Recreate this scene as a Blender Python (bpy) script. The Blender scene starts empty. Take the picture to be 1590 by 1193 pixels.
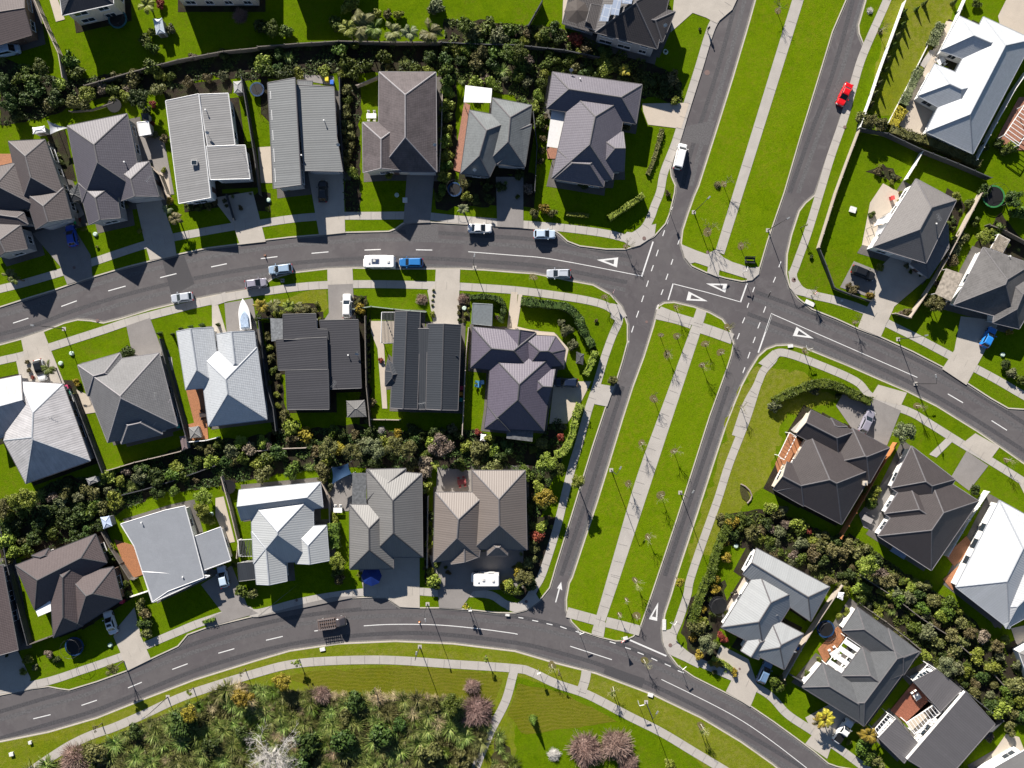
import bpy, bmesh, math, random
import numpy as np
from mathutils import Vector, Matrix, noise
R = math.radians
rnd = random.Random(7)
sc = bpy.context.scene
C = sc.collection
# ------------------------------------------------------------------ camera, world, sun, exposure
S = 0.12          # metres per plan unit on the ground
H = 148.0         # flying height
def P(px, py, z=0.0):
    """plan position of a point standing z metres above the ground"""
    k = S*(H-z)/H
    return Vector(((px-795)*k, (596.5-py)*k, z))
cam_d = bpy.data.cameras.new('camera'); cam = bpy.data.objects.new('camera', cam_d); C.objects.link(cam)
cam.location = (0, 0, H); cam.rotation_euler = (0, 0, 0)
cam_d.sensor_width = 36; cam_d.lens = 36*H/(1590*S); cam_d.clip_start = 1; cam_d.clip_end = 3000
sc.camera = cam
SUN_EL = R(26)
sd = Vector((-.347, .938, 0)).normalized()                # towards the sun, in plan
sun_dir = Vector((sd.x*math.cos(SUN_EL), sd.y*math.cos(SUN_EL), math.sin(SUN_EL)))
W = bpy.data.worlds.new('World'); sc.world = W; W.use_nodes = True
nt = W.node_tree; sky = nt.nodes.new('ShaderNodeTexSky'); sky.sky_type = 'NISHITA'; sky.sun_disc = False
sky.altitude = 2500; sky.dust_density = .3; sky.air_density = .9
sky.sun_elevation = SUN_EL; sky.sun_rotation = math.atan2(sd.x, sd.y)
bg = nt.nodes['Background']; bg.inputs['Strength'].default_value = 0.05
nt.links.new(sky.outputs[0], bg.inputs['Color'])
sl = bpy.data.lights.new('sun', 'SUN'); sl.energy = 5.0; sl.angle = R(0.5); sl.color = (1, .93, .84)
so = bpy.data.objects.new('sun', sl); C.objects.link(so)
so.rotation_euler = sun_dir.to_track_quat('Z', 'Y').to_euler(); so.location = (-40, 90, 90)
sc.view_settings.view_transform = 'Standard'; sc.view_settings.look = 'None'
sc.view_settings.exposure = 1.15; sc.view_settings.gamma = 1; sc.view_settings.use_curve_mapping = False

# ------------------------------------------------------------------ helpers: coordinates
TX = [0, 400, 800, 1190]; TY = [0, 300, 600, 893]
def T(s):
    """'rc x y x y ...' : survey sheet row/column, then sheet coordinates -> plan coordinates"""
    out = []; tile = None; nums = []
    for w in s.split():
        if w[0] == '@':
            tile = w[1:]
            ox, oy, k = [float(v) for v in tile[1:].split(',')] if tile[0] == 'z' else (TX[int(tile[1])], TY[int(tile[0])], 3.975)
            continue
        nums.append(float(w))
        if len(nums) == 2: out.append((ox+nums[0]/k, oy+nums[1]/k)); nums = []
    return out
def Q(s):
    n = [float(w) for w in s.split()]
    return list(zip(n[::2], n[1::2]))
def area2(p): return sum(p[i][0]*p[(i+1) % len(p)][1]-p[(i+1) % len(p)][0]*p[i][1] for i in range(len(p)))
def ccw(p): return p if area2(p) > 0 else p[::-1]
def inside(pt, poly):
    x, y = pt[0], pt[1]; c = False; n = len(poly)
    for i in range(n):
        x1, y1 = poly[i][0], poly[i][1]; x2, y2 = poly[i-1][0], poly[i-1][1]
        if (y1 > y) != (y2 > y) and x < (x2-x1)*(y-y1)/(y2-y1)+x1: c = not c
    return c
def offset_poly(p, d):
    """p ccw list of 2D, move inward by d"""
    n = len(p); out = []
    for i in range(n):
        a = Vector(p[i-1][:2]); b = Vector(p[i][:2]); c = Vector(p[(i+1) % n][:2])
        e1 = (b-a).normalized(); e2 = (c-b).normalized()
        n1 = Vector((-e1.y, e1.x)); n2 = Vector((-e2.y, e2.x))
        m = n1+n2
        if m.length < 1e-4: m = n1
        m.normalize(); k = d/max(.35, m.dot(n1)); out.append(b+m*k)
    return out

# ------------------------------------------------------------------ helpers: materials
MATS = {}
def newmat(name):
    m = bpy.data.materials.new(name); m.use_nodes = True
    return m, m.node_tree.nodes, m.node_tree.links, m.node_tree.nodes['Principled BSDF']
def ramp(N, L, fac, stops):
    r = N.new('ShaderNodeValToRGB'); e = r.color_ramp.elements
    while len(e) < len(stops): e.new(.5)
    for k, (p, c) in enumerate(stops): e[k].position = p; e[k].color = (c[0], c[1], c[2], 1)
    L.new(fac, r.inputs[0]); return r.outputs[0]
def noise_n(N, L, scale, detail=3, vec=None, rough=.5, dist=0):
    t = N.new('ShaderNodeTexNoise'); t.inputs['Scale'].default_value = scale; t.inputs['Detail'].default_value = detail
    t.inputs['Roughness'].default_value = rough; t.inputs['Distortion'].default_value = dist
    if vec is None:
        g = N.new('ShaderNodeNewGeometry'); vec = g.outputs['Position']
    L.new(vec, t.inputs['Vector']); return t.outputs['Fac']
def mix(N, L, fac, a, b, mode='MIX'):
    m = N.new('ShaderNodeMix'); m.data_type = 'RGBA'; m.blend_type = mode
    if isinstance(fac, (int, float)): m.inputs[0].default_value = fac
    else: L.new(fac, m.inputs[0])
    for k, v in ((6, a), (7, b)):
        if isinstance(v, (tuple, list)): m.inputs[k].default_value = (v[0], v[1], v[2], 1)
        else: L.new(v, m.inputs[k])
    return m.outputs[2]
def math_n(N, L, op, a, b=None):
    m = N.new('ShaderNodeMath'); m.operation = op
    for k, v in ((0, a), (1, b)):
        if v is None: continue
        if isinstance(v, (int, float)): m.inputs[k].default_value = v
        else: L.new(v, m.inputs[k])
    return m.outputs[0]
def bump(N, L, b, h, strength=.3, dist=.05):
    k = N.new('ShaderNodeBump'); k.inputs['Strength'].default_value = strength; k.inputs['Distance'].default_value = dist
    L.new(h, k.inputs['Height']); L.new(k.outputs[0], b.inputs['Normal'])
def flat(name, col, rough=.6, metal=0, var=.12, scale=3.0, spec=.3):
    if name in MATS: return MATS[name]
    m, N, L, b = newmat(name); b.inputs['Roughness'].default_value = rough; b.inputs['Metallic'].default_value = metal
    b.inputs['Specular IOR Level'].default_value = spec
    f = noise_n(N, L, scale, 4)
    L.new(ramp(N, L, f, [(.3, [c*(1-var) for c in col]), (.7, [min(1, c*(1+var)) for c in col])]), b.inputs['Base Color'])
    MATS[name] = m; return m
def grass_mat(name, a, bb, dry, dryness=.5, mow=0):
    """a: dark blade colour, bb: bright blade colour, dry: straw"""
    m, N, L, b = newmat(name); b.inputs['Roughness'].default_value = 1; b.inputs['Specular IOR Level'].default_value = 0
    f1 = noise_n(N, L, 3.2, 5, rough=.75); f2 = noise_n(N, L, .12, 4, rough=.6, dist=.6); f3 = noise_n(N, L, .45, 4, rough=.65)
    f5 = noise_n(N, L, 1.1, 5, rough=.7)
    base = ramp(N, L, f1, [(.32, [c*.62 for c in a]), (.5, [(c+d)/2 for c, d in zip(a, bb)]), (.7, [c*1.18 for c in bb])])
    mid = mix(N, L, ramp(N, L, f3, [(.4, (0, 0, 0)), (.7, (.8, .8, .8))]), base, [min(1, c*k) for c, k in zip(bb, (1.5, 1.2, 1.2))])
    hi = .74-.30*dryness
    mid = mix(N, L, ramp(N, L, f5, [(.5, (0, 0, 0)), (.72, (.5, .5, .5))]), mid, [c*.7 for c in a])
    col = mix(N, L, ramp(N, L, f2, [(hi-.2, (0, 0, 0)), (hi, (.75, .75, .75))]), mid, mix(N, L, ramp(N, L, f5, [(.42, (0, 0, 0)), (.62, (1, 1, 1))]), bb, dry))
    f6 = noise_n(N, L, .75, 6, rough=.8, dist=.8); col = mix(N, L, 1.0, col, ramp(N, L, f6, [(.34, (.72, .78, .8)), (.47, (1, 1, 1)), (.66, (1.15, 1.05, .9))]), 'MULTIPLY'); col = mix(N, L, ramp(N, L, noise_n(N, L, 1.9, 4, rough=.8), [(.55, (0, 0, 0)), (.7, (.5, .5, .5))]), col, [min(1, c*1.6) for c in bb])
    f8 = noise_n(N, L, .05, 5, rough=.65, dist=1.5); col = mix(N, L, ramp(N, L, f8, [(.42, (0, 0, 0)), (.62, (.45, .45, .45))]), col, [bb[0]*1.3, bb[1]*1.15, bb[2]*1.5+.002])
    f4 = noise_n(N, L, 11, 3, rough=.7); col = mix(N, L, .45, col, ramp(N, L, f4, [(.3, [c*.35 for c in a]), (.7, [min(1, c*1.75) for c in bb])]), 'MIX')
    if mow:
        wv = N.new('ShaderNodeTexWave'); wv.inputs['Scale'].default_value = .5; wv.inputs['Distortion'].default_value = 14; wv.inputs['Detail'].default_value = 1.5; wv.inputs['Detail Scale'].default_value = .35; wv.bands_direction = 'Y'
        g_ = N.new('ShaderNodeNewGeometry'); L.new(g_.outputs['Position'], wv.inputs['Vector'])
        col = mix(N, L, ramp(N, L, wv.outputs['Fac'], [(.1, (.22, .22, .22)), (.5, (0, 0, 0))]), col, [c*1.25 for c in dry])
    L.new(col, b.inputs['Base Color'])
    bump(N, L, b, math_n(N, L, 'ADD', f1, f4), .55, .12)
    MATS[name] = m; return m
G_LAWN = grass_mat('lawn_grass', (.048, .088, .0015), (.088, .152, .0025), (.145, .135, .018), .3)
G_MED = grass_mat('median_grass', (.056, .103, .0015), (.104, .174, .0025), (.19, .18, .018), .62)
G_DRY = grass_mat('dry_grass', (.072, .10, .004), (.135, .165, .010), (.25, .22, .07), .8)
G_VERGE = grass_mat('verge_grass', (.070, .105, .003), (.125, .165, .008), (.23, .20, .05), .7)
G_MOW = grass_mat('mown_grass', (.062, .08, .004), (.11, .125, .008), (.17, .15, .03), .6, 1)
G_SHADE = grass_mat('rough_grass', (.05, .07, .006), (.09, .11, .01), (.12, .11, .03), .3)
G_FAR = grass_mat('far_ground', (.05, .07, .004), (.09, .12, .01), (.14, .13, .03), .4)
def concrete(name, col, var=.12, stain=.25, joint=0):
    m, N, L, b = newmat(name); b.inputs['Roughness'].default_value = .85; b.inputs['Specular IOR Level'].default_value = .2
    f1 = noise_n(N, L, 6, 5, rough=.7); f2 = noise_n(N, L, .35, 4, rough=.65, dist=.5); f3 = noise_n(N, L, 30, 2)
    c = ramp(N, L, f1, [(.3, [k*(1-var) for k in col]), (.7, [k*(1+var) for k in col])])
    c = mix(N, L, ramp(N, L, f2, [(.35, (stain,)*3), (.62, (0, 0, 0))]), c, [k*.5 for k in col])
    c = mix(N, L, .2, c, ramp(N, L, f3, [(.3, [k*.55 for k in col]), (.7, [k*1.3 for k in col])]))
    L.new(c, b.inputs['Base Color']); bump(N, L, b, f3, .15, .01)
    MATS[name] = m; return m
CON = concrete('concrete_path', (.40, .375, .345), .14, .28); CON2 = concrete('concrete_drive', (.42, .385, .34), .12, .28)
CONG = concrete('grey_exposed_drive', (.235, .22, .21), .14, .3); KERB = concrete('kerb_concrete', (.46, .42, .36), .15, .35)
PALE = concrete('pale_paving', (.47, .41, .34), .1, .2)
def asphalt():
    m, N, L, b = newmat('asphalt'); b.inputs['Roughness'].default_value = .82; b.inputs['Specular IOR Level'].default_value = .25
    f1 = noise_n(N, L, 9, 6, rough=.8); f2 = noise_n(N, L, .07, 4, rough=.6, dist=1.2); f3 = noise_n(N, L, .6, 5, rough=.7)
    c = ramp(N, L, f1, [(.25, (.068, .061, .065)), (.75, (.104, .095, .099))])
    c = mix(N, L, ramp(N, L, f2, [(.42, (0, 0, 0)), (.58, (.55, .55, .55))]), c, (.112, .105, .106))
    c = mix(N, L, ramp(N, L, f3, [(.3, (.3, .3, .3)), (.5, (0, 0, 0))]), c, (.058, .055, .058))
    vo = N.new('ShaderNodeTexVoronoi'); vo.feature = 'DISTANCE_TO_EDGE'; vo.inputs['Scale'].default_value = .11; gg = N.new('ShaderNodeNewGeometry'); wn = N.new('ShaderNodeTexNoise'); wn.inputs['Scale'].default_value = .5; L.new(gg.outputs['Position'], wn.inputs['Vector'])
    ad = N.new('ShaderNodeVectorMath'); ad.operation = 'MULTIPLY_ADD'; L.new(wn.outputs['Color'], ad.inputs[0]); ad.inputs[1].default_value = (3, 3, 0); L.new(gg.outputs['Position'], ad.inputs[2]); L.new(ad.outputs[0], vo.inputs['Vector'])
    mk_ = math_n(N, L, 'MULTIPLY', math_n(N, L, 'LESS_THAN', vo.outputs['Distance'], .008), math_n(N, L, 'GREATER_THAN', noise_n(N, L, .09, 2), .52))
    c = mix(N, L, math_n(N, L, 'MULTIPLY', mk_, .16), c, (.04, .038, .04))
    c = mix(N, L, ramp(N, L, noise_n(N, L, .25, 5, rough=.75, dist=2), [(.52, (0, 0, 0)), (.68, (.6, .6, .6))]), c, (.125, .118, .12))
    L.new(c, b.inputs['Base Color']); bump(N, L, b, noise_n(N, L, 40, 2), .3, .01)
    return m
ASPH = asphalt()
PATCH = flat('asphalt_patch', (.058, .056, .06), .85, var=.25, scale=8)
WORN = flat('worn_asphalt', (.098, .094, .097), .85, var=.25, scale=5)
def paint_mat():
    m, N, L, b = newmat('road_paint'); b.inputs['Roughness'].default_value = .6
    f = noise_n(N, L, 12, 5, rough=.8)
    L.new(ramp(N, L, f, [(.36, (.20, .20, .20)), (.46, (.60, .60, .59)), (.6, (.72, .72, .71))]), b.inputs['Base Color']); return m
PAINT = paint_mat()
def soil(name, a, b2):
    m, N, L, b = newmat(name); b.inputs['Roughness'].default_value = .95; b.inputs['Specular IOR Level'].default_value = .1
    f1 = noise_n(N, L, 7, 5, rough=.8); f2 = noise_n(N, L, .5, 4, rough=.7)
    c = ramp(N, L, f1, [(.3, a), (.7, b2)]); c = mix(N, L, ramp(N, L, f2, [(.45, (0, 0, 0)), (.7, (.5, .5, .5))]), c, (.05, .075, .018))
    L.new(c, b.inputs['Base Color']); bump(N, L, b, f1, .7, .15); MATS[name] = m; return m
SOIL = soil('shaded_bark_mulch', (.014, .011, .008), (.045, .034, .026)); SOIL2 = soil('dry_bank_soil', (.03, .028, .012), (.085, .07, .03))  # mulch set near black: its colour also holds the shade of the banks
def wood(name, col, w=.14, ang=0):
    m, N, L, b = newmat(name); b.inputs['Roughness'].default_value = .7
    g = N.new('ShaderNodeNewGeometry'); mp = N.new('ShaderNodeMapping'); mp.inputs['Rotation'].default_value = (0, 0, ang)
    L.new(g.outputs['Position'], mp.inputs['Vector'])
    sx = N.new('ShaderNodeSeparateXYZ'); L.new(mp.outputs[0], sx.inputs[0])
    fr = math_n(N, L, 'FRACT', math_n(N, L, 'DIVIDE', sx.outputs[0], w))
    gap = ramp(N, L, fr, [(.06, (1, 1, 1)), (.1, (0, 0, 0))])
    f = noise_n(N, L, 5, 4)
    c = ramp(N, L, f, [(.3, [k*.75 for k in col]), (.7, [min(1, k*1.2) for k in col])])
    L.new(mix(N, L, gap, c, [k*.25 for k in col]), b.inputs['Base Color']); MATS[name] = m; return m
def roof_mat(name, col, kind='tile', rough=.55, dirt=.2, stripe=.5):
    """kind tile: courses across the slope; metal: ribs down the slope; membrane: plain sheet"""
    m, N, L, b = newmat(name); b.inputs['Roughness'].default_value = rough; b.inputs['Specular IOR Level'].default_value = .35
    uv = N.new('ShaderNodeUVMap'); uv.uv_map = 'UVMap'; s = N.new('ShaderNodeSeparateXYZ'); L.new(uv.outputs[0], s.inputs[0])
    f1 = noise_n(N, L, .5, 5, rough=.65, dist=.4); f2 = noise_n(N, L, 7, 4, rough=.7)
    c = ramp(N, L, f2, [(.3, [k*.9 for k in col]), (.7, [min(1, k*1.1) for k in col])])
    c = mix(N, L, ramp(N, L, f1, [(.38, (min(1, dirt*1.6),)*3), (.62, (0, 0, 0))]), c, [k*.62 for k in col])
    f9 = noise_n(N, L, 2.2, 6, rough=.85); c = mix(N, L, ramp(N, L, f9, [(.56, (0, 0, 0)), (.7, (.35, .35, .35))]), c, [k*1.35+.01 for k in col])
    if kind != 'membrane':
        if kind == 'tile':
            fr = math_n(N, L, 'FRACT', math_n(N, L, 'DIVIDE', s.outputs[1], .36))
            fu = math_n(N, L, 'FRACT', math_n(N, L, 'DIVIDE', s.outputs[0], .30))
            line = ramp(N, L, fr, [(0, (1, 1, 1)), (.16, (.25, .25, .25)), (.3, (0, 0, 0))])
            h = math_n(N, L, 'ADD', math_n(N, L, 'MULTIPLY', fr, -1.0), math_n(N, L, 'MULTIPLY', math_n(N, L, 'SINE', math_n(N, L, 'MULTIPLY', fu, 6.283)), .2))
            per = math_n(N, L, 'FLOOR', math_n(N, L, 'DIVIDE', s.outputs[1], .36))
            L2 = N.new('ShaderNodeTexWhiteNoise'); L2.noise_dimensions = '2D'; cb = N.new('ShaderNodeCombineXYZ')
            L.new(per, cb.inputs[0]); L.new(math_n(N, L, 'FLOOR', math_n(N, L, 'DIVIDE', s.outputs[0], .3)), cb.inputs[1]); L.new(cb.outputs[0], L2.inputs[0])
            c = mix(N, L, math_n(N, L, 'MULTIPLY', L2.outputs[0], .22), c, [k*1.5 for k in col])
            bump(N, L, b, h, .55, .05)
        else:
            fr = math_n(N, L, 'FRACT', math_n(N, L, 'DIVIDE', s.outputs[0], .42))
            line = ramp(N, L, fr, [(0, (1, 1, 1)), (.14, (.2, .2, .2)), (.25, (0, 0, 0))])
            h = math_n(N, L, 'ABSOLUTE', math_n(N, L, 'SUBTRACT', fr, .5)); bump(N, L, b, h, .5, .06)
            ww = N.new('ShaderNodeCombineXYZ'); L.new(math_n(N, L, 'MULTIPLY', s.outputs[0], 1.1), ww.inputs[0]); L.new(math_n(N, L, 'MULTIPLY', s.outputs[1], .12), ww.inputs[1])
            st = noise_n(N, L, 1.2, 5, vec=ww.outputs[0], rough=.7)
            sh = N.new('ShaderNodeTexWhiteNoise'); sh.noise_dimensions = '1D'; L.new(math_n(N, L, 'FLOOR', math_n(N, L, 'DIVIDE', s.outputs[0], .84)), sh.inputs['W'])
            c = mix(N, L, math_n(N, L, 'MULTIPLY', sh.outputs[0], .28), c, [k*.72 for k in col])
            c = mix(N, L, ramp(N, L, st, [(.36, (dirt*1.2,)*3), (.56, (0, 0, 0))]), c, [k*.5 for k in col])
        c = mix(N, L, math_n(N, L, 'MULTIPLY', line, stripe), c, [k*.45 for k in col])
    L.new(c, b.inputs['Base Color']); MATS[name] = m; return m
def leaf_mat(name, cols, rough=.6, trans=.25):
    m, N, L, b = newmat(name); b.inputs['Roughness'].default_value = rough; b.inputs['Specular IOR Level'].default_value = .25
    g = N.new('ShaderNodeNewGeometry'); n2 = noise_n(N, L, 1.1, 3, rough=.6)
    oi = N.new('ShaderNodeObjectInfo')
    f = math_n(N, L, 'ADD', math_n(N, L, 'MULTIPLY', g.outputs['Random Per Island'], .55), math_n(N, L, 'MULTIPLY', n2, .45))
    c = ramp(N, L, f, [(i/(len(cols)-1)*.7+.15, k) for i, k in enumerate(cols)])
    hs = N.new('ShaderNodeHueSaturation'); L.new(c, hs.inputs['Color'])
    L.new(math_n(N, L, 'ADD', math_n(N, L, 'MULTIPLY', oi.outputs['Random'], .5), .75), hs.inputs['Value'])
    L.new(math_n(N, L, 'ADD', math_n(N, L, 'MULTIPLY', oi.outputs['Random'], .04), .48), hs.inputs['Hue'])
    L.new(hs.outputs[0], b.inputs['Base Color'])
    MATS[name] = m; return m
def glass(name, col=(.02, .03, .04), rough=.08):
    m, N, L, b = newmat(name); b.inputs['Base Color'].default_value = (*col, 1); b.inputs['Roughness'].default_value = rough
    b.inputs['Specular IOR Level'].default_value = .6; MATS[name] = m; return m
GLASS = glass('window_glass'); CARGLASS = glass('car_glass', (.012, .016, .02), .05)
def carpaint(name, col):
    m, N, L, b = newmat(name); f = noise_n(N, L, 3, 3)
    L.new(ramp(N, L, f, [(.3, [k*.93 for k in col]), (.7, col)]), b.inputs['Base Color'])
    b.inputs['Roughness'].default_value = .28; b.inputs['Coat Weight'].default_value = .6; b.inputs['Coat Roughness'].default_value = .06
    return m
WHITE = flat('white_paint', (.75, .75, .74), .5, var=.06); WALLW = flat('white_weatherboard', (.68, .68, .66), .7, var=.08)
WALLG = flat('grey_plaster', (.32, .32, .33), .8, var=.1); WALLB = flat('brown_brick', (.17, .11, .085), .85, var=.25, scale=9)
WALLC = flat('cream_plaster', (.52, .46, .38), .8, var=.1); WALLD = flat('dark_cladding', (.07, .075, .08), .7, var=.2)
STEEL = flat('galvanised_steel', (.35, .36, .37), .45, .6); DARKM = flat('dark_metal', (.045, .045, .05), .5, .3)
BLACK = flat('black_plastic', (.012, .012, .013), .5); RUBBER = flat('tyre_rubber', (.018, .018, .018), .8)
LAMPL = flat('lamp_lens', (.6, .6, .58), .2); REDL = flat('tail_lens', (.35, .02, .02), .25); BLUEP = flat('blue_padding', (.008, .035, .10), .6)
FENCEG = flat('grey_timber_fence', (.14, .125, .11), .85, var=.25, scale=5); FENCEP = flat('pale_timber_fence', (.36, .31, .26), .85, var=.2, scale=5)
FENCEO = flat('orange_stained_fence', (.42, .17, .06), .75, var=.18, scale=5); FENCEW = flat('white_fence_paint', (.72, .71, .68), .6, var=.06); FENCED = flat('charcoal_fence', (.06, .062, .068), .7, var=.2, scale=5)
DECKO = wood('orange_deck', (.34, .145, .065)); DECKR = wood('red_brown_deck', (.27, .095, .055), .14, .9); BRICKP = wood('terracotta_paving', (.30, .135, .085), .22, .2)
BARK = flat('bark', (.12, .095, .07), .9, var=.3, scale=8); PALEBARK = flat('pale_bark', (.46, .44, .38), .85, var=.2, scale=8); TWIG = leaf_mat('pink_twigs', [(.15, .095, .075), (.27, .185, .155), (.36, .27, .23)])
TWIGW = leaf_mat('white_twigs', [(.45, .43, .40), (.62, .60, .56), (.72, .70, .66)]); TWIGB = leaf_mat('buff_twigs', [(.15, .145, .06), (.26, .25, .12), (.38, .36, .2)])

# ------------------------------------------------------------------ helpers: objects
LAB = []     # things waiting for a label from their surroundings
def tag(o, label=None, cat=None, group=None, kind=None):
    if label: o['label'] = label
    if cat: o['category'] = cat
    if group: o['group'] = group
    if kind: o['kind'] = kind
    return o
def mesh_obj(name, me, mats=None, parent=None):
    o = bpy.data.objects.new(name, me); C.objects.link(o)
    if mats is not None and not me.materials:
        for m in (mats if isinstance(mats, (list, tuple)) else [mats]): me.materials.append(m)
    if parent is not None: o.parent = parent
    return o
def empty(name, loc, rz=0):
    o = bpy.data.objects.new(name, None); C.objects.link(o); o.location = loc; o.rotation_euler = (0, 0, rz); o.empty_display_size = .3
    return o
class MB:
    def __init__(s): s.v = []; s.f = []; s.m = []; s.uv = None
    def add(s, vs, fs, mi=0):
        k = len(s.v); s.v += [tuple(v) for v in vs]; s.f += [tuple(i+k for i in f) for f in fs]; s.m += [mi]*len(fs); return s
    def box(s, c, d, rz=0, mi=0, taper=1.0):
        cx, cy, cz = c; x, y, z = d[0]/2, d[1]/2, d[2]/2; co, si = math.cos(rz), math.sin(rz); vs = []
        for zz in (-1, 1):
            k = taper if zz > 0 else 1
            for sx, sy in ((-1, -1), (1, -1), (1, 1), (-1, 1)):
                a, b = sx*x*k, sy*y*k; vs.append((cx+a*co-b*si, cy+a*si+b*co, cz+zz*z))
        return s.add(vs, [(3, 2, 1, 0), (4, 5, 6, 7), (0, 1, 5, 4), (1, 2, 6, 5), (2, 3, 7, 6), (3, 0, 4, 7)], mi)
    def tube(s, pts, rad, n=6, mi=0, cap=True):
        if not isinstance(rad, (list, tuple)): rad = [rad]*len(pts)
        vs = []; fs = []; pts = [Vector(p) for p in pts]
        for i, p in enumerate(pts):
            d = (pts[min(i+1, len(pts)-1)]-pts[max(i-1, 0)]).normalized()
            up = Vector((0, 0, 1)) if abs(d.z) < .9 else Vector((1, 0, 0))
            a = d.cross(up).normalized(); b = d.cross(a)
            for k in range(n):
                t = 6.28318*k/n; vs.append(p+(a*math.cos(t)+b*math.sin(t))*rad[i])
        for i in range(len(pts)-1):
            for k in range(n):
                fs.append((i*n+k, i*n+(k+1) % n, (i+1)*n+(k+1) % n, (i+1)*n+k))
        if cap: fs.append(tuple(range(n))[::-1]); fs.append(tuple(range((len(pts)-1)*n, len(pts)*n)))
        return s.add(vs, fs, mi)
    def prism(s, poly, z0, z1, mi=0, top=True, bot=False, side_mi=None):
        poly = ccw([(p[0], p[1]) for p in poly]); n = len(poly)
        vs = [(p[0], p[1], z0) for p in poly]+[(p[0], p[1], z1) for p in poly]
        fs = [(i, (i+1) % n, (i+1) % n+n, i+n) for i in range(n)]
        s.add(vs, fs, mi if side_mi is None else side_mi)
        k = len(s.v)-2*n
        if top: s.f.append(tuple(k+n+i for i in range(n))); s.m.append(mi)
        if bot: s.f.append(tuple(k+i for i in range(n))[::-1]); s.m.append(mi)
        return s
    def mesh(s, name='m', smooth=False):
        me = bpy.data.meshes.new(name); me.from_pydata(s.v, [], s.f)
        if any(s.m): me.polygons.foreach_set('material_index', s.m)
        if smooth: me.polygons.foreach_set('use_smooth', [True]*len(s.f))
        me.update(); return me
    def build(s, name, mats, parent=None, smooth=False): return mesh_obj(name, s.mesh(name, smooth), mats, parent)
from mathutils.geometry import delaunay_2d_cdt
def cdt(verts, edges, faces, z, mb, mi=0):
    r = delaunay_2d_cdt([Vector(v) for v in verts], edges, faces, 1, 1e-4, True)
    vs, fs = r[0], r[2]; out = []; src = r[5]
    for f, og in zip(fs, src):
        if faces and not og: continue
        p = [vs[i] for i in f]; a_ = sum(p[i].x*p[(i+1) % len(p)].y-p[(i+1) % len(p)].x*p[i].y for i in range(len(p)))
        if abs(a_) > 1e-8: out.append(tuple(f) if a_ > 0 else tuple(f)[::-1])
    mb.add([(v.x, v.y, z) for v in vs], out, mi)
def sheet(name, poly_px, z, mat, kind='structure'):
    pts = [tuple(P(x, y, z)[:2]) for x, y in poly_px]; n = len(pts); mb = MB()
    cdt(pts, [(i, (i+1) % n) for i in range(n)], [tuple(range(n))] if area2(pts) > 0 else [tuple(range(n))[::-1]], z, mb)
    o = mb.build(name, mat)
    if kind: o['kind'] = kind
    return o
def rough(poly, amp, step=9):
    out = []
    for i, a in enumerate(poly):
        b = poly[(i+1) % len(poly)]; n = max(1, int(math.hypot(b[0]-a[0], b[1]-a[1])/step))
        for k in range(n):
            t = k/n; x, y = a[0]+(b[0]-a[0])*t, a[1]+(b[1]-a[1])*t; out.append((x+amp*noise.noise(Vector((x*.07, y*.07, 1))), y+amp*noise.noise(Vector((x*.07, y*.07, 9)))))
    return out
def smooth_line(pts, k=6):
    """Catmull-Rom through plan points"""
    q = [pts[0]]
    for p_ in pts[1:]:
        if math.hypot(p_[0]-q[-1][0], p_[1]-q[-1][1]) > 3: q.append(p_)
    pts = q
    if len(pts) < 3: return pts
    p = [pts[0]]+list(pts)+[pts[-1]]; out = []
    for i in range(1, len(p)-2):
        for j in range(k):
            t = j/k; r = []
            for c in (0, 1):
                a, b, d, e = p[i-1][c], p[i][c], p[i+1][c], p[i+2][c]
                r.append(.5*((2*b)+(-a+d)*t+(2*a-5*b+4*d-e)*t*t+(-a+3*b-3*d+e)*t**3))
            out.append(tuple(r))
    out.append(pts[-1]); return out
def strip_verts(pts, w):
    """pts 2D world; returns left/right offset points"""
    Lr = []; n = len(pts)
    for i in range(n):
        a = Vector(pts[max(i-1, 0)]); b = Vector(pts[min(i+1, n-1)]); d = (b-a).normalized(); nn = Vector((-d.y, d.x)); q = Vector(pts[i])
        Lr.append((q+nn*w/2, q-nn*w/2))
    return Lr
def strip_mb(mb, pts_px, w, z, mi=0, sm=True):
    pp = smooth_line(pts_px) if sm else pts_px
    pts = [tuple(P(x, y, z)[:2]) for x, y in pp]; lr = strip_verts(pts, w); vs = []; fs = []
    for a, b in lr: vs += [(a.x, a.y, z), (b.x, b.y, z)]
    for i in range(len(lr)-1): fs.append((2*i+1, 2*i+3, 2*i+2, 2*i))
    mb.add(vs, fs, mi)
def path(name, pts_px, w, z, mat, joints=0):
    pts = [tuple(P(x, y, z)[:2]) for x, y in smooth_line(pts_px)]; lr = strip_verts(pts, w); vs = []; fs = []
    for a, b in lr: vs += [(a.x, a.y), (b.x, b.y)]
    for i in range(len(lr)-1): fs.append((2*i+1, 2*i+3, 2*i+2, 2*i))
    mb = MB(); cdt(vs, [], fs, z, mb)
    o = mb.build(name, mat); o['kind'] = 'structure'
    return o

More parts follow.
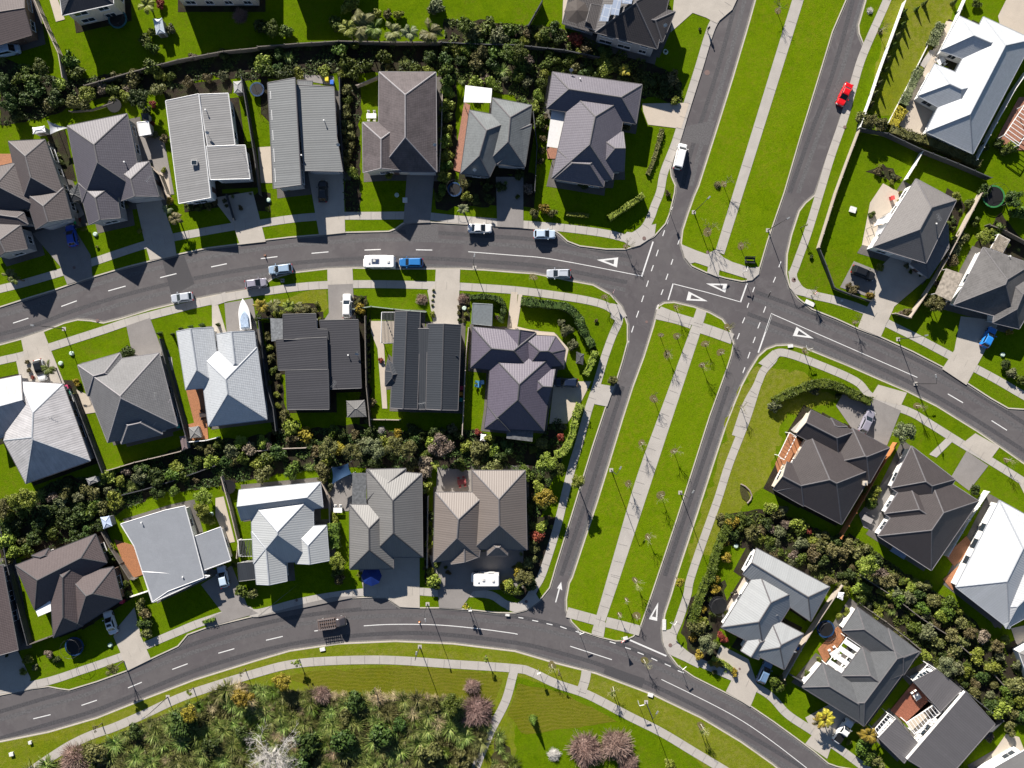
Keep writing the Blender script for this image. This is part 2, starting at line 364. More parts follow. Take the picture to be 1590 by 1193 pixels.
# ------------------------------------------------------------------ ground, roads, blocks with kerbs
ZL = .12
me = MB(); me.add([(-1500, -1500, -.06), (1500, -1500, -.06), (1500, 1500, -.06), (-1500, 1500, -.06)], [(0, 1, 2, 3)])
o = me.build('ground', G_FAR); o['kind'] = 'structure'
me = MB(); me.add([(-112, -90, 0), (112, -90, 0), (112, 90, 0), (-112, 90, 0)], [(0, 1, 2, 3)])
o = me.build('road', ASPH); o['kind'] = 'structure'
BL = {}
BL['A'] = (Q('-200 -200 -200 530 -100 505')+Q('0 478 45 463.5 83 452 133 434.6 199 415 272 397 324 386 372 380 405 374.7 450 369.5 508 364.7 537 362 604 360.4 614 356.6 626 348 641 344.8 677 346.5 712 348.5 760 351.5 800 353 828 355 858 357 868 364 880.5 375.5 900 383 941 388 971 388 991 382 1016 368 1034 348 1040 333 1045 312.6 1048 300 1049 288 1043 274 1041.5 261.6 1048 241.5 1056.6 216 1070.5 166 1084 121 1102 65 1112 36.5 1137 15 1146 -12 1190 -200'), G_LAWN)
BL['C'] = (Q('1232 -200 1172 0 1160 43 1137 121 1112 201 1084 289 1077 305 1067 333 1059 358 1056.6 378 1063 400.6 1074 414 1097 424.5 1127 433 1152 438 1167 436 1177 427 1181 413 1192 375.5 1200 352 1218 300 1243 214 1275.5 108 1293 50 1314.5 0 1375 -200'), G_MED)
BL['E'] = (Q('1405 -200 1343.5 0 1337 22.6 1332 40 1333 53 1341 73 1338 83 1326 116 1301 199 1288 236.5 1265.5 302 1250 315 1240 328 1228 365 1221 395.6 1220 426 1225 446 1238 463.5 1260 481 1298 496 1331 511 1368.6 525 1416 546.5 1467 573 1504.5 598 1537 619 1565 635 1590 636.5 1620 637 1650 660 1750 725 1750 -200'), G_LAWN)
BL['F'] = (Q('1750 845 1590 719.5 1552 693 1517 669 1454 630 1409 607.5 1366 589 1316 567 1253 541.5 1225 535 1205 536 1190 541.5 1177 553 1162 577 1150 600 1127 658 1109 713 1079 806 1049 897 1041.5 923 1031.5 953 1027.7 976 1029 996 1036.5 1014 1051.6 1034 1077 1051.5 1127 1076.6 1165 1097 1200 1120.7 1228 1141 1263 1167 1285.6 1186 1300 1191 1330 1196 1500 1330 1750 1400'), G_LAWN)
BL['D'] = (Q('1019 486 1021 476 1031 470 1046.5 469 1077 476 1102 485 1122 496 1134.6 514 1139.6 534 1136 551.6 1129.6 571.7 1119 601 1102 648 1074 736 1051.6 806 1021.5 896 1009 933 1001 956 994 976 984 988.6 968.6 995.6 956 996 931 990 900.6 980 887 966 879 948 878.5 931 883 905.6 888 896 911 826 926 781 943 726 966 650 982 600 999 554 1014 506'), G_MED)
BL['B'] = (Q('-200 590 0 535 33 526 68 514 100.6 501 121 496 141 497.5 161 501 189 494 234 480 272 471 334.6 458 385 449.7 405 444 415 438 425 431 455 423 508 417 548.5 415.7 616 417 677 417 714.5 417 752 418.7 800 422.5 830 424.5 888 436 921 442 948 457 966 477 975 504 975 531.5 967 561.6 955 600 941 632.7 921 693 905.7 743 888 801 863 882 860 893 854 913 838 933 817.6 948 800 952.5 772 952 727 947 682 944.6 651.6 944.6 621 943 611 936 599 928 576 928 538 929.5 500.6 933 468 939.5 400 956 322 975 292 986 277 1004 234 1024 196 1042.7 151 1059 108 1072 93 1070 75.5 1066.6 50 1070 0 1080 -200 1125'), G_LAWN)
BL['G'] = (Q('-200 1190 0 1151 75.5 1136 151 1114 226 1084 302 1055 400 1024.5 450 1010 526 998.7 614 995 702 998.7 800 1010.5 863 1029 926 1045 1014 1078 1089 1114 1152 1152 1200 1186 1270 1245 1400 1400 -200 1400'), G_VERGE)
for k, (pl, mat) in BL.items():
    big = [(x, y) for x, y in pl]
    w = ccw([tuple(P(x, y, 0)[:2]) for x, y in big]); ins = offset_poly(w, .22)
    # lawn slab
    bm = bmesh.new(); f = bm.faces.new([bm.verts.new((p.x, p.y, ZL)) for p in ins]); bmesh.ops.triangulate(bm, faces=[f])
    bm.normal_update()
    for g in bm.faces:
        if g.normal.z < 0: g.normal_flip()
    m_ = bpy.data.meshes.new('lawn'); bm.to_mesh(m_); bm.free(); o = mesh_obj('lawn', m_, mat); o['kind'] = 'structure'
    n = len(w); mb = MB()
    vs = [(p[0], p[1], 0) for p in w]+[(p[0], p[1], ZL+.01) for p in w]+[(p.x, p.y, ZL+.01) for p in ins]+[(p.x, p.y, ZL-.02) for p in ins]
    fs = []
    for i in range(n):
        j = (i+1) % n; fs += [(i, j, n+j, n+i), (n+i, n+j, 2*n+j, 2*n+i), (2*n+i, 2*n+j, 3*n+j, 3*n+i)]
    mb.add(vs, fs); o = mb.build('kerb', KERB); o['kind'] = 'structure'
    # channel: dished concrete gutter beside the kerb
    out = offset_poly(w, -.3); mb = MB()
    mb.add([(p[0], p[1], .006) for p in w]+[(p.x, p.y, .006) for p in out], [(i, i+n, (i+1) % n+n, (i+1) % n) for i in range(n)])
    o = mb.build('kerb_channel', flat('channel_concrete', (.17, .162, .15), .85, var=.25, scale=5)); o['kind'] = 'structure'

# worn and patched asphalt
for s, mt in [('@01 900 1390 1115 1390 1115 1490 930 1480', WORN), ('@10 1000 410 1130 370 1200 560 1060 640', PATCH), ('@02 1010 790 1240 740 1190 900 1040 870', WORN), ('@32 560 560 800 640 780 700 540 620', PATCH),
              ('@31 640 140 740 138 860 190 850 210 640 212', WORN)]:
    sheet('road_patch', T(s), .004, mt)
# wheel tracks: slightly polished darker bands
TRK = flat('wheel_track', (.062, .06, .064), .7, var=.3, scale=4); TRKP = flat('polished_track', (.094, .091, .094), .75, var=.25, scale=3)
for s in ['@22 690 0 600 280 500 600 400 900 310 1170', '@22 1340 0 1250 270 1150 570 1040 900 950 1170', '@03 560 0 480 300 400 560 300 820 170 1192', '@02 1390 0 1290 380 1190 700 1110 940 1060 1150']:
    p = T(s)
    for dx in (-6.5, 6.5): path('tyre_track', [(x+dx, y) for x, y in p], .8, .003, TRK if dx < 0 else TRKP)

for s, offs in [('@10 -300 880 128 787 426 682 720 589 1038 509 1350 446 @11 70 398 385 367 710 349 1030 350 1400 372 @12 200 405 700 500', (-27, -15, 13, 25)), ('@30 -200 1010 258 875 550 790 832 680 1110 566 1397 470 @31 103 391 385 342 742 309 1100 308 1590 362 @32 300 430 600 522 1000 690 1400 900 1900 1200', (-26, -14, 14, 26)), ('@13 -100 700 250 830 600 980 932 1138 @23 1165 75 1437 242 1800 480', (-24, -13, 12, 23))]:
    p = smooth_line(T(s), 4)
    for k_o, of in enumerate(offs):
        q = []
        for i in range(len(p)):
            a, b = p[max(i-1, 0)], p[min(i+1, len(p)-1)]; L_ = math.hypot(b[0]-a[0], b[1]-a[1]) or 1; q.append((p[i][0]-(b[1]-a[1])/L_*of, p[i][1]+(b[0]-a[0])/L_*of))
        path('tyre_track', q, .75, .0035, TRKP if k_o % 2 else TRK)
# ------------------------------------------------------------------ road markings
mk = MB()
def seg(s, w=.14): strip_mb(mk, T(s), w, .009, sm=False)
for s in ('@10 80 803 175 772|@10 378 700 474 665|@10 668 604 775 574|@10 988 522 1089 497|@10 1303 456 1400 436|@11 20 405 122 392|@11 333 372 437 363|@11 660 352 760 348|@11 977 350 1078 352|'
          '@12 937 190 947 155|@12 910 265 922 230|@12 870 390 883 350|@12 840 482 853 445|@12 810 578 822 540|@12 780 672 793 633|@12 748 768 762 727|@12 718 860 731 820|@12 688 952 701 912|'
          '@12 1003 317 1015 282|@12 962 442 973 408|@12 930 535 943 498|@12 900 628 913 595|@12 872 718 884 688|@12 1465 612 1477 580|@12 1402 803 1417 768|@12 1370 902 1384 865|@12 1435 1020 1449 982|'
          '@12 1468 925 1482 888|@12 1497 835 1512 798|@12 1532 738 1546 700|@12 1562 645 1577 607|@12 1405 1110 1418 1075|@12 1432 708 1442 678|@12 1494 515 1505 482|@13 77 458 90 422|@13 42 552 57 518|@13 12 645 26 608|'
          '@23 1120 47 1214 102|@23 1390 212 1485 272|@23 1640 380 1730 440|@30 205 888 312 862|@30 503 805 598 773|@30 790 697 875 662|@30 1063 583 1158 548|@30 1348 483 1446 455|@31 52 403 155 379|@31 350 346 450 334|'
          '@32 0 363 15 366|@32 20 262 50 267|@32 105 280 142 287|@32 193 300 230 308|@32 278 318 317 332|@32 373 348 408 358|@32 583 412 620 423|@32 677 447 713 458|@32 755 477 793 492|@32 840 513 877 530|@32 923 548 960 565|@32 1003 590 1040 604').split('|'): seg(s, .17)
strip_mb(mk, T('@11 1300 362 1590 385 @12 150 397 300 420 540 465 775 511'), .13, .009)
seg('@12 780 516 851 300', .26)
seg('@12 944 660 975 558', .22); seg('@12 975 560 1180 612 1390 672', .13); seg('@12 1390 674 1431 558', .26)
seg('@12 1500 985 1584 742', .26); seg('@13 -3 858 35 746', .2); seg('@13 35 746 932 1138', .13)
strip_mb(mk, T('@31 655 314 830 305 1100 308 1350 330 1590 362'), .15, .009); seg('@32 340 440 597 523', .15)
seg('@32 708 402 933 500', .28); strip_mb(mk, T('@32 903 645 1200 790 1400 900 1590 1030 1800 1192'), .13, .009)
def tri(s):
    p = [Vector(P(x, y, .009)) for x, y in ccw([(x, -y) for x, y in T(s)])]
    p = [Vector(P(x, y, .009)) for x, y in T(s)]; c = sum(p, Vector())/3; q = [c+(v-c)*.48 for v in p]
    for i in range(3):
        j = (i+1) % 3; mk.add([p[i], p[j], q[j], q[i]], [(0, 1, 2, 3)])
tri('@12 503 412 636 397 628 459'); tri('@12 1178 558 1309 560 1296 615'); tri('@12 1070 607 1056 662 1188 668'); tri('@13 186 826 163 881 292 898'); tri('@32 883 168 824 272 876 284')
ap = [P(x, y, .009) for x, y in T('@32 284 42 290 95 276 86 253 170 246 168 268 84 258 82')]
mk.add(ap, [(0, 1, 2), (0, 2, 5), (0, 5, 6), (2, 3, 4), (2, 4, 5)])
for i in range(4): seg('@12 %d %d %d %d' % (8, 508+i*17, 9, 516+i*17), .25)
o = mk.build('road_marking', PAINT); o['kind'] = 'structure'

# ------------------------------------------------------------------ footpaths, driveways, yards
ZP = ZL+.032
FP = [('@10 -300 665 0 592 130 560 340 500 560 430 860 330 1080 272 1450 205 @11 0 190 220 158 440 142 700 140 1000 140 1240 163 1590 190 @12 300 215 560 250 700 285', 1.45),
      ('@12 700 285 790 225 835 150 860 80 895 -10 @02 920 1060 990 880 1045 700 1130 430 1215 160 1290 60 1370 -60', 1.5),
      ('@10 -300 1110 0 1035 150 1000 400 922 640 845 800 792 1060 722 1300 665 1590 610 @11 60 605 250 580 430 567 700 562 1100 570 1250 577 1590 600 @12 300 638 480 670 570 700 630 745', 1.45),
      ('@12 630 745 640 790 600 880 550 1020 500 1192 @22 450 150 395 350 350 500 300 700 250 900 170 1150 @32 120 80 80 150 20 200', 1.45),
      ('@32 20 200 -60 180 @31 1440 125 1300 112 1120 110 850 95 550 118 270 165 0 235 @30 1500 215 1250 290 1100 350 900 435 760 500 500 590 300 655 100 695 -200 740', 1.45),
      ('@03 800 -150 745 0 600 330 540 520 480 730 400 960 330 1192 @13 250 260 185 440 165 520 230 610 420 660 600 720 740 800 940 900 1130 1000 1400 1140 1590 1250 1900 1420', 1.5),
      ('@12 1360 1500 1425 1310 1490 1192 1530 1100 1590 1030 @13 60 990 130 990 300 1050 550 1160 @23 640 60 760 112 900 165 1000 225 1200 350 1350 440 1590 590 1800 730', 1.45),
      ('@22 1490 0 1420 220 1320 480 1250 700 1150 980 1080 1192 @32 1060 130 1010 280 970 400 1050 490 1150 545 1300 610 1500 700 1590 762 @33 130 860 280 960 460 1080 640 1215', 1.5),
      ('@30 160 1230 400 1070 560 990 700 942 900 855 1100 762 1300 692 1590 603 @31 200 553 450 530 800 525 1200 550 1590 577 @32 100 600 250 670 450 740 700 870 900 970 1100 1090 1350 1240', 1.6),
      ('@31 1585 575 1570 640 1530 780 1450 940 1380 1100 1330 1240', 1.6), ('@32 440 590 430 650 405 725', 1.8),
      ('@03 235 -160 200 0 @12 1262 370', 1.75),
      ('@12 1150 740 1080 960 990 1192 @22 980 0 880 280 780 560 700 830 610 1192 @32 620 0 560 170 500 360', 1.75),
      ('@12 870 745 1000 775 1090 805', 2.0), ('@12 1140 830 1230 860 1340 900', 2.0), ('@32 320 230 430 260 520 285', 1.9), ('@32 560 290 660 315 770 345', 1.9)]
for i, (s, w) in enumerate(FP): path('footpath', T(s), w, ZP+.004*(i % 4), CON)
# path joints: thin dark grooves as their own sheet
jm = MB()
for s, w in FP:
    pp = [Vector(P(x, y, 0)[:2]) for x, y in smooth_line(T(s), 8)]; acc = 0
    for a, b in zip(pp, pp[1:]):
        d = (b-a).length; acc += d
        if acc > 1.9 and d > .01:
            acc = 0; e = (b-a)/d; n_ = Vector((-e.y, e.x)); q = [b+n_*w/2, b-n_*w/2, b-n_*w/2+e*.035, b+n_*w/2+e*.035]
            jm.add([(v.x, v.y, ZP+.04) for v in q], [(0, 1, 2, 3)])
o = jm.build('path_joints', flat('joint_dark', (.23, .215, .20), .9)); o['kind'] = 'structure'
DR = [  # (outline, material)
 ('@12 690 240 740 245 800 205 870 190 860 262 770 322 720 336 650 285', CON), ('@12 1030 318 1120 355 1180 376 1235 350 1290 400 1340 425 1450 460 1512 455 1505 500 1462 538 1430 542 1430 528 1260 475 1255 520 1185 492 1190 455 1110 428 1080 435 1050 400 1028 340', CON),
 ('@12 590 680 650 690 690 760 672 765 640 800 590 770', CON), ('@13 135 480 200 540 230 590 310 600 290 650 180 625 150 590', CON), ('@12 1500 1050 1590 970 1640 1000 1560 1080', CON), ('@32 905 350 970 330 1000 440 1140 540 1130 575 1040 530 950 490 920 440', CON), ('@32 120 100 150 155 70 215 0 232 -60 210 60 150', CON),
 ('@12 870 745 900 700 1000 740 1100 770 1120 712 1180 735 1150 830 1080 810 980 790', CON), ('@32 500 280 560 295 545 385 470 365', CON),
 ('@10 200 250 430 170 560 385 570 515 415 565 370 450', CONG), ('@10 840 70 990 30 1070 260 1090 385 925 415 890 290', CON2), ('@10 1310 30 1560 -10 1640 300 1480 318 1440 200', CON2),
 ('@11 290 -250 525 -250 540 245 380 262', CON2), ('@11 930 -240 1100 -240 1065 182 900 188', CONG), ('@11 1470 -100 1640 -100 1640 215 1480 208', CONG), ('@02 785 640 1075 635 1025 795 820 770 790 690', PALE),
 ('@02 985 -50 1390 -50 1340 60 1240 145 1180 110 1095 80 960 200', CON2), ('@03 1430 100 1480 0 1590 -30 1700 -30 1640 250 1440 150', PALE), ('@03 1110 130 1180 140 1100 330 1040 400 960 580 1040 690 985 815 960 862 820 775 870 640 990 400 1050 260', PALE),
 ('@03 1010 310 1050 310 975 420 945 400', CON), ('@13 690 470 800 360 1000 520 790 700 705 890 565 830 600 740 670 620 670 500', CON2), ('@13 540 420 690 480 660 650 455 582', CONG), ('@13 640 60 720 -60 830 0 680 340 590 320', PALE),
 ('@13 1200 760 1440 790 1330 1010 1235 1185 1085 1085 1160 970', CON2), ('@23 470 50 660 75 830 150 745 365 640 330 520 250 430 120', CONG), ('@23 690 -10 868 40 830 120 640 70', CON2),
 ('@23 1235 400 1370 490 1250 645 1140 560', CONG), ('@23 1290 290 1440 375 1370 470 1205 355', CON2), ('@23 1110 320 1150 340 1050 440 1005 420', CON), ('@23 1560 600 1600 560 1700 640 1640 760', CON2),
 ('@32 1265 430 1440 520 1500 690 1470 770 1450 815 1300 720 1340 640 1240 510', CON2), ('@32 1420 0 1480 10 1300 310 1275 250', PALE), ('@33 420 780 560 900 400 1060 375 1135 240 1042 290 975 240 880', CON2),
 ('@10 130 902 268 852 310 960 400 1180 130 1180 100 1040 150 1000', CON2), ('@10 780 820 925 770 1000 970 990 1010 820 1010', CONG), ('@10 1308 700 1345 690 1400 870 1310 870', CON2), ('@10 1385 680 1560 650 1590 860 1400 870', CONG), ('@10 1290 650 1390 610 1400 670 1310 700', CON),
 ('@11 430 466 585 462 590 620 610 800 400 800 440 740 435 600', CONG), ('@11 430 466 585 462 590 560 432 566', CON2), ('@11 1100 467 1250 467 1245 590 1240 830 1090 830 1048 600 1095 560', CON2), ('@11 1565 610 1605 612 1590 860 1540 830', PALE),
 ('@22 240 -30 470 -30 410 90 320 230 210 230', PALE), ('@22 480 -20 612 0 567 125 490 110', CON), ('@12 20 625 45 625 10 840 -10 820', PALE), ('@12 -5 820 120 850 240 860 330 960 300 1090 280 960 230 900 60 870', PALE),
 ('@31 0 260 270 40 520 0 640 20 640 130 470 135 270 182 0 255', CONG), ('@31 620 -80 1000 -140 1000 204 880 198 840 170 800 135 660 130', CON2), ('@31 1060 -120 1640 -160 1640 80 1330 100 1255 208 1120 203 1110 80', CONG), ('@30 720 330 830 200 870 380 932 520 783 593 740 470 700 380', CON2),
 ('@30 1240 60 1430 -60 1530 200 1592 235 1285 322 1250 285 1370 230', CONG), ('@30 -100 500 110 470 190 640 170 690 -100 740', CON2), ('@23 570 790 720 600 800 500 830 560 700 800 680 900 600 870', CONG), ('@23 150 270 270 150 240 250 190 300', CON),
 ('@20 470 20 560 60 600 160 530 170', PALE), ('@20 1330 690 1380 680 1450 960 1400 970 1360 870 1330 800', PALE), ('@20 1000 -180 1060 -180 1070 -100 1020 -90', CON), ('@11 700 790 850 790 840 925 780 930 800 1330 770 1330 740 960 700 860', PALE), ('@00 985 1060 1040 1100 1060 1240 1010 1190', PALE), ('@00 300 -20 350 -20 400 120 345 135', PALE),
 ('@02 300 -100 460 50 430 175 290 145', PALE), ('@00 1000 545 1410 480 1440 520 1430 575 1240 590 1025 620', SOIL), ('@00 800 830 850 800 1010 850 1075 1200 1010 1200 940 1010 870 1000', CONG), ('@00 285 830 400 800 470 1120 400 1100', SOIL), ('@01 20 470 62 470 80 760 20 700', SOIL), ('@01 240 460 470 470 475 530 240 490', CONG), ('@33 1390 1110 1480 980 1560 1000 1600 1100 1400 1160', PALE), ('@33 1510 330 1600 310 1600 480 1540 420', PALE), ('@21 440 600 590 540 585 730 560 770 450 770', CONG), ('@21 1110 500 1320 520 1320 655 1100 655', CONG), ('@01 0 910 80 905 90 1130 20 1130', PALE), ('@10 410 40 440 -40 520 130 470 170', CON)]  # dark soil and paving sheets behind the top row stand in for yard shade
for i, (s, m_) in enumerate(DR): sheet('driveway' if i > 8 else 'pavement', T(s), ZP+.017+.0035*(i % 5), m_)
for s, m_ in [('@23 55 480 140 283 220 345 165 478 75 545', DECKO), ('@33 318 462 440 318 500 372 360 545', DECKO), ('@33 765 835 905 665 1030 790 865 918', DECKR), ('@20 705 945 845 990 892 1160 800 1190', DECKO),
              ('@20 1145 10 1262 10 1285 325 1172 335 1160 235 1198 225', DECKO), ('@23 1105 1045 1235 925 1290 1000 1160 1110', DECKO), ('@00 -60 950 70 950 100 1010 -60 1040', DECKO), ('@01 1275 630 1205 1050 1255 1065 1312 650', BRICKP),
              ('@03 1425 852 1560 600 1700 600 1700 930 1500 925', BRICKP), ('@23 1090 1192 1200 1100 1240 1130 1150 1260', DECKO), ('@02 190 905 300 925 290 980 200 980', BRICKP), ('@33 860 910 1010 770 1040 830 900 960', PALE)]:
    d = MB(); d.prism([P(x, y, ZL+.12)[:2] for x, y in T(s)], ZL, ZL+.12); o = d.build('deck' if m_ is not BRICKP else 'paving', m_); o['kind'] = 'structure'
BEDS = {}
for nm, s, m_ in [('bank_north', '0 90 100 125 200 112 330 84 400 74 530 64 690 66 690 108 560 112 400 124 330 118 250 148 160 150 60 185 0 195', SOIL), ('bank_north_right', '690 30 830 40 868 45 1015 98 1060 130 1058 160 1000 150 880 118 850 110 845 190 815 190 800 150 690 125', SOIL),
                  ('bank_mid', '0 775 60 760 100 740 165 742 290 690 430 672 560 660 570 668 735 668 830 690 870 640 880 700 850 760 822 860 815 730 680 728 540 724 400 742 340 756 250 764 180 800 150 828 40 860 0 880', SOIL),
                  ('bank_east', '1120 800 1190 790 1200 792 1305 838 1320 828 1420 900 1480 935 1590 1040 1590 1125 1540 1120 1420 1005 1330 935 1320 905 1280 905 1180 850 1125 850', SOIL),
                  ('wetland', '40 1200 165 1150 240 1115 300 1090 370 1060 480 1075 600 1085 690 1085 760 1130 740 1200 730 1260 60 1260', SOIL2), ('wetland_right', '770 1130 800 1180 830 1220 760 1220', SOIL2),
                  ('side_strip_west', '525 110 560 130 560 330 535 330 530 220', SOIL), ('hedge_strip', '680 60 710 60 705 325 675 325', SOIL), ('bed', '660 845 690 845 700 900 660 905', SOIL), ('bed', '810 810 870 800 850 880 830 935 800 930 780 890', SOIL),
                  ('bed', '1070 930 1125 900 1130 960 1110 1000 1140 1060 1075 1030 1060 980', SOIL), ('bed', '330 300 420 300 420 330 330 320', SOIL), ('bed', '720 270 830 270 830 322 700 322', SOIL), ('bed', '400 475 495 470 495 490 400 495', SOIL), ('bed', '410 500 425 500 450 680 425 690', SOIL),
                  ('bed', '560 560 575 480 575 660 560 660', SOIL), ('bed', '1500 400 1555 330 1590 380 1590 420 1530 460', SOIL), ('bed', '1345 265 1370 255 1400 275 1385 285', SOIL), ('bed', '885 450 960 480 930 600 910 600 905 500', None),
                  ('bed', '0 870 14 880 34 1030 20 1050 0 1050', SOIL), ('bed', '1470 290 1500 320 1480 360 1460 350', SOIL), ('bed', '713 455 730 455 730 500 710 500', SOIL), ('bed', '550 460 568 460 568 495 550 495', SOIL), ('bed', '1395 415 1430 380 1440 440 1400 440', SOIL)]:
    if m_ is None: continue
    sheet('planting_bed', rough(Q(s), 6), ZL+.016+.0035*(len(BEDS) % 4), m_)
    BEDS[nm if nm not in BEDS else nm+str(len(BEDS))] = Q(s)
GP = []
for s, m_ in [('1150 600 1175 565 1250 580 1300 620 1215 650 1195 740 1150 790 1120 850 1060 880 1100 760', G_DRY), ('1375 10 1490 -60 1480 30 1400 180 1350 180', G_DRY), ('90 1160 250 1080 480 1040 760 1046 770 1110 700 1086 480 1072 370 1058 200 1130', G_DRY), ('800 1050 900 1080 1060 1160 1100 1200 800 1200', G_LAWN),
              ('480 1042 640 1034 760 1046 778 1056 765 1100 740 1090 690 1084 600 1083 500 1072 440 1052', G_MOW), ('805 1060 870 1075 960 1120 900 1130 810 1140 790 1110', G_MOW),
              ('0 1155 150 1120 380 1035 640 1002 860 1035 1000 1080 1150 1160 1250 1260 1200 1260 1050 1140 850 1045 640 1012 400 1045 150 1130 0 1165', G_DRY), ('420 470 505 445 510 480 495 490', G_DRY)]:
    sheet('grass_patch', rough(Q(s), 12 if s.startswith('1150 600') else 5), ZL+.004+.0035*(len(GP) % 3), m_); GP.append(1)

# ------------------------------------------------------------------ houses
def clip(poly, f):
    """keep the part of a 2D polygon where f(p) <= 0 (f linear)"""
    out = []; n = len(poly)
    for i in range(n):
        a, b = poly[i], poly[(i+1) % n]; fa, fb = f(a), f(b)
        if fa <= 1e-9: out.append(a)
        if (fa < -1e-9 and fb > 1e-9) or (fa > 1e-9 and fb < -1e-9):
            t = fa/(fa-fb); out.append((a[0]+(b[0]-a[0])*t, a[1]+(b[1]-a[1])*t))
    return out
def shorten(p): 
    out = []
    for q in p:
        if not out or (abs(q[0]-out[-1][0])+abs(q[1]-out[-1][1])) > 1e-4: out.append(q)
    if len(out) > 1 and (abs(out[0][0]-out[-1][0])+abs(out[0][1]-out[-1][1])) < 1e-4: out.pop()
    return out
def make_roof(wings, mats, parent, gut=True):
    """wings: (poly world ccw, eave z, tan pitch, slopes set or None, kind). One roof mesh: slopes, ridge caps, gutters, gable ends."""
    v = []; f = []; mi = []; uvs = []
    def face(pts, m, uv=None):
        k = len(v); v.extend([tuple(p) for p in pts]); f.append(tuple(range(k, k+len(pts)))); mi.append(m)
        uvs.extend(uv if uv else [(0, 0)]*len(pts))
    def bar(a, b, w, h, m, drop=0):
        a = Vector(a); b = Vector(b); d = b-a
        if d.length < .05: return
        d.normalize(); n = Vector((-d.y, d.x, 0)).normalized()*w; up = Vector((0, 0, h)); dn = Vector((0, 0, -drop))
        p = [a-n+dn, a+up, a+n+dn, b-n+dn, b+up, b+n+dn]
        face([p[0], p[3], p[4], p[1]], m); face([p[1], p[4], p[5], p[2]], m); face([p[2], p[1], p[0]], m); face([p[3], p[5], p[4]], m)
    def gutter(a, b, m):
        a = Vector(a); b = Vector(b); d = (b-a)
        if d.length < .1: return
        d.normalize(); n = Vector((d.y, -d.x, 0)); o_ = n*.11; z0 = Vector((0, 0, -.14)); z1 = Vector((0, 0, .015))
        face([a+z1, a+o_+z1, b+o_+z1, b+z1], m); face([a+o_+z1, a+o_+z0, b+o_+z0, b+o_+z1], m); face([a+o_+z0, a+z0, b+z0, b+o_+z0], m)
    for (poly, ze, tp, gables, kind) in wings:
        n = len(poly); E = []
        for i in range(n):
            a, b = Vector(poly[i]), Vector(poly[(i+1) % n]); d = (b-a).normalized(); E.append((a, d, Vector((-d.y, d.x)), (b-a).length))
        if kind == 'mono':       # rises from edge 0
            slopes = [0]
        elif kind == 'flat': slopes = [0]; tp = .02
        else: slopes = [i for i in range(n) if i not in gables]
        hfun = lambda p, i: (Vector(p)-E[i][0]).dot(E[i][2])*tp
        seen = {}
        for i in slopes:
            q = [tuple(p) for p in poly]
            for j in slopes:
                if j != i: q = clip(q, lambda p, i=i, j=j: hfun(p, i)-hfun(p, j))
                if len(q) < 3: break
            q = shorten(q)
            if len(q) < 3: continue
            pts = [(p[0], p[1], ze+hfun(p, i)) for p in q]; ck = math.sqrt(1+tp*tp)
            uv = [((Vector(p)-E[i][0]).dot(E[i][1])+17.3*i, (Vector(p)-E[i][0]).dot(E[i][2])*ck) for p in q]
            face(pts, 0, uv)
            for a, b in zip(pts, pts[1:]+pts[:1]):
                onb = None
                for j in range(n):
                    if abs((Vector(a[:2])-E[j][0]).dot(E[j][2])) < 1e-3 and abs((Vector(b[:2])-E[j][0]).dot(E[j][2])) < 1e-3: onb = j
                if onb is None:
                    key = tuple(sorted(((round(a[0], 2), round(a[1], 2)), (round(b[0], 2), round(b[1], 2)))))
                    if key not in seen: seen[key] = 1; bar(a, b, .13, .06, 1)
                elif a[2] > ze+.01 or b[2] > ze+.01:
                    ze_ = ze-.1
                    face([(a[0], a[1], ze_), (b[0], b[1], ze_), b, a], 3)
                    bar(a, b, .09, .05, 2)
                elif gut: gutter((a[0], a[1], ze), (b[0], b[1], ze), 2)
        face([(p[0], p[1], ze-.1) for p in reversed(poly)], 3)
        if kind in ('mono', 'flat'):
            top = [(p[0], p[1], ze+hfun(p, 0)) for p in poly]
            for k in range(n): bar(top[k], top[(k+1) % n], .1, .05, 2, .03)
    me_ = bpy.data.meshes.new('roof'); me_.from_pydata(v, [], f); me_.polygons.foreach_set('material_index', mi)
    ul = me_.uv_layers.new(name='UVMap'); ul.data.foreach_set('uv', [c for t in uvs for c in t]); me_.update()
    return mesh_obj('roof', me_, mats, parent)
WINM = {}
def window_parts(parent, pos, ang, w, h, frame_mat):
    key = (round(w, 1), round(h, 1), frame_mat.name)
    if key not in WINM:
        a = MB(); t = .06
        for c, d in (((0, 0, h/2), (w, .08, t)), ((0, 0, -h/2), (w, .08, t)), ((w/2, 0, 0), (t, .08, h+t)), ((-w/2, 0, 0), (t, .08, h+t)), ((0, 0, 0), (t*.7, .07, h))): a.box(c, d)
        a.box((0, -.06, -h/2-.04), (w+.16, .12, .05))
        ma = a.mesh('window'); ma.materials.append(frame_mat)
        b = MB(); b.box((0, .012, 0), (w-.02, .03, h-.02)); mb_ = b.mesh('pane'); mb_.materials.append(GLASS); WINM[key] = (ma, mb_)
    ma, mb_ = WINM[key]; fr = mesh_obj('window', ma, None, parent); fr.location = pos; fr.rotation_euler = (0, 0, ang)
    pn = mesh_obj('pane', mb_, None, fr); return fr
HOUSES = []; PERI = concrete('gravel_shade_strip', (.13, .12, .11), .3, .5)  # dark edging around walls: paving tone with side yard shade in its colour
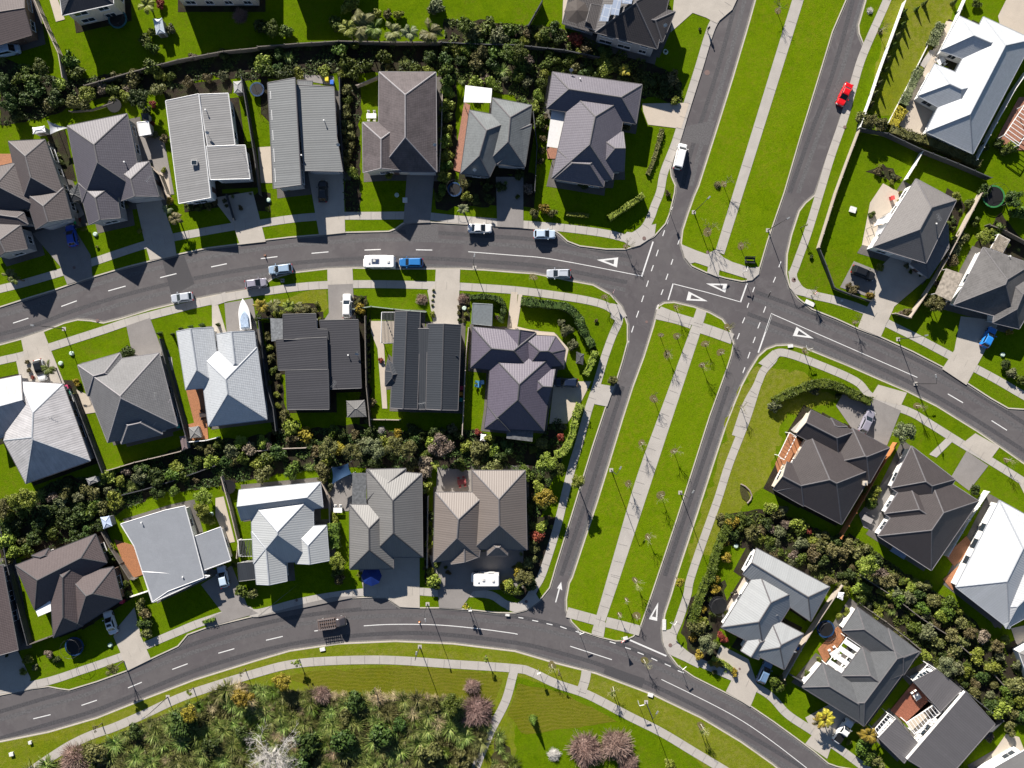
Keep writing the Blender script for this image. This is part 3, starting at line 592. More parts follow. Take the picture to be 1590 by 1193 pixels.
def house(label, cat, phrase, wings, roof, wall, pitch=23, eave=3.1, cap=None, gut=None, garage=None, extras=(), name='house', frame=None, win=True, over=.5):
    """wings: strings 'outline | g=.. | e=.. | k=mono | p=..'"""
    W_ = []
    for i, s_ in enumerate(wings):
        parts = [q.strip() for q in s_.split('|')]; opt = dict(q.split('=') for q in parts[1:])
        e = float(opt.get('e', eave)); p = float(opt.get('p', pitch)); px = T(parts[0]); ze = e+.006*i
        poly = [tuple(P(x, y, ze)[:2]) for x, y in px]
        g = set(int(c) for c in opt.get('g', '').split(',') if c)
        if area2(poly) < 0:
            n = len(poly); poly = poly[::-1]
            g = set((n-2-k) % n for k in g)
            if opt.get('k') == 'mono': # keep edge 0 first
                poly = poly[n-2:]+poly[:n-2] if n > 2 else poly
        p = p+5 if p >= 16 else p
        W_.append((poly, ze, math.tan(R(p)), g, opt.get('k', 'hip')))
    allp = [p for w in W_ for p in w[0]]; cx = sum(p[0] for p in allp)/len(allp); cy = sum(p[1] for p in allp)/len(allp)
    root = empty(name, (cx, cy, ZL)); loc = Vector((cx, cy, ZL))
    W2 = [([(p[0]-cx, p[1]-cy) for p in w[0]], w[1]-ZL, w[2], w[3], w[4]) for w in W_]
    cap = cap or roof; gut = gut or cap
    rf = make_roof(W2, [roof, cap, gut, wall], root)
    wb = MB(); ins = []
    for k, (poly, ze, tp, g, kind) in enumerate(W2):
        q = offset_poly(poly, over); ins.append([(v.x, v.y) for v in q])
    for k, (poly, ze, tp, g, kind) in enumerate(W2):
        wb.prism(ins[k], -.1, ze-.11-.002*k, top=False)
        if kind in ('mono', 'flat'):       # clerestory wall up to the sloping roof
            a = Vector(poly[0]); d = (Vector(poly[1])-a).normalized(); nn = Vector((-d.y, d.x)); t_ = tp if kind == 'mono' else .02
            q = ins[k]; n = len(q); z = [ze+(Vector(p)-a).dot(nn)*t_-.03 for p in q]
            for i in range(n):
                j = (i+1) % n; wb.add([(q[i][0], q[i][1], ze-.12), (q[j][0], q[j][1], ze-.12), (q[j][0], q[j][1], z[j]), (q[i][0], q[i][1], z[i])], [(0, 1, 2, 3)])
    wb.build('wall', wall, root)
    fp = MB(); V_ = []; F_ = []
    for k, (poly, ze, tp, g, kind) in enumerate(W_):
        if kind == 'flat' and ze < 2.8: continue
        q = offset_poly(poly, over-1.15); F_.append(tuple(range(len(V_), len(V_)+len(q)))); V_ += [(v.x, v.y) for v in q]
    cdt(V_, [], F_, ZL+.0295, fp); po_ = fp.build('pavement', (PERI, SOIL, PERI)[len(HOUSES) % 3]); po_['kind'] = 'structure'
    # windows, front door, garage door on exposed wall edges
    frame = frame or WHITE; cand = []
    for k, q in enumerate(ins):
        n = len(q)
        for i in range(n):
            a, b = Vector(q[i]), Vector(q[(i+1) % n]); Lw = (b-a).length
            if Lw < 1.6: continue
            d = (b-a)/Lw; nn = Vector((d.y, -d.x)); m = max(1, int(Lw/3.3))
            for s_ in range(m):
                c = a+d*Lw*(s_+.5)/m
                if any(inside(c+nn*.25, o_) or inside(c+nn*.25, offs) for kk, o_ in enumerate(ins) if kk != k for offs in (o_,)): continue
                cand.append((c, math.atan2(d.y, d.x), nn, W2[k][1], Lw/m))
    if garage:
        gp = P(*T(garage)[0], 1)-Vector((cx, cy, 0)); gp = Vector((gp.x, gp.y))
        cand.sort(key=lambda c: (c[0]-gp).length)
        if cand:
            c, ang, nn, ze, sp = cand.pop(0); gw = min(4.8, max(2.6, sp+1.2))
            gd = MB(); gd.box((0, 0, 1.07), (gw, .07, 2.1))
            for z in (.4, .8, 1.2, 1.6): gd.box((0, -.04, z), (gw-.1, .03, .03))
            g_ = gd.build('garage_door', flat('garage_door_paint', (.42, .42, .42), .5, var=.05), root); g_.location = (c.x+nn.x*.04, c.y+nn.y*.04, .02); g_.rotation_euler = (0, 0, ang)
            cand = [x for x in cand if (x[0]-c).length > gw/2+.6]
            if cand:
                c, ang, nn, ze, sp = cand.pop(0); dm = MB(); dm.box((0, 0, 1.02), (.95, .08, 2.04)); dm.box((.3, -.05, 1.0), (.05, .05, .25), mi=1)
                d_ = dm.build('door', [flat('front_door_paint', (.10, .06, .05), .5), STEEL], root); d_.location = (c.x+nn.x*.04, c.y+nn.y*.04, .02); d_.rotation_euler = (0, 0, ang)
    if win:
        kept = []
        for c, ang, nn, ze, sp in cand:
            if any((c-o_).length < 3.1 for o_ in kept): continue
            kept.append(c)
            for st in range(2 if ze > 4.2 else 1):
                ww = (1.4, 1.8, 2.4)[int(abs(c.x*7+c.y*3)) % 3]; ww = min(ww, sp*.8)
                window_parts(root, (c.x+nn.x*.03, c.y+nn.y*.03, (1.35 if st == 0 else 3.95)), ang, round(ww, 1), 1.2, frame)
    for ex in extras:
        kind, s_, *rest = ex; pts = T(s_); zz = rest[0] if rest else 3.2
        if kind == 'vent':
            p = P(*pts[0], zz)-loc; m_ = MB(); m_.tube([(0, 0, -1.5), (0, 0, .25)], .07, 8); m_.tube([(0, 0, .22), (0, 0, .34)], .14, 8)
            o_ = m_.build('vent_pipe', WHITE if len(rest) < 2 else rest[1], rf); o_.location = p
        elif kind == 'dish':
            p = P(*pts[0], zz)-loc; m_ = MB(); m_.tube([(0, 0, -1.2), (0, 0, .5)], .03, 6)
            rings = [(.0, .0), (.2, .04), (.36, .13)]
            for r_ in range(2):
                r0, h0 = rings[r_]; r1, h1 = rings[r_+1]
                for k in range(10):
                    a0, a1 = .6283*k, .6283*(k+1)
                    m_.add([(r0*math.cos(a0), -h0, .5+r0*math.sin(a0)), (r1*math.cos(a0), -h1-.001, .5+r1*math.sin(a0)), (r1*math.cos(a1), -h1-.001, .5+r1*math.sin(a1)), (r0*math.cos(a1), -h0, .5+r0*math.sin(a1))], [(0, 1, 2, 3)])
            m_.tube([(0, -.02, .3), (0, .4, .5)], .015, 4)
            o_ = m_.build('satellite_dish', flat('dish_grey', (.45, .45, .45), .5), rf); o_.location = p; o_.rotation_euler = (-.6, 0, 0)
        elif kind == 'aerial':
            p = P(*pts[0], zz)-loc; m_ = MB(); m_.tube([(0, 0, -1.4), (0, 0, 1.4)], .025, 5); m_.tube([(-.7, 0, 1.35), (.7, 0, 1.35)], .015, 4)
            for k in range(6): m_.tube([(-.6+k*.24, -.35, 1.36), (-.6+k*.24, .35, 1.36)], .01, 4)
            o_ = m_.build('aerial', STEEL, rf); o_.location = p; o_.rotation_euler = (0, 0, rnd.random()*3)
        elif kind == 'sky':
            p = P(*pts[0], zz)-loc; m_ = MB(); m_.box((0, 0, 0), (1.1, .9, .3)); m_.box((0, 0, .16), (.9, .7, .04), mi=1)
            o_ = m_.build('skylight', [flat('skylight_frame', (.5, .5, .5), .5), GLASS], rf); o_.location = p; o_.rotation_euler = (0, 0, rest[1] if len(rest) > 1 else 0)
        elif kind in ('panel',):      # solar array lying on the slope
            q = [P(x, y, zz)-loc for x, y in pts]; z_ = rest[1] if len(rest) > 1 else [0]*len(q)
            for v_, dz in zip(q, z_): v_.z += dz
            m_ = MB(); n = len(q); m_.add(q+[v_-Vector((0, 0, .12)) for v_ in q], [tuple(range(n))]+[(i, (i+1) % n, (i+1) % n+n, i+n) for i in range(n)])
            m_.build('solar_panel', SOLAR, rf)
        elif kind == 'chimney':
            p = P(*pts[0], zz)-loc; m_ = MB(); m_.box((0, 0, 0), (.7, .7, 1.6)); m_.box((0, 0, .82), (.85, .85, .1)); m_.tube([(0, 0, .8), (0, 0, 1.15)], .15, 10, mi=1)
            o_ = m_.build('chimney', [wall, STEEL], rf); o_.location = p
    tag(root, label, cat); HOUSES.append((phrase, sum(p[0] for w in wings for p in T(w.split('|')[0]))/sum(len(T(w.split('|')[0])) for w in wings), sum(p[1] for w in wings for p in T(w.split('|')[0]))/sum(len(T(w.split('|')[0])) for w in wings)))
    return root
def grid_mat(name, a, b, w):
    m, N, L, bb = newmat(name); bb.inputs['Roughness'].default_value = .3; g = N.new('ShaderNodeNewGeometry'); s_ = N.new('ShaderNodeSeparateXYZ')
    mp = N.new('ShaderNodeMapping'); mp.inputs['Rotation'].default_value = (0, 0, .27); L.new(g.outputs['Position'], mp.inputs[0]); L.new(mp.outputs[0], s_.inputs[0])
    f1 = math_n(N, L, 'FRACT', math_n(N, L, 'DIVIDE', s_.outputs[0], w)); f2 = math_n(N, L, 'FRACT', math_n(N, L, 'DIVIDE', s_.outputs[1], w*1.6))
    k = math_n(N, L, 'MAXIMUM', math_n(N, L, 'LESS_THAN', f1, .07), math_n(N, L, 'LESS_THAN', f2, .05))
    L.new(mix(N, L, k, a, b), bb.inputs['Base Color']); return m
SOLAR = grid_mat('solar_cells', (.28, .33, .42), (.5, .52, .55), 1.0); SOLARD = grid_mat('dark_solar_cells', (.03, .045, .09), (.3, .3, .3), .6)
def rgb(r, g, b, k=1.0):
    """sRGB 0-255 reading of a sunlit roof -> base colour estimate"""
    return [((c/255/12.92) if c < 10 else ((c/255+.055)/1.055)**2.4)*k for c in (r, g, b)]
RT = {}
for nm, c, kd, ro, di, st in [('brown_tile', (.075, .063, .064), 'tile', .6, .15, .5), ('purple_grey_tile', (.082, .077, .092), 'tile', .5, .1, .5), ('light_grey_metal', (0.229, 0.229, 0.231), 'metal', .5, .12, .45), ('grey_green_metal', (0.176, 0.185, 0.189), 'metal', .5, .08, .3),
    ('aged_brown_tile', (.10, .084, .087), 'tile', .75, .55, .65), ('slate_shingle', (0.128, 0.140, 0.145), 'tile', .65, .3, .25), ('plum_tile', (.118, .110, .132), 'tile', .5, .1, .5), ('plum_metal', (0.098, 0.086, 0.113), 'tile', .45, .08, .4), ('black_brown_tile', (.042, .038, .04), 'tile', .55, .15, .5),
    ('white_tile', (0.420, 0.441, 0.462), 'tile', .5, .05, .35), ('white_metal', (0.484, 0.501, 0.517), 'metal', .45, .05, .3), ('aged_white_metal', (0.470, 0.460, 0.470), 'metal', .5, .35, .3), ('warm_grey_tile', (0.149, 0.140, 0.137), 'tile', .6, .1, .5), ('stained_grey_slate', (0.108, 0.104, 0.104), 'tile', .7, .5, .25),
    ('dark_brown_tile', (.056, .048, .048), 'tile', .5, .15, .7), ('pale_bluegrey_metal', (.30, .312, .318), 'metal', .45, .05, .25), ('charcoal_shingle', (0.089, 0.093, 0.098), 'tile', .7, .2, .25), ('charcoal_metal', (.05, .05, .057), 'metal', .5, .08, .5),
    ('grey_tile', (0.135, 0.135, 0.140), 'tile', .6, .2, .55), ('bluegrey_membrane', (0.235, 0.250, 0.275), 'membrane', .6, .12, 0), ('dusty_brown_tile', (0.086, 0.068, 0.068), 'tile', .55, .1, .4), ('offwhite_metal', (0.400, 0.415, 0.420), 'metal', .45, .05, .35), ('taupe_metal', (0.166, 0.142, 0.128), 'metal', .5, .06, .35),
    ('stone_grey_metal', (0.165, 0.162, 0.158), 'metal', .5, .08, .4), ('ash_membrane', (0.200, 0.195, 0.190), 'membrane', .6, .15, 0), ('graphite_metal', (.115, .11, .115), 'metal', .5, .08, .5), ('ink_metal', (0.043, 0.048, 0.056), 'metal', .45, .06, .35)]:
    RT[nm] = roof_mat(nm, c, kd, ro, di, st)
CAPL = flat('pale_ridge_cap', (.22, .21, .22), .6); CAPD = flat('dark_ridge_cap', (.06, .06, .065), .6); CAPM = flat('mid_ridge_cap', (.115, .11, .115), .6); GUTW = flat('white_gutter', (.62, .62, .62), .4); CAPW = flat('white_ridge_cap', (.30, .32, .35), .5)
Q_ = lambda t: '@z0,0,1 '+t
Z3 = '@z0,200,5.68 '; ZD = '@z350,730,6.278 '; ZP_ = '@z700,500,5.965 '; ZT = '@z860,0,7.95 '; ZR = '@z1180,630,4.417 '; ZF = '@z1080,840,3.978 '
house('brown-grey roofed house cut by the top left corner of the picture', 'house', 'the top left corner house', ['@00 -250 -60 150 -80 198 215 -150 320 | g=1,3'], RT['dusty_brown_tile'], WALLB, 14, garage='@00 20 280')
house('dark roofed house with white fascia cut by the top edge near the left', 'house', 'the dark top edge house', ['@00 345 -180 690 -230 700 25 385 95'], RT['charcoal_metal'], WALLC, 18, eave=5.6, gut=GUTW)
house('brown tiled house with four roof wings at the left edge above the curved street', 'house', 'the brown house at the left edge', [Z3+'75 112 395 95 570 600 190 660', Z3+'215 560 560 520 632 792 318 890 | g=2', Z3+'-300 400 140 298 330 690 -220 760', Z3+'-300 560 210 740 250 845 -200 880 | p=16', Z3+'-250 800 180 850 243 1062 -50 1150 | g=2'], RT['brown_tile'], WALLG, 24, eave=4.1, cap=CAPM, gut=CAPD, garage='@10 330 190', extras=[])
house('purple grey tiled house with pale triangular hip, second from left in the upper row', 'house', 'the purple grey house second from left', [Z3+'594 -24 1120 -132 1262 570 725 650', Z3+'690 480 1012 480 1062 790 785 850 | g=2', Z3+'1000 330 1315 288 1402 600 1065 640 | g=2'], RT['purple_grey_tile'], WALLG, 25, eave=4.1, cap=CAPM, gut=CAPM, garage=Z3+'1300 620', extras=[('vent', Z3+'1100 295', 5.3), ('aerial', Z3+'1340 460', 4.7)])
house('light grey ribbed metal house of three low planes with one square skylight', 'house', 'the light grey skylight house', ['@00 1105 1258 1023 623 1238 590 1310 1228 | k=mono | p=7 | e=4.0', '@00 1450 897 1408 577 1236 590 1288 910 | k=mono | p=6 | e=4.1', '@00 1543 1105 1512 897 1283 912 1308 1117 | k=mono | p=6 | e=3.9'], RT['light_grey_metal'], WALLW, 7, cap=CAPM, gut=GUTW, garage='@10 1440 20',
      extras=[('sky', '@00 1200 1005', 4.85), ('dish', '@00 1285 830', 4.9), ('vent', '@00 1270 680', 4.9), ('aerial', '@00 1500 950', 4.3)])
house('grey green metal house with a long step between two planes, near a trampoline', 'house', 'the grey green stepped house', ['@01 98 1165 62 512 235 487 272 1145 | k=mono | p=5 | e=4.6', '@01 525 1060 487 842 470 537 240 530 288 1058 | k=hip | g=0,2,3,4 | p=3 | e=3.8', '@01 245 497 338 500 338 560 250 560 | k=flat | e=3.7'], RT['grey_green_metal'], WALLG, 5, cap=CAPM, gut=CAPM, garage='@01 410 1080',
      extras=[('vent', '@01 410 745', 4.3), ('dish', '@01 500 905', 4.2), ('vent', '@01 272 960', 4.6)])
house('weathered brown tiled house with white ridge lines and a plant shadow on its north hip', 'house', 'the weathered brown white ridged house', ['@01 750 445 1100 447 1105 1063 745 1058', '@01 648 757 900 757 893 1052 652 1067 | g=2'], RT['aged_brown_tile'], WALLC, 25, eave=4.1, cap=CAPL, gut=CAPL, garage='@01 1000 1065', extras=[('dish', '@01 1095 905', 4.6)])
house('mottled slate grey hipped house with a bright white awning at its top left corner', 'house', 'the slate house with the white awning', ['@01 1450 605 1692 650 1650 1030 1420 1000', '@01 1308 680 1600 735 1432 1092 1253 1072', '@01 1540 700 1690 770 1650 1030 1480 1015 | p=20'], RT['slate_shingle'], WALLG, 25, eave=3.9, cap=CAPM, gut=CAPD, garage='@01 1600 1040', extras=[('dish', '@01 1340 1060', 4.3)])
house('plum grey tiled corner house with a long white pergola roof, beside the avenue', 'house', 'the plum grey avenue corner house', ['@02 230 445 783 523 745 765 195 670', '@02 345 560 690 600 600 1110 225 1100 | g=', '@02 262 925 575 925 545 1155 240 1105', '@02 470 812 667 815 672 1057 500 1062 | g=1'], RT['plum_tile'], WALLG, 24, eave=3.7, cap=CAPM, gut=CAPM, garage='@02 800 700', extras=[('dish', '@02 345 445', 4), ('vent', '@02 500 905', 5.2), ('vent', '@02 400 488', 4.3)])
house('two storey black brown hipped house with solar panels at the top beside the avenue', 'two storey house', 'the two storey solar panel house', [ZT+'510 400 1275 604 1460 -200 700 -350 | e=5.2', ZT+'1040 70 1500 145 1340 520 1000 400 | e=5.1 | p=18', ZT+'460 50 620 80 510 385 385 332 | k=mono | e=3.6 | p=4', ZT+'105 290 510 405 800 -250 200 -100 | k=flat | e=2.7'], RT['black_brown_tile'], WALLG, 20, cap=CAPM, gut=CAPM,
      extras=[('panel', ZT+'620 55 725 60 670 265 560 260', 7.0), ('panel', ZT+'740 -20 840 -10 800 190 700 180', 7.5), ('panel', ZT+'850 -30 975 -30 960 50 840 42', 7.9), ('dish', ZT+'1370 340', 5.4)])
house('bright white tiled house with many hips on the sandy courtyard near the top right corner', 'house', 'the white hipped house at top right', ['@03 1340 105 1645 245 1275 950 985 815', '@03 1190 100 1500 240 1400 430 1075 312', '@03 1040 395 1345 520 1210 745 935 592'], RT['white_tile'], WALLW, 25, cap=CAPW, gut=CAPW, garage='@03 1500 150', extras=[('vent', '@03 1375 610', 3)])
house('two storey grey tiled house with white shade sails beside its left wall', 'two storey house', 'the grey house with shade sails', ['@13 925 -87 1172 45 985 432 660 332 | e=4.6', '@13 1020 160 1120 195 1125 340 1000 525 890 440 | k=hip | e=2.6 | p=8'], RT['warm_grey_tile'], WALLW, 24, cap=CAPM, gut=CAPL, garage='@13 850 420', extras=[('aerial', '@13 1040 160', 5.6), ('vent', '@13 1045 190', 5.6)])
house('stained charcoal slate house with a white verandah wall at the right edge above the road', 'house', 'the stained slate right edge house', ['@13 1340 335 1640 440 1530 790 1158 690', '@13 1440 480 1720 560 1560 838 1400 800'], RT['stained_grey_slate'], WALLW, 25, cap=CAPM, gut=CAPL, garage='@13 1480 800', extras=[('vent', '@13 1375 500', 3.4), ('vent', '@13 1500 390', 3.4)])
house('dark brown tiled corner house with an orange deck on its left side', 'house', 'the dark brown house with orange deck', [ZR+'115 585 560 815 790 430 345 195', ZR+'90 572 300 690 420 500 185 385 | g=3', ZR+'350 30 650 180 540 350 248 197 | g=3', ZR+'635 155 890 290 752 532 495 395', ZR+'487 85 600 145 525 185 470 150 | p=18'], RT['dark_brown_tile'], WALLC, 24, cap=CAPM, gut=CAPM, garage='@23 700 340', extras=[('vent', ZR+'435 588', 3.6), ('chimney', ZR+'708 528', 3.2)])
house('dark brown tiled house with three grey ribbed hips, right of the orange fence', 'house', 'the dark house by the orange fence', [ZR+'1040 278 1340 508 1180 750 900 565', ZR+'855 742 1010 500 1345 720 1180 960', ZR+'810 895 1175 1130 1500 655 1135 420'], RT['dark_brown_tile'], WALLW, 24, cap=CAPM, gut=CAPL, garage='@23 1220 600', extras=[('vent', ZR+'1080 978', 3.3), ('dish', ZR+'1425 790', 2.7)])
house('large white metal house with an orange deck at the lower right edge', 'house', 'the large white house lower right', ['@23 1440 705 1790 900 1500 1497 1170 1240', '@33 1480 -100 1800 -200 1900 100 1480 330 1400 200'], RT['white_metal'], WALLW, 20, cap=CAPW, gut=CAPW, frame=DARKM)
house('pale blue grey metal house with many hips beside the lower carriageway', 'house', 'the pale blue grey hipped house', [ZF+'375 45 830 285 712 497 290 205 | g=3', ZF+'160 535 420 670 650 300 385 175', ZF+'668 575 548 795 345 690 455 465', ZF+'280 680 388 735 470 600 370 540 | g=0'], RT['pale_bluegrey_metal'], WALLW, 23, cap=CAPM, gut=CAPM, garage=ZF+'440 740', extras=[('dish', ZF+'495 465', 3.3), ('dish', ZF+'610 690', 2.8), ('vent', ZF+'715 260', 3.2)])
house('dark charcoal shingle house with a striped white and black pergola roof', 'house', 'the charcoal house with striped pergola', [ZF+'1000 410 1380 685 1285 830 905 555', ZF+'1380 685 1040 1145 850 1000 1190 540', ZF+'660 905 785 755 1130 960 1010 1120', ZF+'1030 655 895 835 1130 1010 1270 830'], RT['charcoal_shingle'], WALLW, 23, cap=CAPM, gut=CAPM, garage=ZF+'900 1060')
house('house of three dark metal box roofs around a red brown deck, bottom right', 'house', 'the boxy dark metal house', ['@33 1075 842 905 655 1050 583 1205 710 | k=flat | e=2.9', '@33 1412 922 1100 1280 860 1130 1217 713 | k=mono | p=5 | e=2.9', '@33 690 1005 800 888 937 1040 850 1162 | k=flat | e=2.8'], RT['graphite_metal'], WALLW, 5, cap=CAPM, gut=CAPM, garage='@33 880 1150')
house('streaked white metal house with a stained south hip at the left edge', 'house', 'the streaked white left edge house', ['@20 -120 -20 130 -70 245 235 -60 345 | g=1,3 | e=2.7', '@20 120 -30 388 -15 558 460 160 600 22 335'], RT['aged_white_metal'], WALLG, 21, cap=CAPW, gut=CAPM, extras=[('aerial', '@20 340 190', 3.5)])
house('grey tiled house with a small lit triangular hip, between two white roofed houses', 'house', 'the grey tiled house between white roofs', ['@20 480 -130 980 -205 1095 245 665 347', '@20 690 165 965 110 1002 296 750 356', '@20 480 -130 740 -205 800 -10 540 60', '@20 930 140 1050 80 1095 245 900 300 | p=20'], RT['grey_tile'], WALLW, 24, cap=CAPL, gut=CAPL, garage='@10 900 1000', extras=[('dish', '@20 985 45', 3), ('aerial', '@20 975 60', 3), ('vent', '@20 900 20', 3)])
house('white metal hipped house with tree shadows on its roof and a boat in its drive', 'house', 'the white house behind the boat', ['@z0,310,2.928 905 700 1168 672 1213 1000 948 1032', '@z0,310,2.928 803 600 968 582 1005 850 845 865 | g=0', '@z0,310,2.928 985 612 1155 598 1180 820 1010 840 | g=0'], RT['white_tile'], WALLW, 25, cap=CAPW, gut=CAPW, garage='@10 1460 870')
house('black ribbed metal house of stepped low planes right of the white house', 'house', 'the black ribbed stepped house', ['@11 160 905 158 750 360 745 365 840 430 842 435 905 | k=flat | e=3.1', '@11 130 1095 115 905 430 892 437 1090 | k=mono | p=3 | e=3.0', '@11 185 1338 173 1095 440 1090 445 1336 | k=mono | p=3 | e=3.05', '@11 640 1205 620 782 385 787 450 1212 | k=mono | p=3 | e=2.5'], RT['charcoal_metal'], WALLD, 4, cap=CAPD, gut=CAPD, garage='@11 500 790', extras=[('vent', '@11 560 1000', 2.9), ('dish', '@11 615 1000', 2.8), ('aerial', '@11 480 1180', 2.9)])
house('ink dark metal house of two parallel gables joined by a flat link', 'house', 'the ink dark twin gable house', ['@11 850 730 1003 735 985 1335 822 1328 | g=0,2 | p=20', '@11 1050 808 1255 815 1235 1342 1040 1335 | g=0,2 | p=20', '@11 985 838 1066 838 1066 1335 950 1335 | k=flat | e=2.9', '@11 805 1030 900 1110 860 1185 788 1192 788 1100 | p=22'], RT['ink_metal'], WALLD, 18, cap=CAPD, gut=CAPM, garage='@11 1140 800', extras=[('dish', '@11 1228 1018', 2.8), ('aerial', '@21 1020 105', 2.9)])
house('dark purple tiled house with many hips behind the curved garden hedge', 'house', 'the purple house at the corner', [ZP_+'200 45 790 103 750 480 185 425', ZP_+'500 68 780 95 740 400 480 380 | g=0', ZP_+'640 118 970 135 1062 258 1040 405 700 440', ZP_+'372 300 950 300 862 1010 322 985', ZP_+'340 780 545 800 547 1015 310 990', ZP_+'700 440 968 438 900 765 680 740 | g=1'], RT['plum_metal'], WALLC, 25, cap=CAPD, gut=CAPD, garage=ZP_+'930 620', extras=[('vent', ZP_+'620 435', 4), ('vent', ZP_+'485 625', 3.6), ('dish', ZP_+'715 985', 2.8)])
house('dusty brown tiled house with a white roofed patio at the lower left', 'house', 'the dusty brown house lower left', ['@20 95 1105 590 912 660 1090 215 1380', '@20 300 1080 560 1000 510 1480 330 1553', '@20 420 1170 700 1115 752 1320 470 1500', '@20 195 1045 300 1000 330 1060 250 1090 | p=18'], RT['dusty_brown_tile'], WALLB, 24, cap=CAPD, gut=CAPD, garage='@30 560 280', extras=[('vent', '@20 228 1108', 3)])
house('flat blue grey membrane roofed house with white edges and an orange deck', 'house', 'the flat blue grey house', ['@20 745 850 1020 765 1145 738 1200 940 1262 1180 1040 1265 940 1333 830 990 | k=flat | e=3.0', '@20 1180 935 1365 868 1425 1075 1240 1142 | k=flat | e=2.7', '@30 880 -20 1295 5 1095 100 945 168 | k=flat | e=2.96'], RT['bluegrey_membrane'], WALLW, 3, cap=CAPM, gut=GUTW, garage='@20 1330 1140', extras=[('vent', '@20 875 840', 3.2), ('vent', '@30 1130 10', 3.1)])
house('off white ribbed metal house with blue shaded south hips in the lower row', 'house', 'the off white ribbed house', [ZD+'133 195 925 120 950 365 155 492 | g=3', ZD+'245 300 850 240 868 885 275 915', ZD+'255 600 560 600 600 1085 305 1116 | g=2', ZD+'640 560 985 540 1010 885 685 913 | g=2'], RT['offwhite_metal'], WALLW, 25, cap=CAPW, gut=CAPW, garage=ZD+'900 920', extras=[])
house('stone grey ribbed metal house with a glass canopy, blue cover in its drive', 'house', 'the stone grey ribbed house', ['@21 680 512 1013 540 1018 1055 690 1055', '@21 568 730 830 735 838 1126 570 1130', '@21 672 515 916 508 870 700 680 700 | p=20'], RT['stone_grey_metal'], WALLW, 25, cap=CAPD, gut=CAPM, garage='@21 930 1060', extras=[('vent', '@21 875 625', 3.3), ('vent', '@21 805 830', 3.6)])
house('taupe brown metal house with a small porch hip, behind the white motorhome', 'house', 'the taupe house behind the motorhome', ['@21 1325 520 1652 520 1662 1010 1330 1005', '@21 1097 655 1420 655 1366 1057 1085 1085', '@21 1190 880 1366 900 1366 1055 1195 1100 | g=2 | p=22', '@21 1418 935 1545 940 1542 1045 1418 1045 | p=22'], RT['taupe_metal'], WALLC, 25, cap=CAPM, gut=CAPM, garage='@21 1180 1090', extras=[('vent', '@21 1275 790', 3.8, DARKM)])
house('grey brown ribbed roof house cut by the left edge in the bottom row', 'house', 'the ribbed house at bottom left edge', ['@30 -200 -60 15 -60 112 465 -200 540 | g=0,2'], RT['dusty_brown_tile'], WALLD, 15, cap=CAPM)
house('tall dark house standing just beyond the top edge above the back lawn', 'house', 'the house beyond the top edge', [Q_('262 -125 392 -125 392 -9 262 -9')], RT['black_brown_tile'], WALLC, 22, eave=5.6)
house('second tall dark house just beyond the top edge above the palms', 'house', 'the second house beyond the top edge', [Q_('432 -125 545 -125 545 -50 432 -50')], RT['black_brown_tile'], WALLC, 22, eave=5.6)
house('light grey flat roofed house cut by the bottom right corner of the picture', 'house', 'the bottom right corner house', ['@33 1330 1230 1590 1080 1700 1200 1400 1330 | k=flat'], RT['ash_membrane'], WALLW, 4, gut=GUTW)
house('dark roofed house cut by the right edge above the lower right white house', 'house', 'the right edge house', ['@33 1560 480 1700 400 1750 620 1640 700'], RT['ash_membrane'], WALLW, 18, gut=GUTW)
# ------------------------------------------------------------------ vegetation
LM = {'green': leaf_mat('green_leaves', [(.03, .055, .006), (.065, .10, .01), (.11, .15, .02)]), 'lime': leaf_mat('lime_leaves', [(.08, .11, .01), (.15, .19, .02), (.24, .27, .05)]), 'olive': leaf_mat('olive_leaves', [(.05, .055, .015), (.10, .105, .028), (.17, .165, .06)]),
      'grey': leaf_mat('grey_green_leaves', [(.05, .065, .025), (.11, .125, .055), (.18, .19, .10)]), 'yellow': leaf_mat('golden_leaves', [(.14, .11, .01), (.30, .24, .02), (.42, .35, .05)]), 'red': leaf_mat('red_leaves', [(.10, .02, .015), (.24, .055, .03), (.30, .12, .05)]),
      'brown': leaf_mat('brown_leaves', [(.05, .045, .015), (.11, .095, .035), (.17, .145, .07)]), 'dark': leaf_mat('dark_leaves', [(.016, .034, .006), (.035, .06, .01), (.075, .105, .02)]), 'pink': leaf_mat('pink_leaves', [(.08, .065, .04), (.17, .135, .10), (.25, .20, .16)]),
      'gold': leaf_mat('old_gold_leaves', [(.10, .075, .008), (.20, .15, .015), (.30, .24, .03)]), 'straw': leaf_mat('straw_blades', [(.20, .155, .08), (.34, .27, .15), (.44, .36, .22)]), 'flax': leaf_mat('flax_blades', [(.04, .075, .009), (.105, .15, .025), (.30, .32, .10)]),
      'ftwig': TWIG, 'wtwig': TWIGW, 'btwig': TWIGB}
def np_mesh(name, quads, mats, smooth=False):
    """quads: (n,4,3) array"""
    n = len(quads); me_ = bpy.data.meshes.new(name); me_.vertices.add(n*4); me_.vertices.foreach_set('co', quads.reshape(-1).astype(np.float32))
    me_.loops.add(n*4); me_.loops.foreach_set('vertex_index', np.arange(n*4, dtype=np.int32)); me_.polygons.add(n)
    me_.polygons.foreach_set('loop_start', np.arange(0, n*4, 4, dtype=np.int32)); me_.polygons.foreach_set('loop_total', np.full(n, 4, dtype=np.int32))
    for m in mats: me_.materials.append(m)
    me_.update(); me_.validate(); return me_
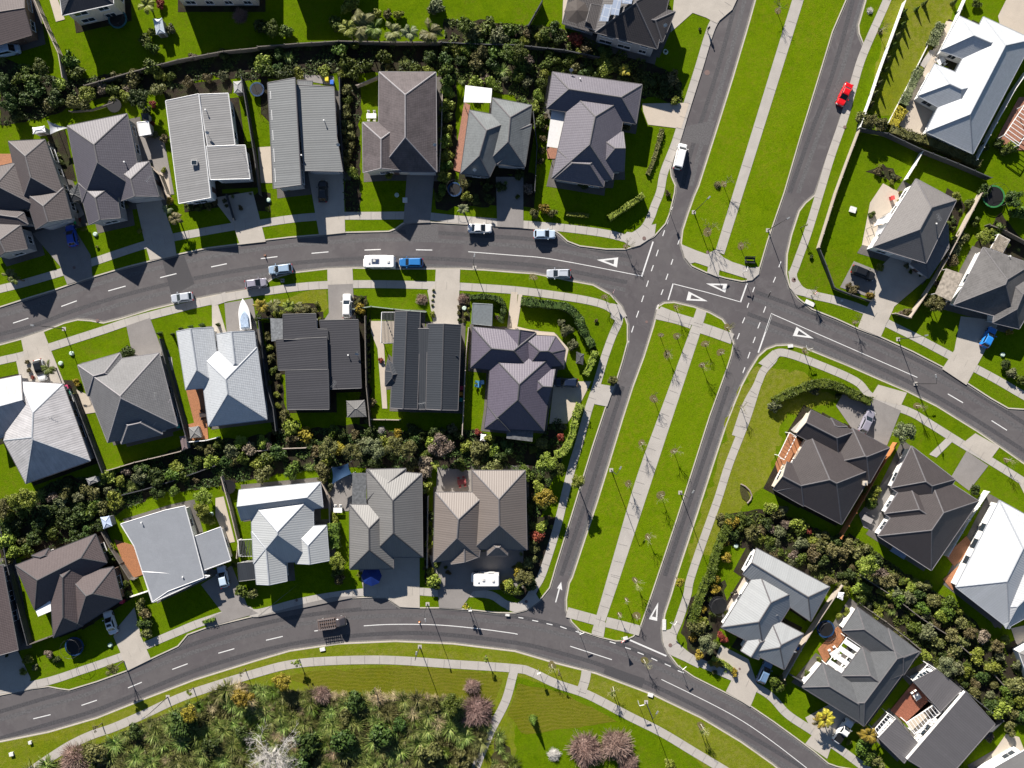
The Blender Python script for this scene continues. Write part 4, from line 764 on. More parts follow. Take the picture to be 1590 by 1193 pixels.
def leaf_quads(c, nrm, size, rng, asp=.55):
    """diamond leaves at c facing roughly along nrm"""
    n = len(c); nn = nrm+rng.normal(0, .55, (n, 3)); nn /= np.linalg.norm(nn, axis=1)[:, None]+1e-9
    t = rng.normal(0, 1, (n, 3)); a = np.cross(nn, t); a /= np.linalg.norm(a, axis=1)[:, None]+1e-9; b = np.cross(nn, a)
    s_ = (size*rng.uniform(.6, 1.35, n))[:, None]
    return np.stack([c-a*s_, c-b*s_*asp, c+a*s_, c+b*s_*asp], axis=1)
def blob_pts(n, blobs, rng, lo=.72):
    w = np.array([b[3]**2 for b in blobs]); k = rng.choice(len(blobs), n, p=w/w.sum()); bb = np.array([b[:6] if len(b) > 4 else (b[0], b[1], b[2], b[3], 1, 1) for b in blobs])[k]
    d = rng.normal(0, 1, (n, 3)); d[:, 2] = np.where(d[:, 2] < -.3*np.abs(d[:, 2]), np.abs(d[:, 2])*.6, d[:, 2]); d /= np.linalg.norm(d, axis=1)[:, None]
    r = bb[:, 3]*rng.uniform(lo, 1.06, n); c = bb[:, :3]+d*r[:, None]*np.stack([bb[:, 4], bb[:, 4], bb[:, 5]], 1)
    return c, d
def core_quads(blobs, k=.66):
    out = []
    for b in blobs:
        r = b[3]*k; hz = (b[5] if len(b) > 4 else 1); st = 7; sl_ = 4
        for i in range(st):
            for j in range(sl_):
                q = []
                for ii, jj in ((i, j), (i+1, j), (i+1, j+1), (i, j+1)):
                    th = 6.28318*ii/st; ph = -1.2+jj*(2.75/sl_); q.append((b[0]+r*math.cos(th)*math.cos(ph), b[1]+r*math.sin(th)*math.cos(ph), b[2]+r*hz*math.sin(ph)))
                out.append(q)
    return np.array(out)
PLM = {}
def crown_mesh(kind, col, v, leaf=None):
    key = (kind, col, v)
    if key in PLM: return PLM[key]
    rng = np.random.default_rng(v*31+sum(map(ord, kind+col)) % 1000); L_ = LM[col]
    if kind == 'shrub':        # unit radius, about 1.3 tall
        blobs = [(0, 0, .45, .62, 1, .9)]+[(math.cos(t)*rr, math.sin(t)*rr, .35+.4*rng.random(), .30+.22*rng.random(), 1, .9) for t, rr in [(rng.random()*6.28, .35+.33*rng.random()) for _ in range(7)]]
        c, d = blob_pts(620, blobs, rng); q = leaf_quads(c, d, .13 if not leaf else leaf, rng); q = np.concatenate([q, core_quads(blobs)])
    elif kind == 'crown':      # unit radius tree crown, finer leaves
        blobs = [(0, 0, 0, .62, 1, .85)]+[(math.cos(t)*rr, math.sin(t)*rr, -.25+.65*rng.random(), .22+.2*rng.random(), 1, .9) for t, rr in [(rng.random()*6.28, .40+.36*rng.random()) for _ in range(13)]]
        c, d = blob_pts(1700, blobs, rng); q = leaf_quads(c, d, .075, rng); q = np.concatenate([q, core_quads(blobs, .6)])
    elif kind == 'sparse':
        blobs = [(math.cos(t)*rr, math.sin(t)*rr, -.3+.7*rng.random(), .2+.15*rng.random(), 1, .9) for t, rr in [(rng.random()*6.28, .15+.6*rng.random()) for _ in range(9)]]
        c, d = blob_pts(420, blobs, rng, .3); q = leaf_quads(c, d, .11, rng)
    elif kind == 'conifer':    # unit radius, height 4
        n = 900; h = rng.random(n)**1.2; r = (1-h)*.9+.08; t = rng.random(n)*6.283; r2 = r*rng.uniform(.7, 1.1, n)
        c = np.stack([np.cos(t)*r2, np.sin(t)*r2, h*4], 1); d = np.stack([np.cos(t), np.sin(t), np.full(n, .4)], 1); q = leaf_quads(c, d, .16, rng, .4)
        q = np.concatenate([q, core_quads([(0, 0, .8, .9, 1, 1.2), (0, 0, 2, .6, 1, 1.4), (0, 0, 3, .35, 1, 1.5)], .75)])
    elif kind in ('flax', 'tussock', 'palm'):
        n = {'flax': 110, 'tussock': 170, 'palm': 16}[kind]; out = []
        for i in range(n):
            t = rng.random()*6.283; el = {'flax': rng.uniform(.35, 1.45), 'tussock': rng.uniform(.1, 1.4), 'palm': rng.uniform(.2, .9)}[kind]; Ln = rng.uniform(.8, 1.25); w = {'flax': .036, 'tussock': .016, 'palm': .05}[kind]
            seg_ = 4; p = np.array([math.cos(t)*.06, math.sin(t)*.06, 0 if kind != 'palm' else 0]); pts = [p]; e = el
            for j in range(seg_):
                st = Ln/seg_; p = p+np.array([math.cos(t)*math.cos(e), math.sin(t)*math.cos(e), math.sin(e)])*st; pts.append(p); e -= rng.uniform(.15, .6)*(1.1 if kind != 'flax' else .8)
            side = np.array([-math.sin(t), math.cos(t), 0])
            if kind == 'palm':
                for j in range(seg_):
                    for m_ in range(5):
                        b_ = pts[j]+(pts[j+1]-pts[j])*(m_/5); dr = (pts[j+1]-pts[j]); dr = dr/np.linalg.norm(dr); ll = .34*(1-abs(j*5+m_-9)/14)
                        for sg in (-1, 1):
                            tip = b_+side*sg*ll+dr*ll*.7-np.array([0, 0, .08]); ww = dr*.035; out.append([b_-ww, tip-ww*.2, tip+ww*.2, b_+ww])
            for j in range(seg_):
                w0 = w*(1-j/seg_)**.6 if j else w*.8; w1 = w*max(.02, (1-(j+1)/seg_))**.6
                if kind == 'palm': w0 = w1 = .012
                out.append([pts[j]-side*w0, pts[j]+side*w0, pts[j+1]+side*w1, pts[j+1]-side*w1])
        q = np.array(out)
        if kind != 'palm': q = np.concatenate([q, core_quads([(0, 0, .12, .42, 1, .6)], .9)])
    elif kind in ('dome',):    # leafless shrub of thousands of fine twigs, unit radius
        n = 2600; d = rng.normal(0, 1, (n, 3)); d[:, 2] = np.abs(d[:, 2])+.05; d /= np.linalg.norm(d, axis=1)[:, None]
        a = d*rng.uniform(.45, .8, n)[:, None]; b = d*rng.uniform(.72, 1.05, n)[:, None]*(1+.16*np.sin(d[:, :1]*5+1)*np.cos(d[:, 1:2]*4))+rng.normal(0, .12, (n, 3)); a[:, 2] *= .8; b[:, 2] *= .8
        sd_ = np.cross(b-a, rng.normal(0, 1, (n, 3))); sd_ /= np.linalg.norm(sd_, axis=1)[:, None]; w = .011
        q = np.stack([a-sd_*w, a+sd_*w, b+sd_*w*.4, b-sd_*w*.4], 1)
        n = 110; d = rng.normal(0, 1, (n, 3)); d[:, 2] = np.abs(d[:, 2]); d /= np.linalg.norm(d, axis=1)[:, None]; b = d*.8; b[:, 2] *= .8; a = np.zeros((n, 3)); sd_ = np.cross(b, rng.normal(0, 1, (n, 3))); sd_ /= np.linalg.norm(sd_, axis=1)[:, None]
        q = np.concatenate([q, np.stack([a-sd_*.02, a+sd_*.02, b+sd_*.012, b-sd_*.012], 1), core_quads([(0, 0, 0, .9, 1, .9), (.3, .2, .1, .6), (-.3, .1, .1, .55)], .72)])
    me_ = np_mesh(kind+'_leaves', q, [L_]); PLM[key] = me_; return me_
def branch_quads(depth, length, rng, rad=.09, spread=.7, up=.35):
    out = []
    def grow(p, d, l, r, k):
        q = p+d*l; s_ = np.cross(d, rng.normal(0, 1, 3)); s_ /= np.linalg.norm(s_)+1e-9; u = np.cross(d, s_); r2 = r*.62
        for a in (s_, u): out.append([p-a*r, p+a*r, q+a*r2, q-a*r2])
        if k <= 0: return
        for _ in range(3 if k > 1 else 4):
            nd = d+rng.normal(0, spread, 3); nd[2] += up*.3; nd /= np.linalg.norm(nd); grow(p+d*l*rng.uniform(.4, 1), nd, l*rng.uniform(.6, .88), r2, k-1)
    for _ in range(4):
        d = np.array([rng.normal(0, .6), rng.normal(0, .6), 1.0]); d /= np.linalg.norm(d); grow(np.zeros(3), d, length, rad, depth)
    return np.array(out)
BRM = {}; RINGM = soil('tree_ring_soil', (.10, .085, .03), (.20, .165, .075))
def bare_mesh(size, v, mat):
    key = (size, v, mat.name)
    if key not in BRM:
        rng = np.random.default_rng(v+5)
        q = {'street': lambda: branch_quads(3, .85, rng, .03, .5, .5), 'big': lambda: branch_quads(6, 1.7, rng, .085, .6, .3)}[size]()
        BRM[key] = np_mesh('branches', q, [mat])
    return BRM[key]
TRK_M = {}
def trunk_mesh(h, r, mat):
    key = (round(h, 1), round(r, 2), mat.name)
    if key not in TRK_M:
        m_ = MB(); m_.tube([(0, 0, -.1), (.02, .03, h*.35), (-.03, .02, h*.7), (0, 0, h)], [r*1.3, r, r*.8, r*.5], 7)
        for k in range(4):
            t = k*1.6; m_.tube([(0, 0, h*.7), (math.cos(t)*h*.14, math.sin(t)*h*.14, h*.95), (math.cos(t)*h*.22, math.sin(t)*h*.22, h*1.15)], [r*.5, r*.35, r*.15], 5)
        x = m_.mesh('trunk'); x.materials.append(mat); TRK_M[key] = x
    return TRK_M[key]
ADJ = {'green': 'green', 'lime': 'bright lime', 'olive': 'olive green', 'grey': 'grey green', 'yellow': 'golden yellow', 'red': 'reddish', 'brown': 'brown', 'dark': 'dark green', 'pink': 'pinkish', 'gold': 'old gold', 'straw': 'straw coloured', 'flax': 'striped green', 'ftwig': 'pink twiggy', 'wtwig': 'white twiggy', 'btwig': 'buff twiggy'}
def later(o, desc, px, py, cat, group): LAB.append((o, desc, px, py)); o['category'] = cat; o['group'] = group
SHR = []
def shrub(px, py, r, col, kind='shrub', group='garden shrubs', hs=1.0):
    """r in metres"""
    if kind == 'shrub': r *= 1.18
    v = rnd.randrange(4); h = {'shrub': 1.25, 'flax': .7, 'tussock': .6, 'dome': .8, 'conifer': 4, 'sparse': 1}.get(kind, 1)*r*hs
    o = bpy.data.objects.new({'shrub': 'shrub', 'flax': 'flax_plant', 'tussock': 'tussock', 'dome': 'leafless_bush', 'conifer': 'conifer'}[kind], crown_mesh(kind, col, v)); C.objects.link(o)
    p = P(px, py, ZL+h*.5); o.location = (p.x, p.y, ZL); o.scale = (r*rnd.uniform(.92, 1.1), r*rnd.uniform(.92, 1.1), r*hs*rnd.uniform(.9, 1.1)); o.rotation_euler = (0, 0, rnd.random()*6.28)
    if kind == 'shrub': SHR.append((r, o))
    szw = 'small' if r < .75 else ('large' if r > 1.6 else 'medium')
    nm = {'shrub': 'shrub', 'flax': 'flax clump', 'tussock': 'grass tussock', 'dome': 'leafless dome bush', 'conifer': 'slender conifer'}[kind]
    later(o, f'{szw} {ADJ[col]} {nm}' if kind not in ('dome', 'conifer') else f'{ADJ[col]} {nm}', px, py, {'shrub': 'shrub', 'flax': 'flax plant', 'tussock': 'grass clump', 'dome': 'bush', 'conifer': 'conifer'}[kind], group)
    return o
def tree(px, py, r, col, h=None, kind='crown', group='leafy trees', bark=None, name='tree'):
    h = h or 2.2*r+1.0; hc = h-r*.8; root = empty(name, (P(px, py, hc).x, P(px, py, hc).y, ZL), rnd.random()*6.28)
    mesh_obj('trunk', trunk_mesh(max(1, hc-r*.3), .05+.035*r, bark or BARK), None, root)
    c = mesh_obj('crown', crown_mesh(kind, col, rnd.randrange(3)), None, root); c.location = (0, 0, hc); c.scale = (r, r, r*.9)
    later(root, f"{'small' if r < 1.3 else ('large' if r > 2.2 else 'medium')} {ADJ[col]} {'sapling' if name == 'sapling' else 'tree'}", px, py, 'sapling' if name == 'sapling' else 'tree', group); return root
def palm(px, py, r, col='lime', h=2.6):
    root = empty('palm', (P(px, py, h).x, P(px, py, h).y, ZL), rnd.random()*6.28)
    m_ = trunk_mesh(h, .11, BARK); mesh_obj('trunk', m_, None, root); c = mesh_obj('crown', crown_mesh('palm', col, rnd.randrange(3)), None, root); c.location = (0, 0, h); c.scale = (r, r, r)
    later(root, f'{ADJ[col]} feathery palm', px, py, 'palm', 'palms in the gardens'); return root
def bare(px, py, v, size='street', mat=TWIGB, sc_=1.0, group='bare street trees', name='bare_tree'):
    hb = 2.0 if size == 'street' else 3.8; root = empty(name, (P(px, py, .5).x, P(px, py, .5).y, ZL), rnd.random()*6.28)
    if size == 'street': tm = trunk_mesh(hb, .05, PALEBARK)
    else: tm = trunk_mesh(hb, .3, PALEBARK)
    mesh_obj('trunk', tm, None, root); b_ = mesh_obj('branches', bare_mesh(size, v, mat), None, root); b_.location = (0, 0, hb*.8); b_.scale = (sc_,)*3
    later(root, ('slim leafless street tree' if size == 'street' else 'large white barked leafless tree'), px, py, 'bare tree', group)
    return root
k_ = .12/3.975
def SH(s):
    """'@rc X Y r col[:kind] ...'"""
    tl = None
    w = s.split(); i = 0
    while i < len(w):
        if w[i][0] == '@': tl = w[i][1:]; i += 1; continue
        X, Y, r = float(w[i]), float(w[i+1]), float(w[i+2]); c = w[i+3].split(':'); i += 4
        px, py = TX[int(tl[1])]+X/3.975, TY[int(tl[0])]+Y/3.975; rm = r*k_; kd = c[1] if len(c) > 1 else ('tree' if rm > 1.75 else 'shrub')
        if kd == 'tree': tree(px, py, rm, c[0], h=max(3.2, rm*2.1))
        elif kd == 'tall': tree(px, py, rm, c[0], h=rm*2+2.6)
        elif kd == 'palm': palm(px, py, rm, c[0], 5.4 if tl == '01' and X > 500 else 2.6)
        elif kd == 'sap': tree(px, py, rm, c[0], h=2.9, kind='sparse', group='staked saplings along the footpath', name='sapling')
        elif kd == 'con': shrub(px, py, rm, c[0], 'conifer', 'slender conifers')
        elif kd == 'dome': shrub(px, py, rm, c[0], 'dome', 'leafless dome bushes')
        elif kd == 'flax': shrub(px, py, rm, c[0], 'flax', 'flax clumps')
        else: shrub(px, py, rm, c[0], 'shrub', 'garden shrubs')
SH('@22 190 470 72 lime:tree 258 525 52 green:tree 190 695 72 gold:tree 145 620 42 lime 383 587 50 lime:tall 1345 845 44 yellow 1460 900 52 olive 1300 962 20 yellow 1305 1066 30 yellow 108 395 26 green 283 312 24 red 300 250 22 grey 170 865 40 lime 142 925 38 red 112 990 36 olive 85 1082 42 olive 22 1155 36 yellow 30 1110 26 lime 150 560 22 green 1395 800 30 green 1520 890 30 brown 1560 840 40 dark 1430 830 30 dark '
   '@32 1235 18 28 yellow 1240 90 30 yellow 1160 205 26 yellow 1130 252 22 yellow 1095 385 28 gold 1120 320 55 olive 1185 425 62 grey 1160 285 32 lime 1140 490 30 yellow 1247 548 25 yellow 1350 600 25 yellow 50 15 58 olive 90 60 40 dark 20 90 34 green 1020 45 34 gold:tall 1272 370 24 red 1290 400 22 red 600 730 18 green:sap 112 905 26 green:con 1150 965 20 green:sap 955 1175 38 lime 272 615 14 olive:sap 440 1090 104 ftwig:dome 625 1058 96 ftwig:dome 700 1165 64 ftwig:dome 240 1110 38 wtwig:dome 1215 240 24 green 1240 430 24 green '
   '@31 1350 850 100 ftwig:dome 1325 690 48 ftwig:dome 1208 795 64 green:tree 146 665 58 gold 242 545 36 lime:sap 1408 522 24 lime:sap 712 722 26 green:sap 385 745 58 ftwig:dome 1285 195 26 yellow:sap 1545 75 46 lime 1525 60 30 yellow 1085 28 44 lime 1100 60 30 green 630 0 20 lime 500 25 34 brown '
   '@30 700 578 40 olive:tall 168 522 34 lime 140 600 20 lime 1165 722 28 lime:sap 592 945 26 olive:sap 1488 608 20 olive:sap 1500 745 66 gold 1180 850 62 gold 455 1150 95 ftwig:dome 300 492 26 pink 1500 100 44 green 1560 110 36 olive 350 520 22 dark 865 185 36 olive 890 240 36 brown 900 300 38 dark 905 355 36 olive 770 60 26 green 780 120 24 green 215 570 20 grey '
   '@00 540 590 58 lime 445 625 45 olive 622 545 38 pink 700 612 34 lime 800 550 36 pink 860 610 68 dark 770 590 40 lime 260 420 58 green 150 430 36 green 430 365 50 green 470 440 46 green 905 35 58 lime:palm 990 20 30 red 1480 92 46 ftwig:dome 1190 350 26 pink 830 482 50 olive 943 640 22 red 938 765 18 red 905 250 42 green 945 300 38 green 945 200 30 lime 340 612 50 dark 300 640 40 olive 215 560 50 dark 60 640 60 dark 100 700 50 dark 520 640 40 olive 910 690 30 dark 1050 180 30 grey 1010 860 26 brown 960 830 24 grey 355 960 20 green 350 1050 22 green 380 1000 18 green 1010 1050 18 lime 215 190 14 yellow 640 510 24 lime 1280 480 30 brown 1160 500 34 brown 1060 470 30 green 990 460 34 lime 1380 470 28 grey 20 500 60 dark 60 560 50 dark '
   '@01 565 25 56 lime 600 70 34 olive 480 140 48 green 640 160 88 olive:palm 560 180 54 lime:palm 830 200 58 olive:palm 940 205 50 grey:palm 1060 200 70 olive:palm 720 175 60 green:palm 1108 35 44 grey 90 185 58 green 30 170 50 dark 170 200 40 green 590 445 46 green 530 450 34 lime 730 85 34 lime 800 85 30 olive 870 90 34 lime 1075 60 30 grey 1405 492 30 pink 1535 490 24 grey 1280 165 60 green 1350 200 56 olive 1420 170 50 green 1490 220 56 grey 1560 180 50 green 1290 310 40 lime 1370 330 46 olive 1450 310 52 green 1550 330 60 green 1260 380 36 dark 1340 400 40 brown 1450 400 40 dark '
   '550 560 36 olive 548 622 34 green 550 690 38 olive 556 765 36 olive 560 835 38 olive 560 895 34 olive 556 965 38 olive 552 1028 34 olive 590 1072 36 lime 815 1082 28 lime 1172 290 40 green 1165 360 38 dark 1168 430 42 green 1165 500 40 green 1172 570 44 lime 1168 650 42 lime 1160 730 42 green 1162 800 42 lime 1160 880 44 lime 1162 960 42 lime 1155 1030 42 green 1150 1100 40 lime 1140 1170 38 green 1280 1140 30 olive 1420 1160 30 dark 1500 1150 30 dark 210 590 20 brown 190 1165 16 lime '
   '@02 560 430 48 lime 680 435 38 yellow:palm 375 250 44 red 430 300 40 brown 265 235 40 dark 190 210 40 green 150 230 34 lime 30 330 60 green 70 420 40 dark 80 370 34 pink 965 475 44 brown 685 780 26 olive 72 500 34 grey 380 410 36 olive 320 380 30 green 260 370 34 green 75 205 30 brown 1000 540 16 olive 205 330 34 green 195 400 36 green 180 460 36 lime 165 520 36 green 145 590 38 lime 125 660 38 lime 185 720 20 brown 178 790 22 brown 170 860 22 brown 160 930 22 olive 155 1000 20 brown 80 1170 34 pink 30 1080 30 dark 930 30 34 green 500 500 20 red 1140 180 10 dark 1250 1140 22 btwig:dome 820 500 40 dark 760 470 40 dark 900 490 30 dark 660 495 30 dark 640 990 30 dark 500 1120 34 dark 420 1140 30 dark '
   '@03 655 755 60 olive 600 740 44 olive 720 775 40 olive 1525 905 42 lime 1480 920 34 green 1440 890 30 dark 850 75 18 green:con 845 150 18 green:con 812 215 18 olive:con 790 275 16 green:con 752 360 18 olive:con 742 425 14 green:con 700 510 20 olive:con 672 575 22 olive:con 650 640 20 olive:con 935 50 14 green:con 985 15 16 green:con 1165 10 16 green:con 640 65 20 wtwig:dome 700 190 14 green 1345 905 30 green 1000 885 30 gold 1180 975 30 gold 1300 20 26 green 690 1060 24 brown 700 480 10 lime 1000 530 8 lime 1340 1180 40 dark '
   '@13 705 460 26 lime 645 632 26 gold 540 592 30 brown 510 570 20 brown 1030 685 58 olive 990 660 34 green 1080 650 34 olive 1200 290 46 olive 1160 350 40 grey 1350 265 58 lime 1420 240 44 green 1520 40 62 dark 1560 120 50 green 1130 410 40 brown 650 135 22 green 1500 860 20 yellow 1400 330 20 brown 870 730 26 brown 830 745 18 pink 1060 560 24 pink 1480 1060 30 dark 1520 1110 34 grey 1570 1150 30 green 240 200 16 lime:sap 280 395 12 dark 1290 180 30 green 1180 20 30 lime 1250 60 30 green '
   '@23 52 120 40 grey 300 20 34 grey 850 285 74 grey:tree 655 665 48 lime 640 720 40 green 1285 640 32 dark 620 1105 78 lime:tree 200 850 44 lime 258 895 20 red 80 900 38 grey 165 1040 30 pink 30 1000 30 dark 440 60 20 dark 175 860 30 green 330 980 44 olive 290 960 34 lime 420 1010 46 brown 480 1040 44 brown 210 1060 34 green 120 850 30 pink 20 760 44 lime 70 790 40 olive 110 765 34 grey 700 1150 40 pink 780 1180 30 olive 370 920 30 olive 20 880 30 pink 1340 700 14 green '
   '@33 65 678 48 green 95 650 34 olive 360 880 58 yellow:palm 330 900 50 gold:palm 630 985 58 gold:palm 600 1060 50 green 640 1120 44 green 690 1150 40 olive 975 500 36 lime 1000 350 52 grey 1050 420 44 olive 1300 500 46 lime 1395 572 44 lime 1530 680 54 olive 1110 560 62 grey 1170 590 50 grey 895 150 46 grey 892 85 36 lime 800 100 40 grey 620 90 36 lime 490 100 36 lime 460 60 34 olive 500 230 24 lime 450 255 22 lime 252 608 22 green 325 520 16 lime 1480 1190 30 green 1370 1000 28 pink 1450 830 50 lime 1510 850 40 olive 510 1035 20 lime 760 40 44 brown 700 20 40 brown 960 200 40 green 1150 380 44 brown 1210 420 40 olive 1260 350 40 brown 1200 300 40 olive 1080 260 40 lime 1340 380 40 pink 1420 430 40 brown 1480 400 34 lime 1440 500 30 grey 1560 560 34 grey 1560 780 40 lime 1580 880 44 dark 1500 950 40 olive '
   '@10 1045 48 24 yellow 1035 100 30 grey:palm 1080 160 44 brown:palm 770 78 20 grey 515 222 16 lime 860 232 16 lime 775 985 44 dark 300 1080 44 green:palm 60 510 40 olive:palm 100 530 34 green:palm 1110 838 14 dark:con 1172 826 14 dark:con 1240 816 16 dark:con 1340 812 14 dark:con 980 868 14 dark:con 1060 872 12 dark:con 170 1040 14 brown 180 1090 14 brown 200 1140 12 red 470 1170 22 yellow 460 110 22 brown 440 60 24 olive 480 170 18 red 1170 80 26 dark 1230 90 24 dark 1290 80 24 olive 600 330 10 lime '
   '@11 25 700 44 gold:palm 95 690 50 olive:palm 130 745 30 lime 195 700 40 lime:palm 250 705 38 olive:palm 300 722 32 olive 340 730 24 olive 618 675 22 olive 632 722 36 yellow 1012 655 36 ftwig:dome 1268 650 34 ftwig:dome 1080 748 18 lime 1088 600 9 green 1084 632 8 green 1082 662 8 green 1080 692 9 green 65 885 26 olive 72 955 26 lime 82 1025 26 olive 90 1095 26 green 130 1130 20 olive 678 882 14 lime 678 935 14 lime 678 985 15 lime 678 1030 14 lime 680 1060 13 lime 682 1095 14 lime 684 1130 14 lime 688 1162 14 lime 1285 750 14 lime 760 1030 16 red 1110 30 26 green 1290 20 30 lime 1270 100 34 grey:palm 1350 40 30 dark 1430 40 30 dark 60 100 14 lime 1480 770 16 pink 380 775 14 lime '
   '@20 672 552 40 lime 742 585 36 lime 862 560 48 grey 672 650 30 grey 560 650 56 olive 480 685 34 grey 375 712 38 grey 410 655 40 olive 330 690 34 pink 180 680 74 lime:tree 80 715 58 lime:tree 20 750 60 olive:tree 1262 680 60 lime 1250 760 60 lime 1280 820 46 lime 1480 340 38 lime 1290 395 34 olive 1430 405 46 grey 1300 460 40 lime 1540 390 40 pink 1220 370 34 olive 1350 360 34 green 30 950 56 lime 40 870 44 dark 780 530 30 pink 820 500 26 brown 1500 440 40 green 1400 470 40 dark 1210 580 20 brown 440 50 14 lime 410 20 16 red 680 1050 34 dark 690 1000 24 lime 1450 1100 20 green 100 850 40 dark 300 780 50 dark 400 790 44 dark 230 850 50 dark 500 760 40 dark 130 780 40 green 1560 380 30 grey '
   '@21 30 350 42 lime 70 370 30 pink 205 255 48 lime 170 180 34 olive 120 50 20 lime 125 122 20 lime 290 300 44 gold 215 320 38 brown 600 300 30 brown 440 385 66 olive 380 400 46 brown 400 500 48 olive 410 560 40 olive 500 380 40 gold 590 400 66 olive 650 370 54 grey 725 385 72 grey 790 360 50 lime 860 370 66 olive 930 390 60 olive 1130 360 78 pink 1080 340 44 lime 1035 495 54 pink 1095 482 30 lime:palm 1290 370 42 lime 1370 385 48 olive 1432 322 34 lime 1460 400 40 lime 862 290 26 yellow 765 270 22 wtwig:dome 1040 620 42 lime 700 100 30 brown 470 815 34 lime 495 1080 58 lime 500 1140 40 green 440 620 24 grey 960 260 40 dark 1200 260 34 grey 1360 280 20 red 1070 800 26 dark 1075 900 28 green 1060 980 26 lime 1070 1150 30 lime 1110 1100 24 green 1000 300 40 dark 690 280 34 dark 520 290 30 dark 1240 300 34 dark 1180 330 34 green 1540 380 40 dark 1500 440 40 dark '
   '@12 310 850 42 grey 355 935 34 grey 285 800 24 grey 500 790 12 brown 600 1160 30 olive 940 0 18 brown 490 970 14 dark 180 100 34 gold 120 130 30 olive 230 120 26 olive')
# the big white leafless tree and the street trees
bare(430, 1160, 2, 'big', TWIGW, 2.3, 'leafless trees', 'bare_tree')
for i, (x, y) in enumerate([(1015, 619), (996, 687), (976, 751), (1026, 768.5), (1046, 701), (1006, 834), (986, 900), (972, 931), (961, 953), (988, 956), (1036, 549), (1089, 566), (1025, 521), (1051, 522), (1095, 534), (1119, 548), (1049, 476), (1129, 509), (1099, 360), (1150, 382), (1124, 286), (971, 383), (828, 431), (939, 461), (1249, 545), (1260, 458), (1327, 501), (1424, 630), (1562, 713), (1151, 633), (1207, 16), (1000, 1025), (1089, 1126), (1366, 49), (857, 1033), (952, 1068)]):
    sm = (x, y) in [(1069, 631), (1025, 521), (1051, 522), (1095, 534), (1119, 548), (972, 931), (961, 953), (988, 956)]
    bare(x, y, i % 5, 'street', TWIGB, rnd.uniform(.45, .6) if sm else rnd.uniform(.85, 1.1)*(1.5 if (x, y) == (1099, 360) else 1))
for o_, desc, px, py in list(LAB):
    if o_.name.startswith('bare_tree') and 'slim' in desc and not (890 < px < 960 and 1020 < py < 1090): sheet('bare_soil', rough([(px+rr_*math.cos(t*.7), py+rr_*math.sin(t*.7)) for rr_ in [rnd.uniform(3.5, 6.5)] for t in range(9)], 3, 3), ZL+.0125, RINGM)
# planted banks: fill between the mapped plants
taken = [(l[2], l[3]) for l in LAB]
def scatter(bed, n, mixk, rr, group, sep=.75, tries=4000):
    poly = BEDS[bed]; xs = [p[0] for p in poly]; ys = [p[1] for p in poly]; k = 0
    for _ in range(tries):
        if k >= n: break
        x, y = rnd.uniform(min(xs), max(xs)), rnd.uniform(min(ys), max(ys))
        if not inside((x, y), poly) or x < -12 or x > 1602 or y < -12 or y > 1205: continue
        r = rnd.uniform(*rr)
        if any((x-a)**2+(y-b)**2 < (r/.12*sep+4)**2 for a, b in taken): continue
        taken.append((x, y)); c, kd = rnd.choice(mixk); shrub(x, y, r, c, kd, group); k += 1
mixA = [('dark', 'shrub'), ('olive', 'shrub'), ('green', 'shrub'), ('green', 'shrub'), ('dark', 'shrub'), ('flax', 'flax'), ('lime', 'shrub')]
scatter('bank_north', 30, mixA, (.8, 1.5), 'shrubs on the planted banks', .9)
scatter('bank_north_right', 34, mixA, (.7, 1.4), 'shrubs on the planted banks', .7)
scatter('bank_mid', 60, mixA, (.8, 1.6), 'shrubs on the planted banks', .7)
mixE = [('olive', 'shrub'), ('green', 'shrub'), ('green', 'shrub'), ('grey', 'shrub'), ('olive', 'shrub'), ('lime', 'shrub'), ('flax', 'flax'), ('dark', 'shrub'), ('dark', 'shrub'), ('brown', 'shrub')]
scatter('bank_east', 80, mixE, (.6, 1.45), 'shrubs on the planted banks', .65)
mixW = [('flax', 'flax')]*12+[('olive', 'flax')]*7+[('green', 'flax')]*4+[('straw', 'tussock')]+[('olive', 'shrub'), ('dark', 'shrub')]
scatter('wetland', 290, mixW, (1.2, 2.3), 'wetland planting', .34, 14000)
scatter('wetland_right', 8, mixW, (1.0, 1.6), 'wetland planting', .5)
for x in range(520, 690, 13): shrub(x, 1083+rnd.uniform(-4, 4), rnd.uniform(.9, 1.3), 'straw', 'tussock', 'wetland planting')
for x, y in [(330, 1100), (300, 1112), (262, 1122), (230, 1140), (190, 1150), (370, 1080), (500, 1085)]: shrub(x, y, rnd.uniform(.9, 1.3), 'straw', 'tussock', 'wetland planting')
for b in [k for k in BEDS if k.startswith('bed')]: scatter(b, 7, mixE, (.3, .6), 'garden shrubs', 1.0, 200)
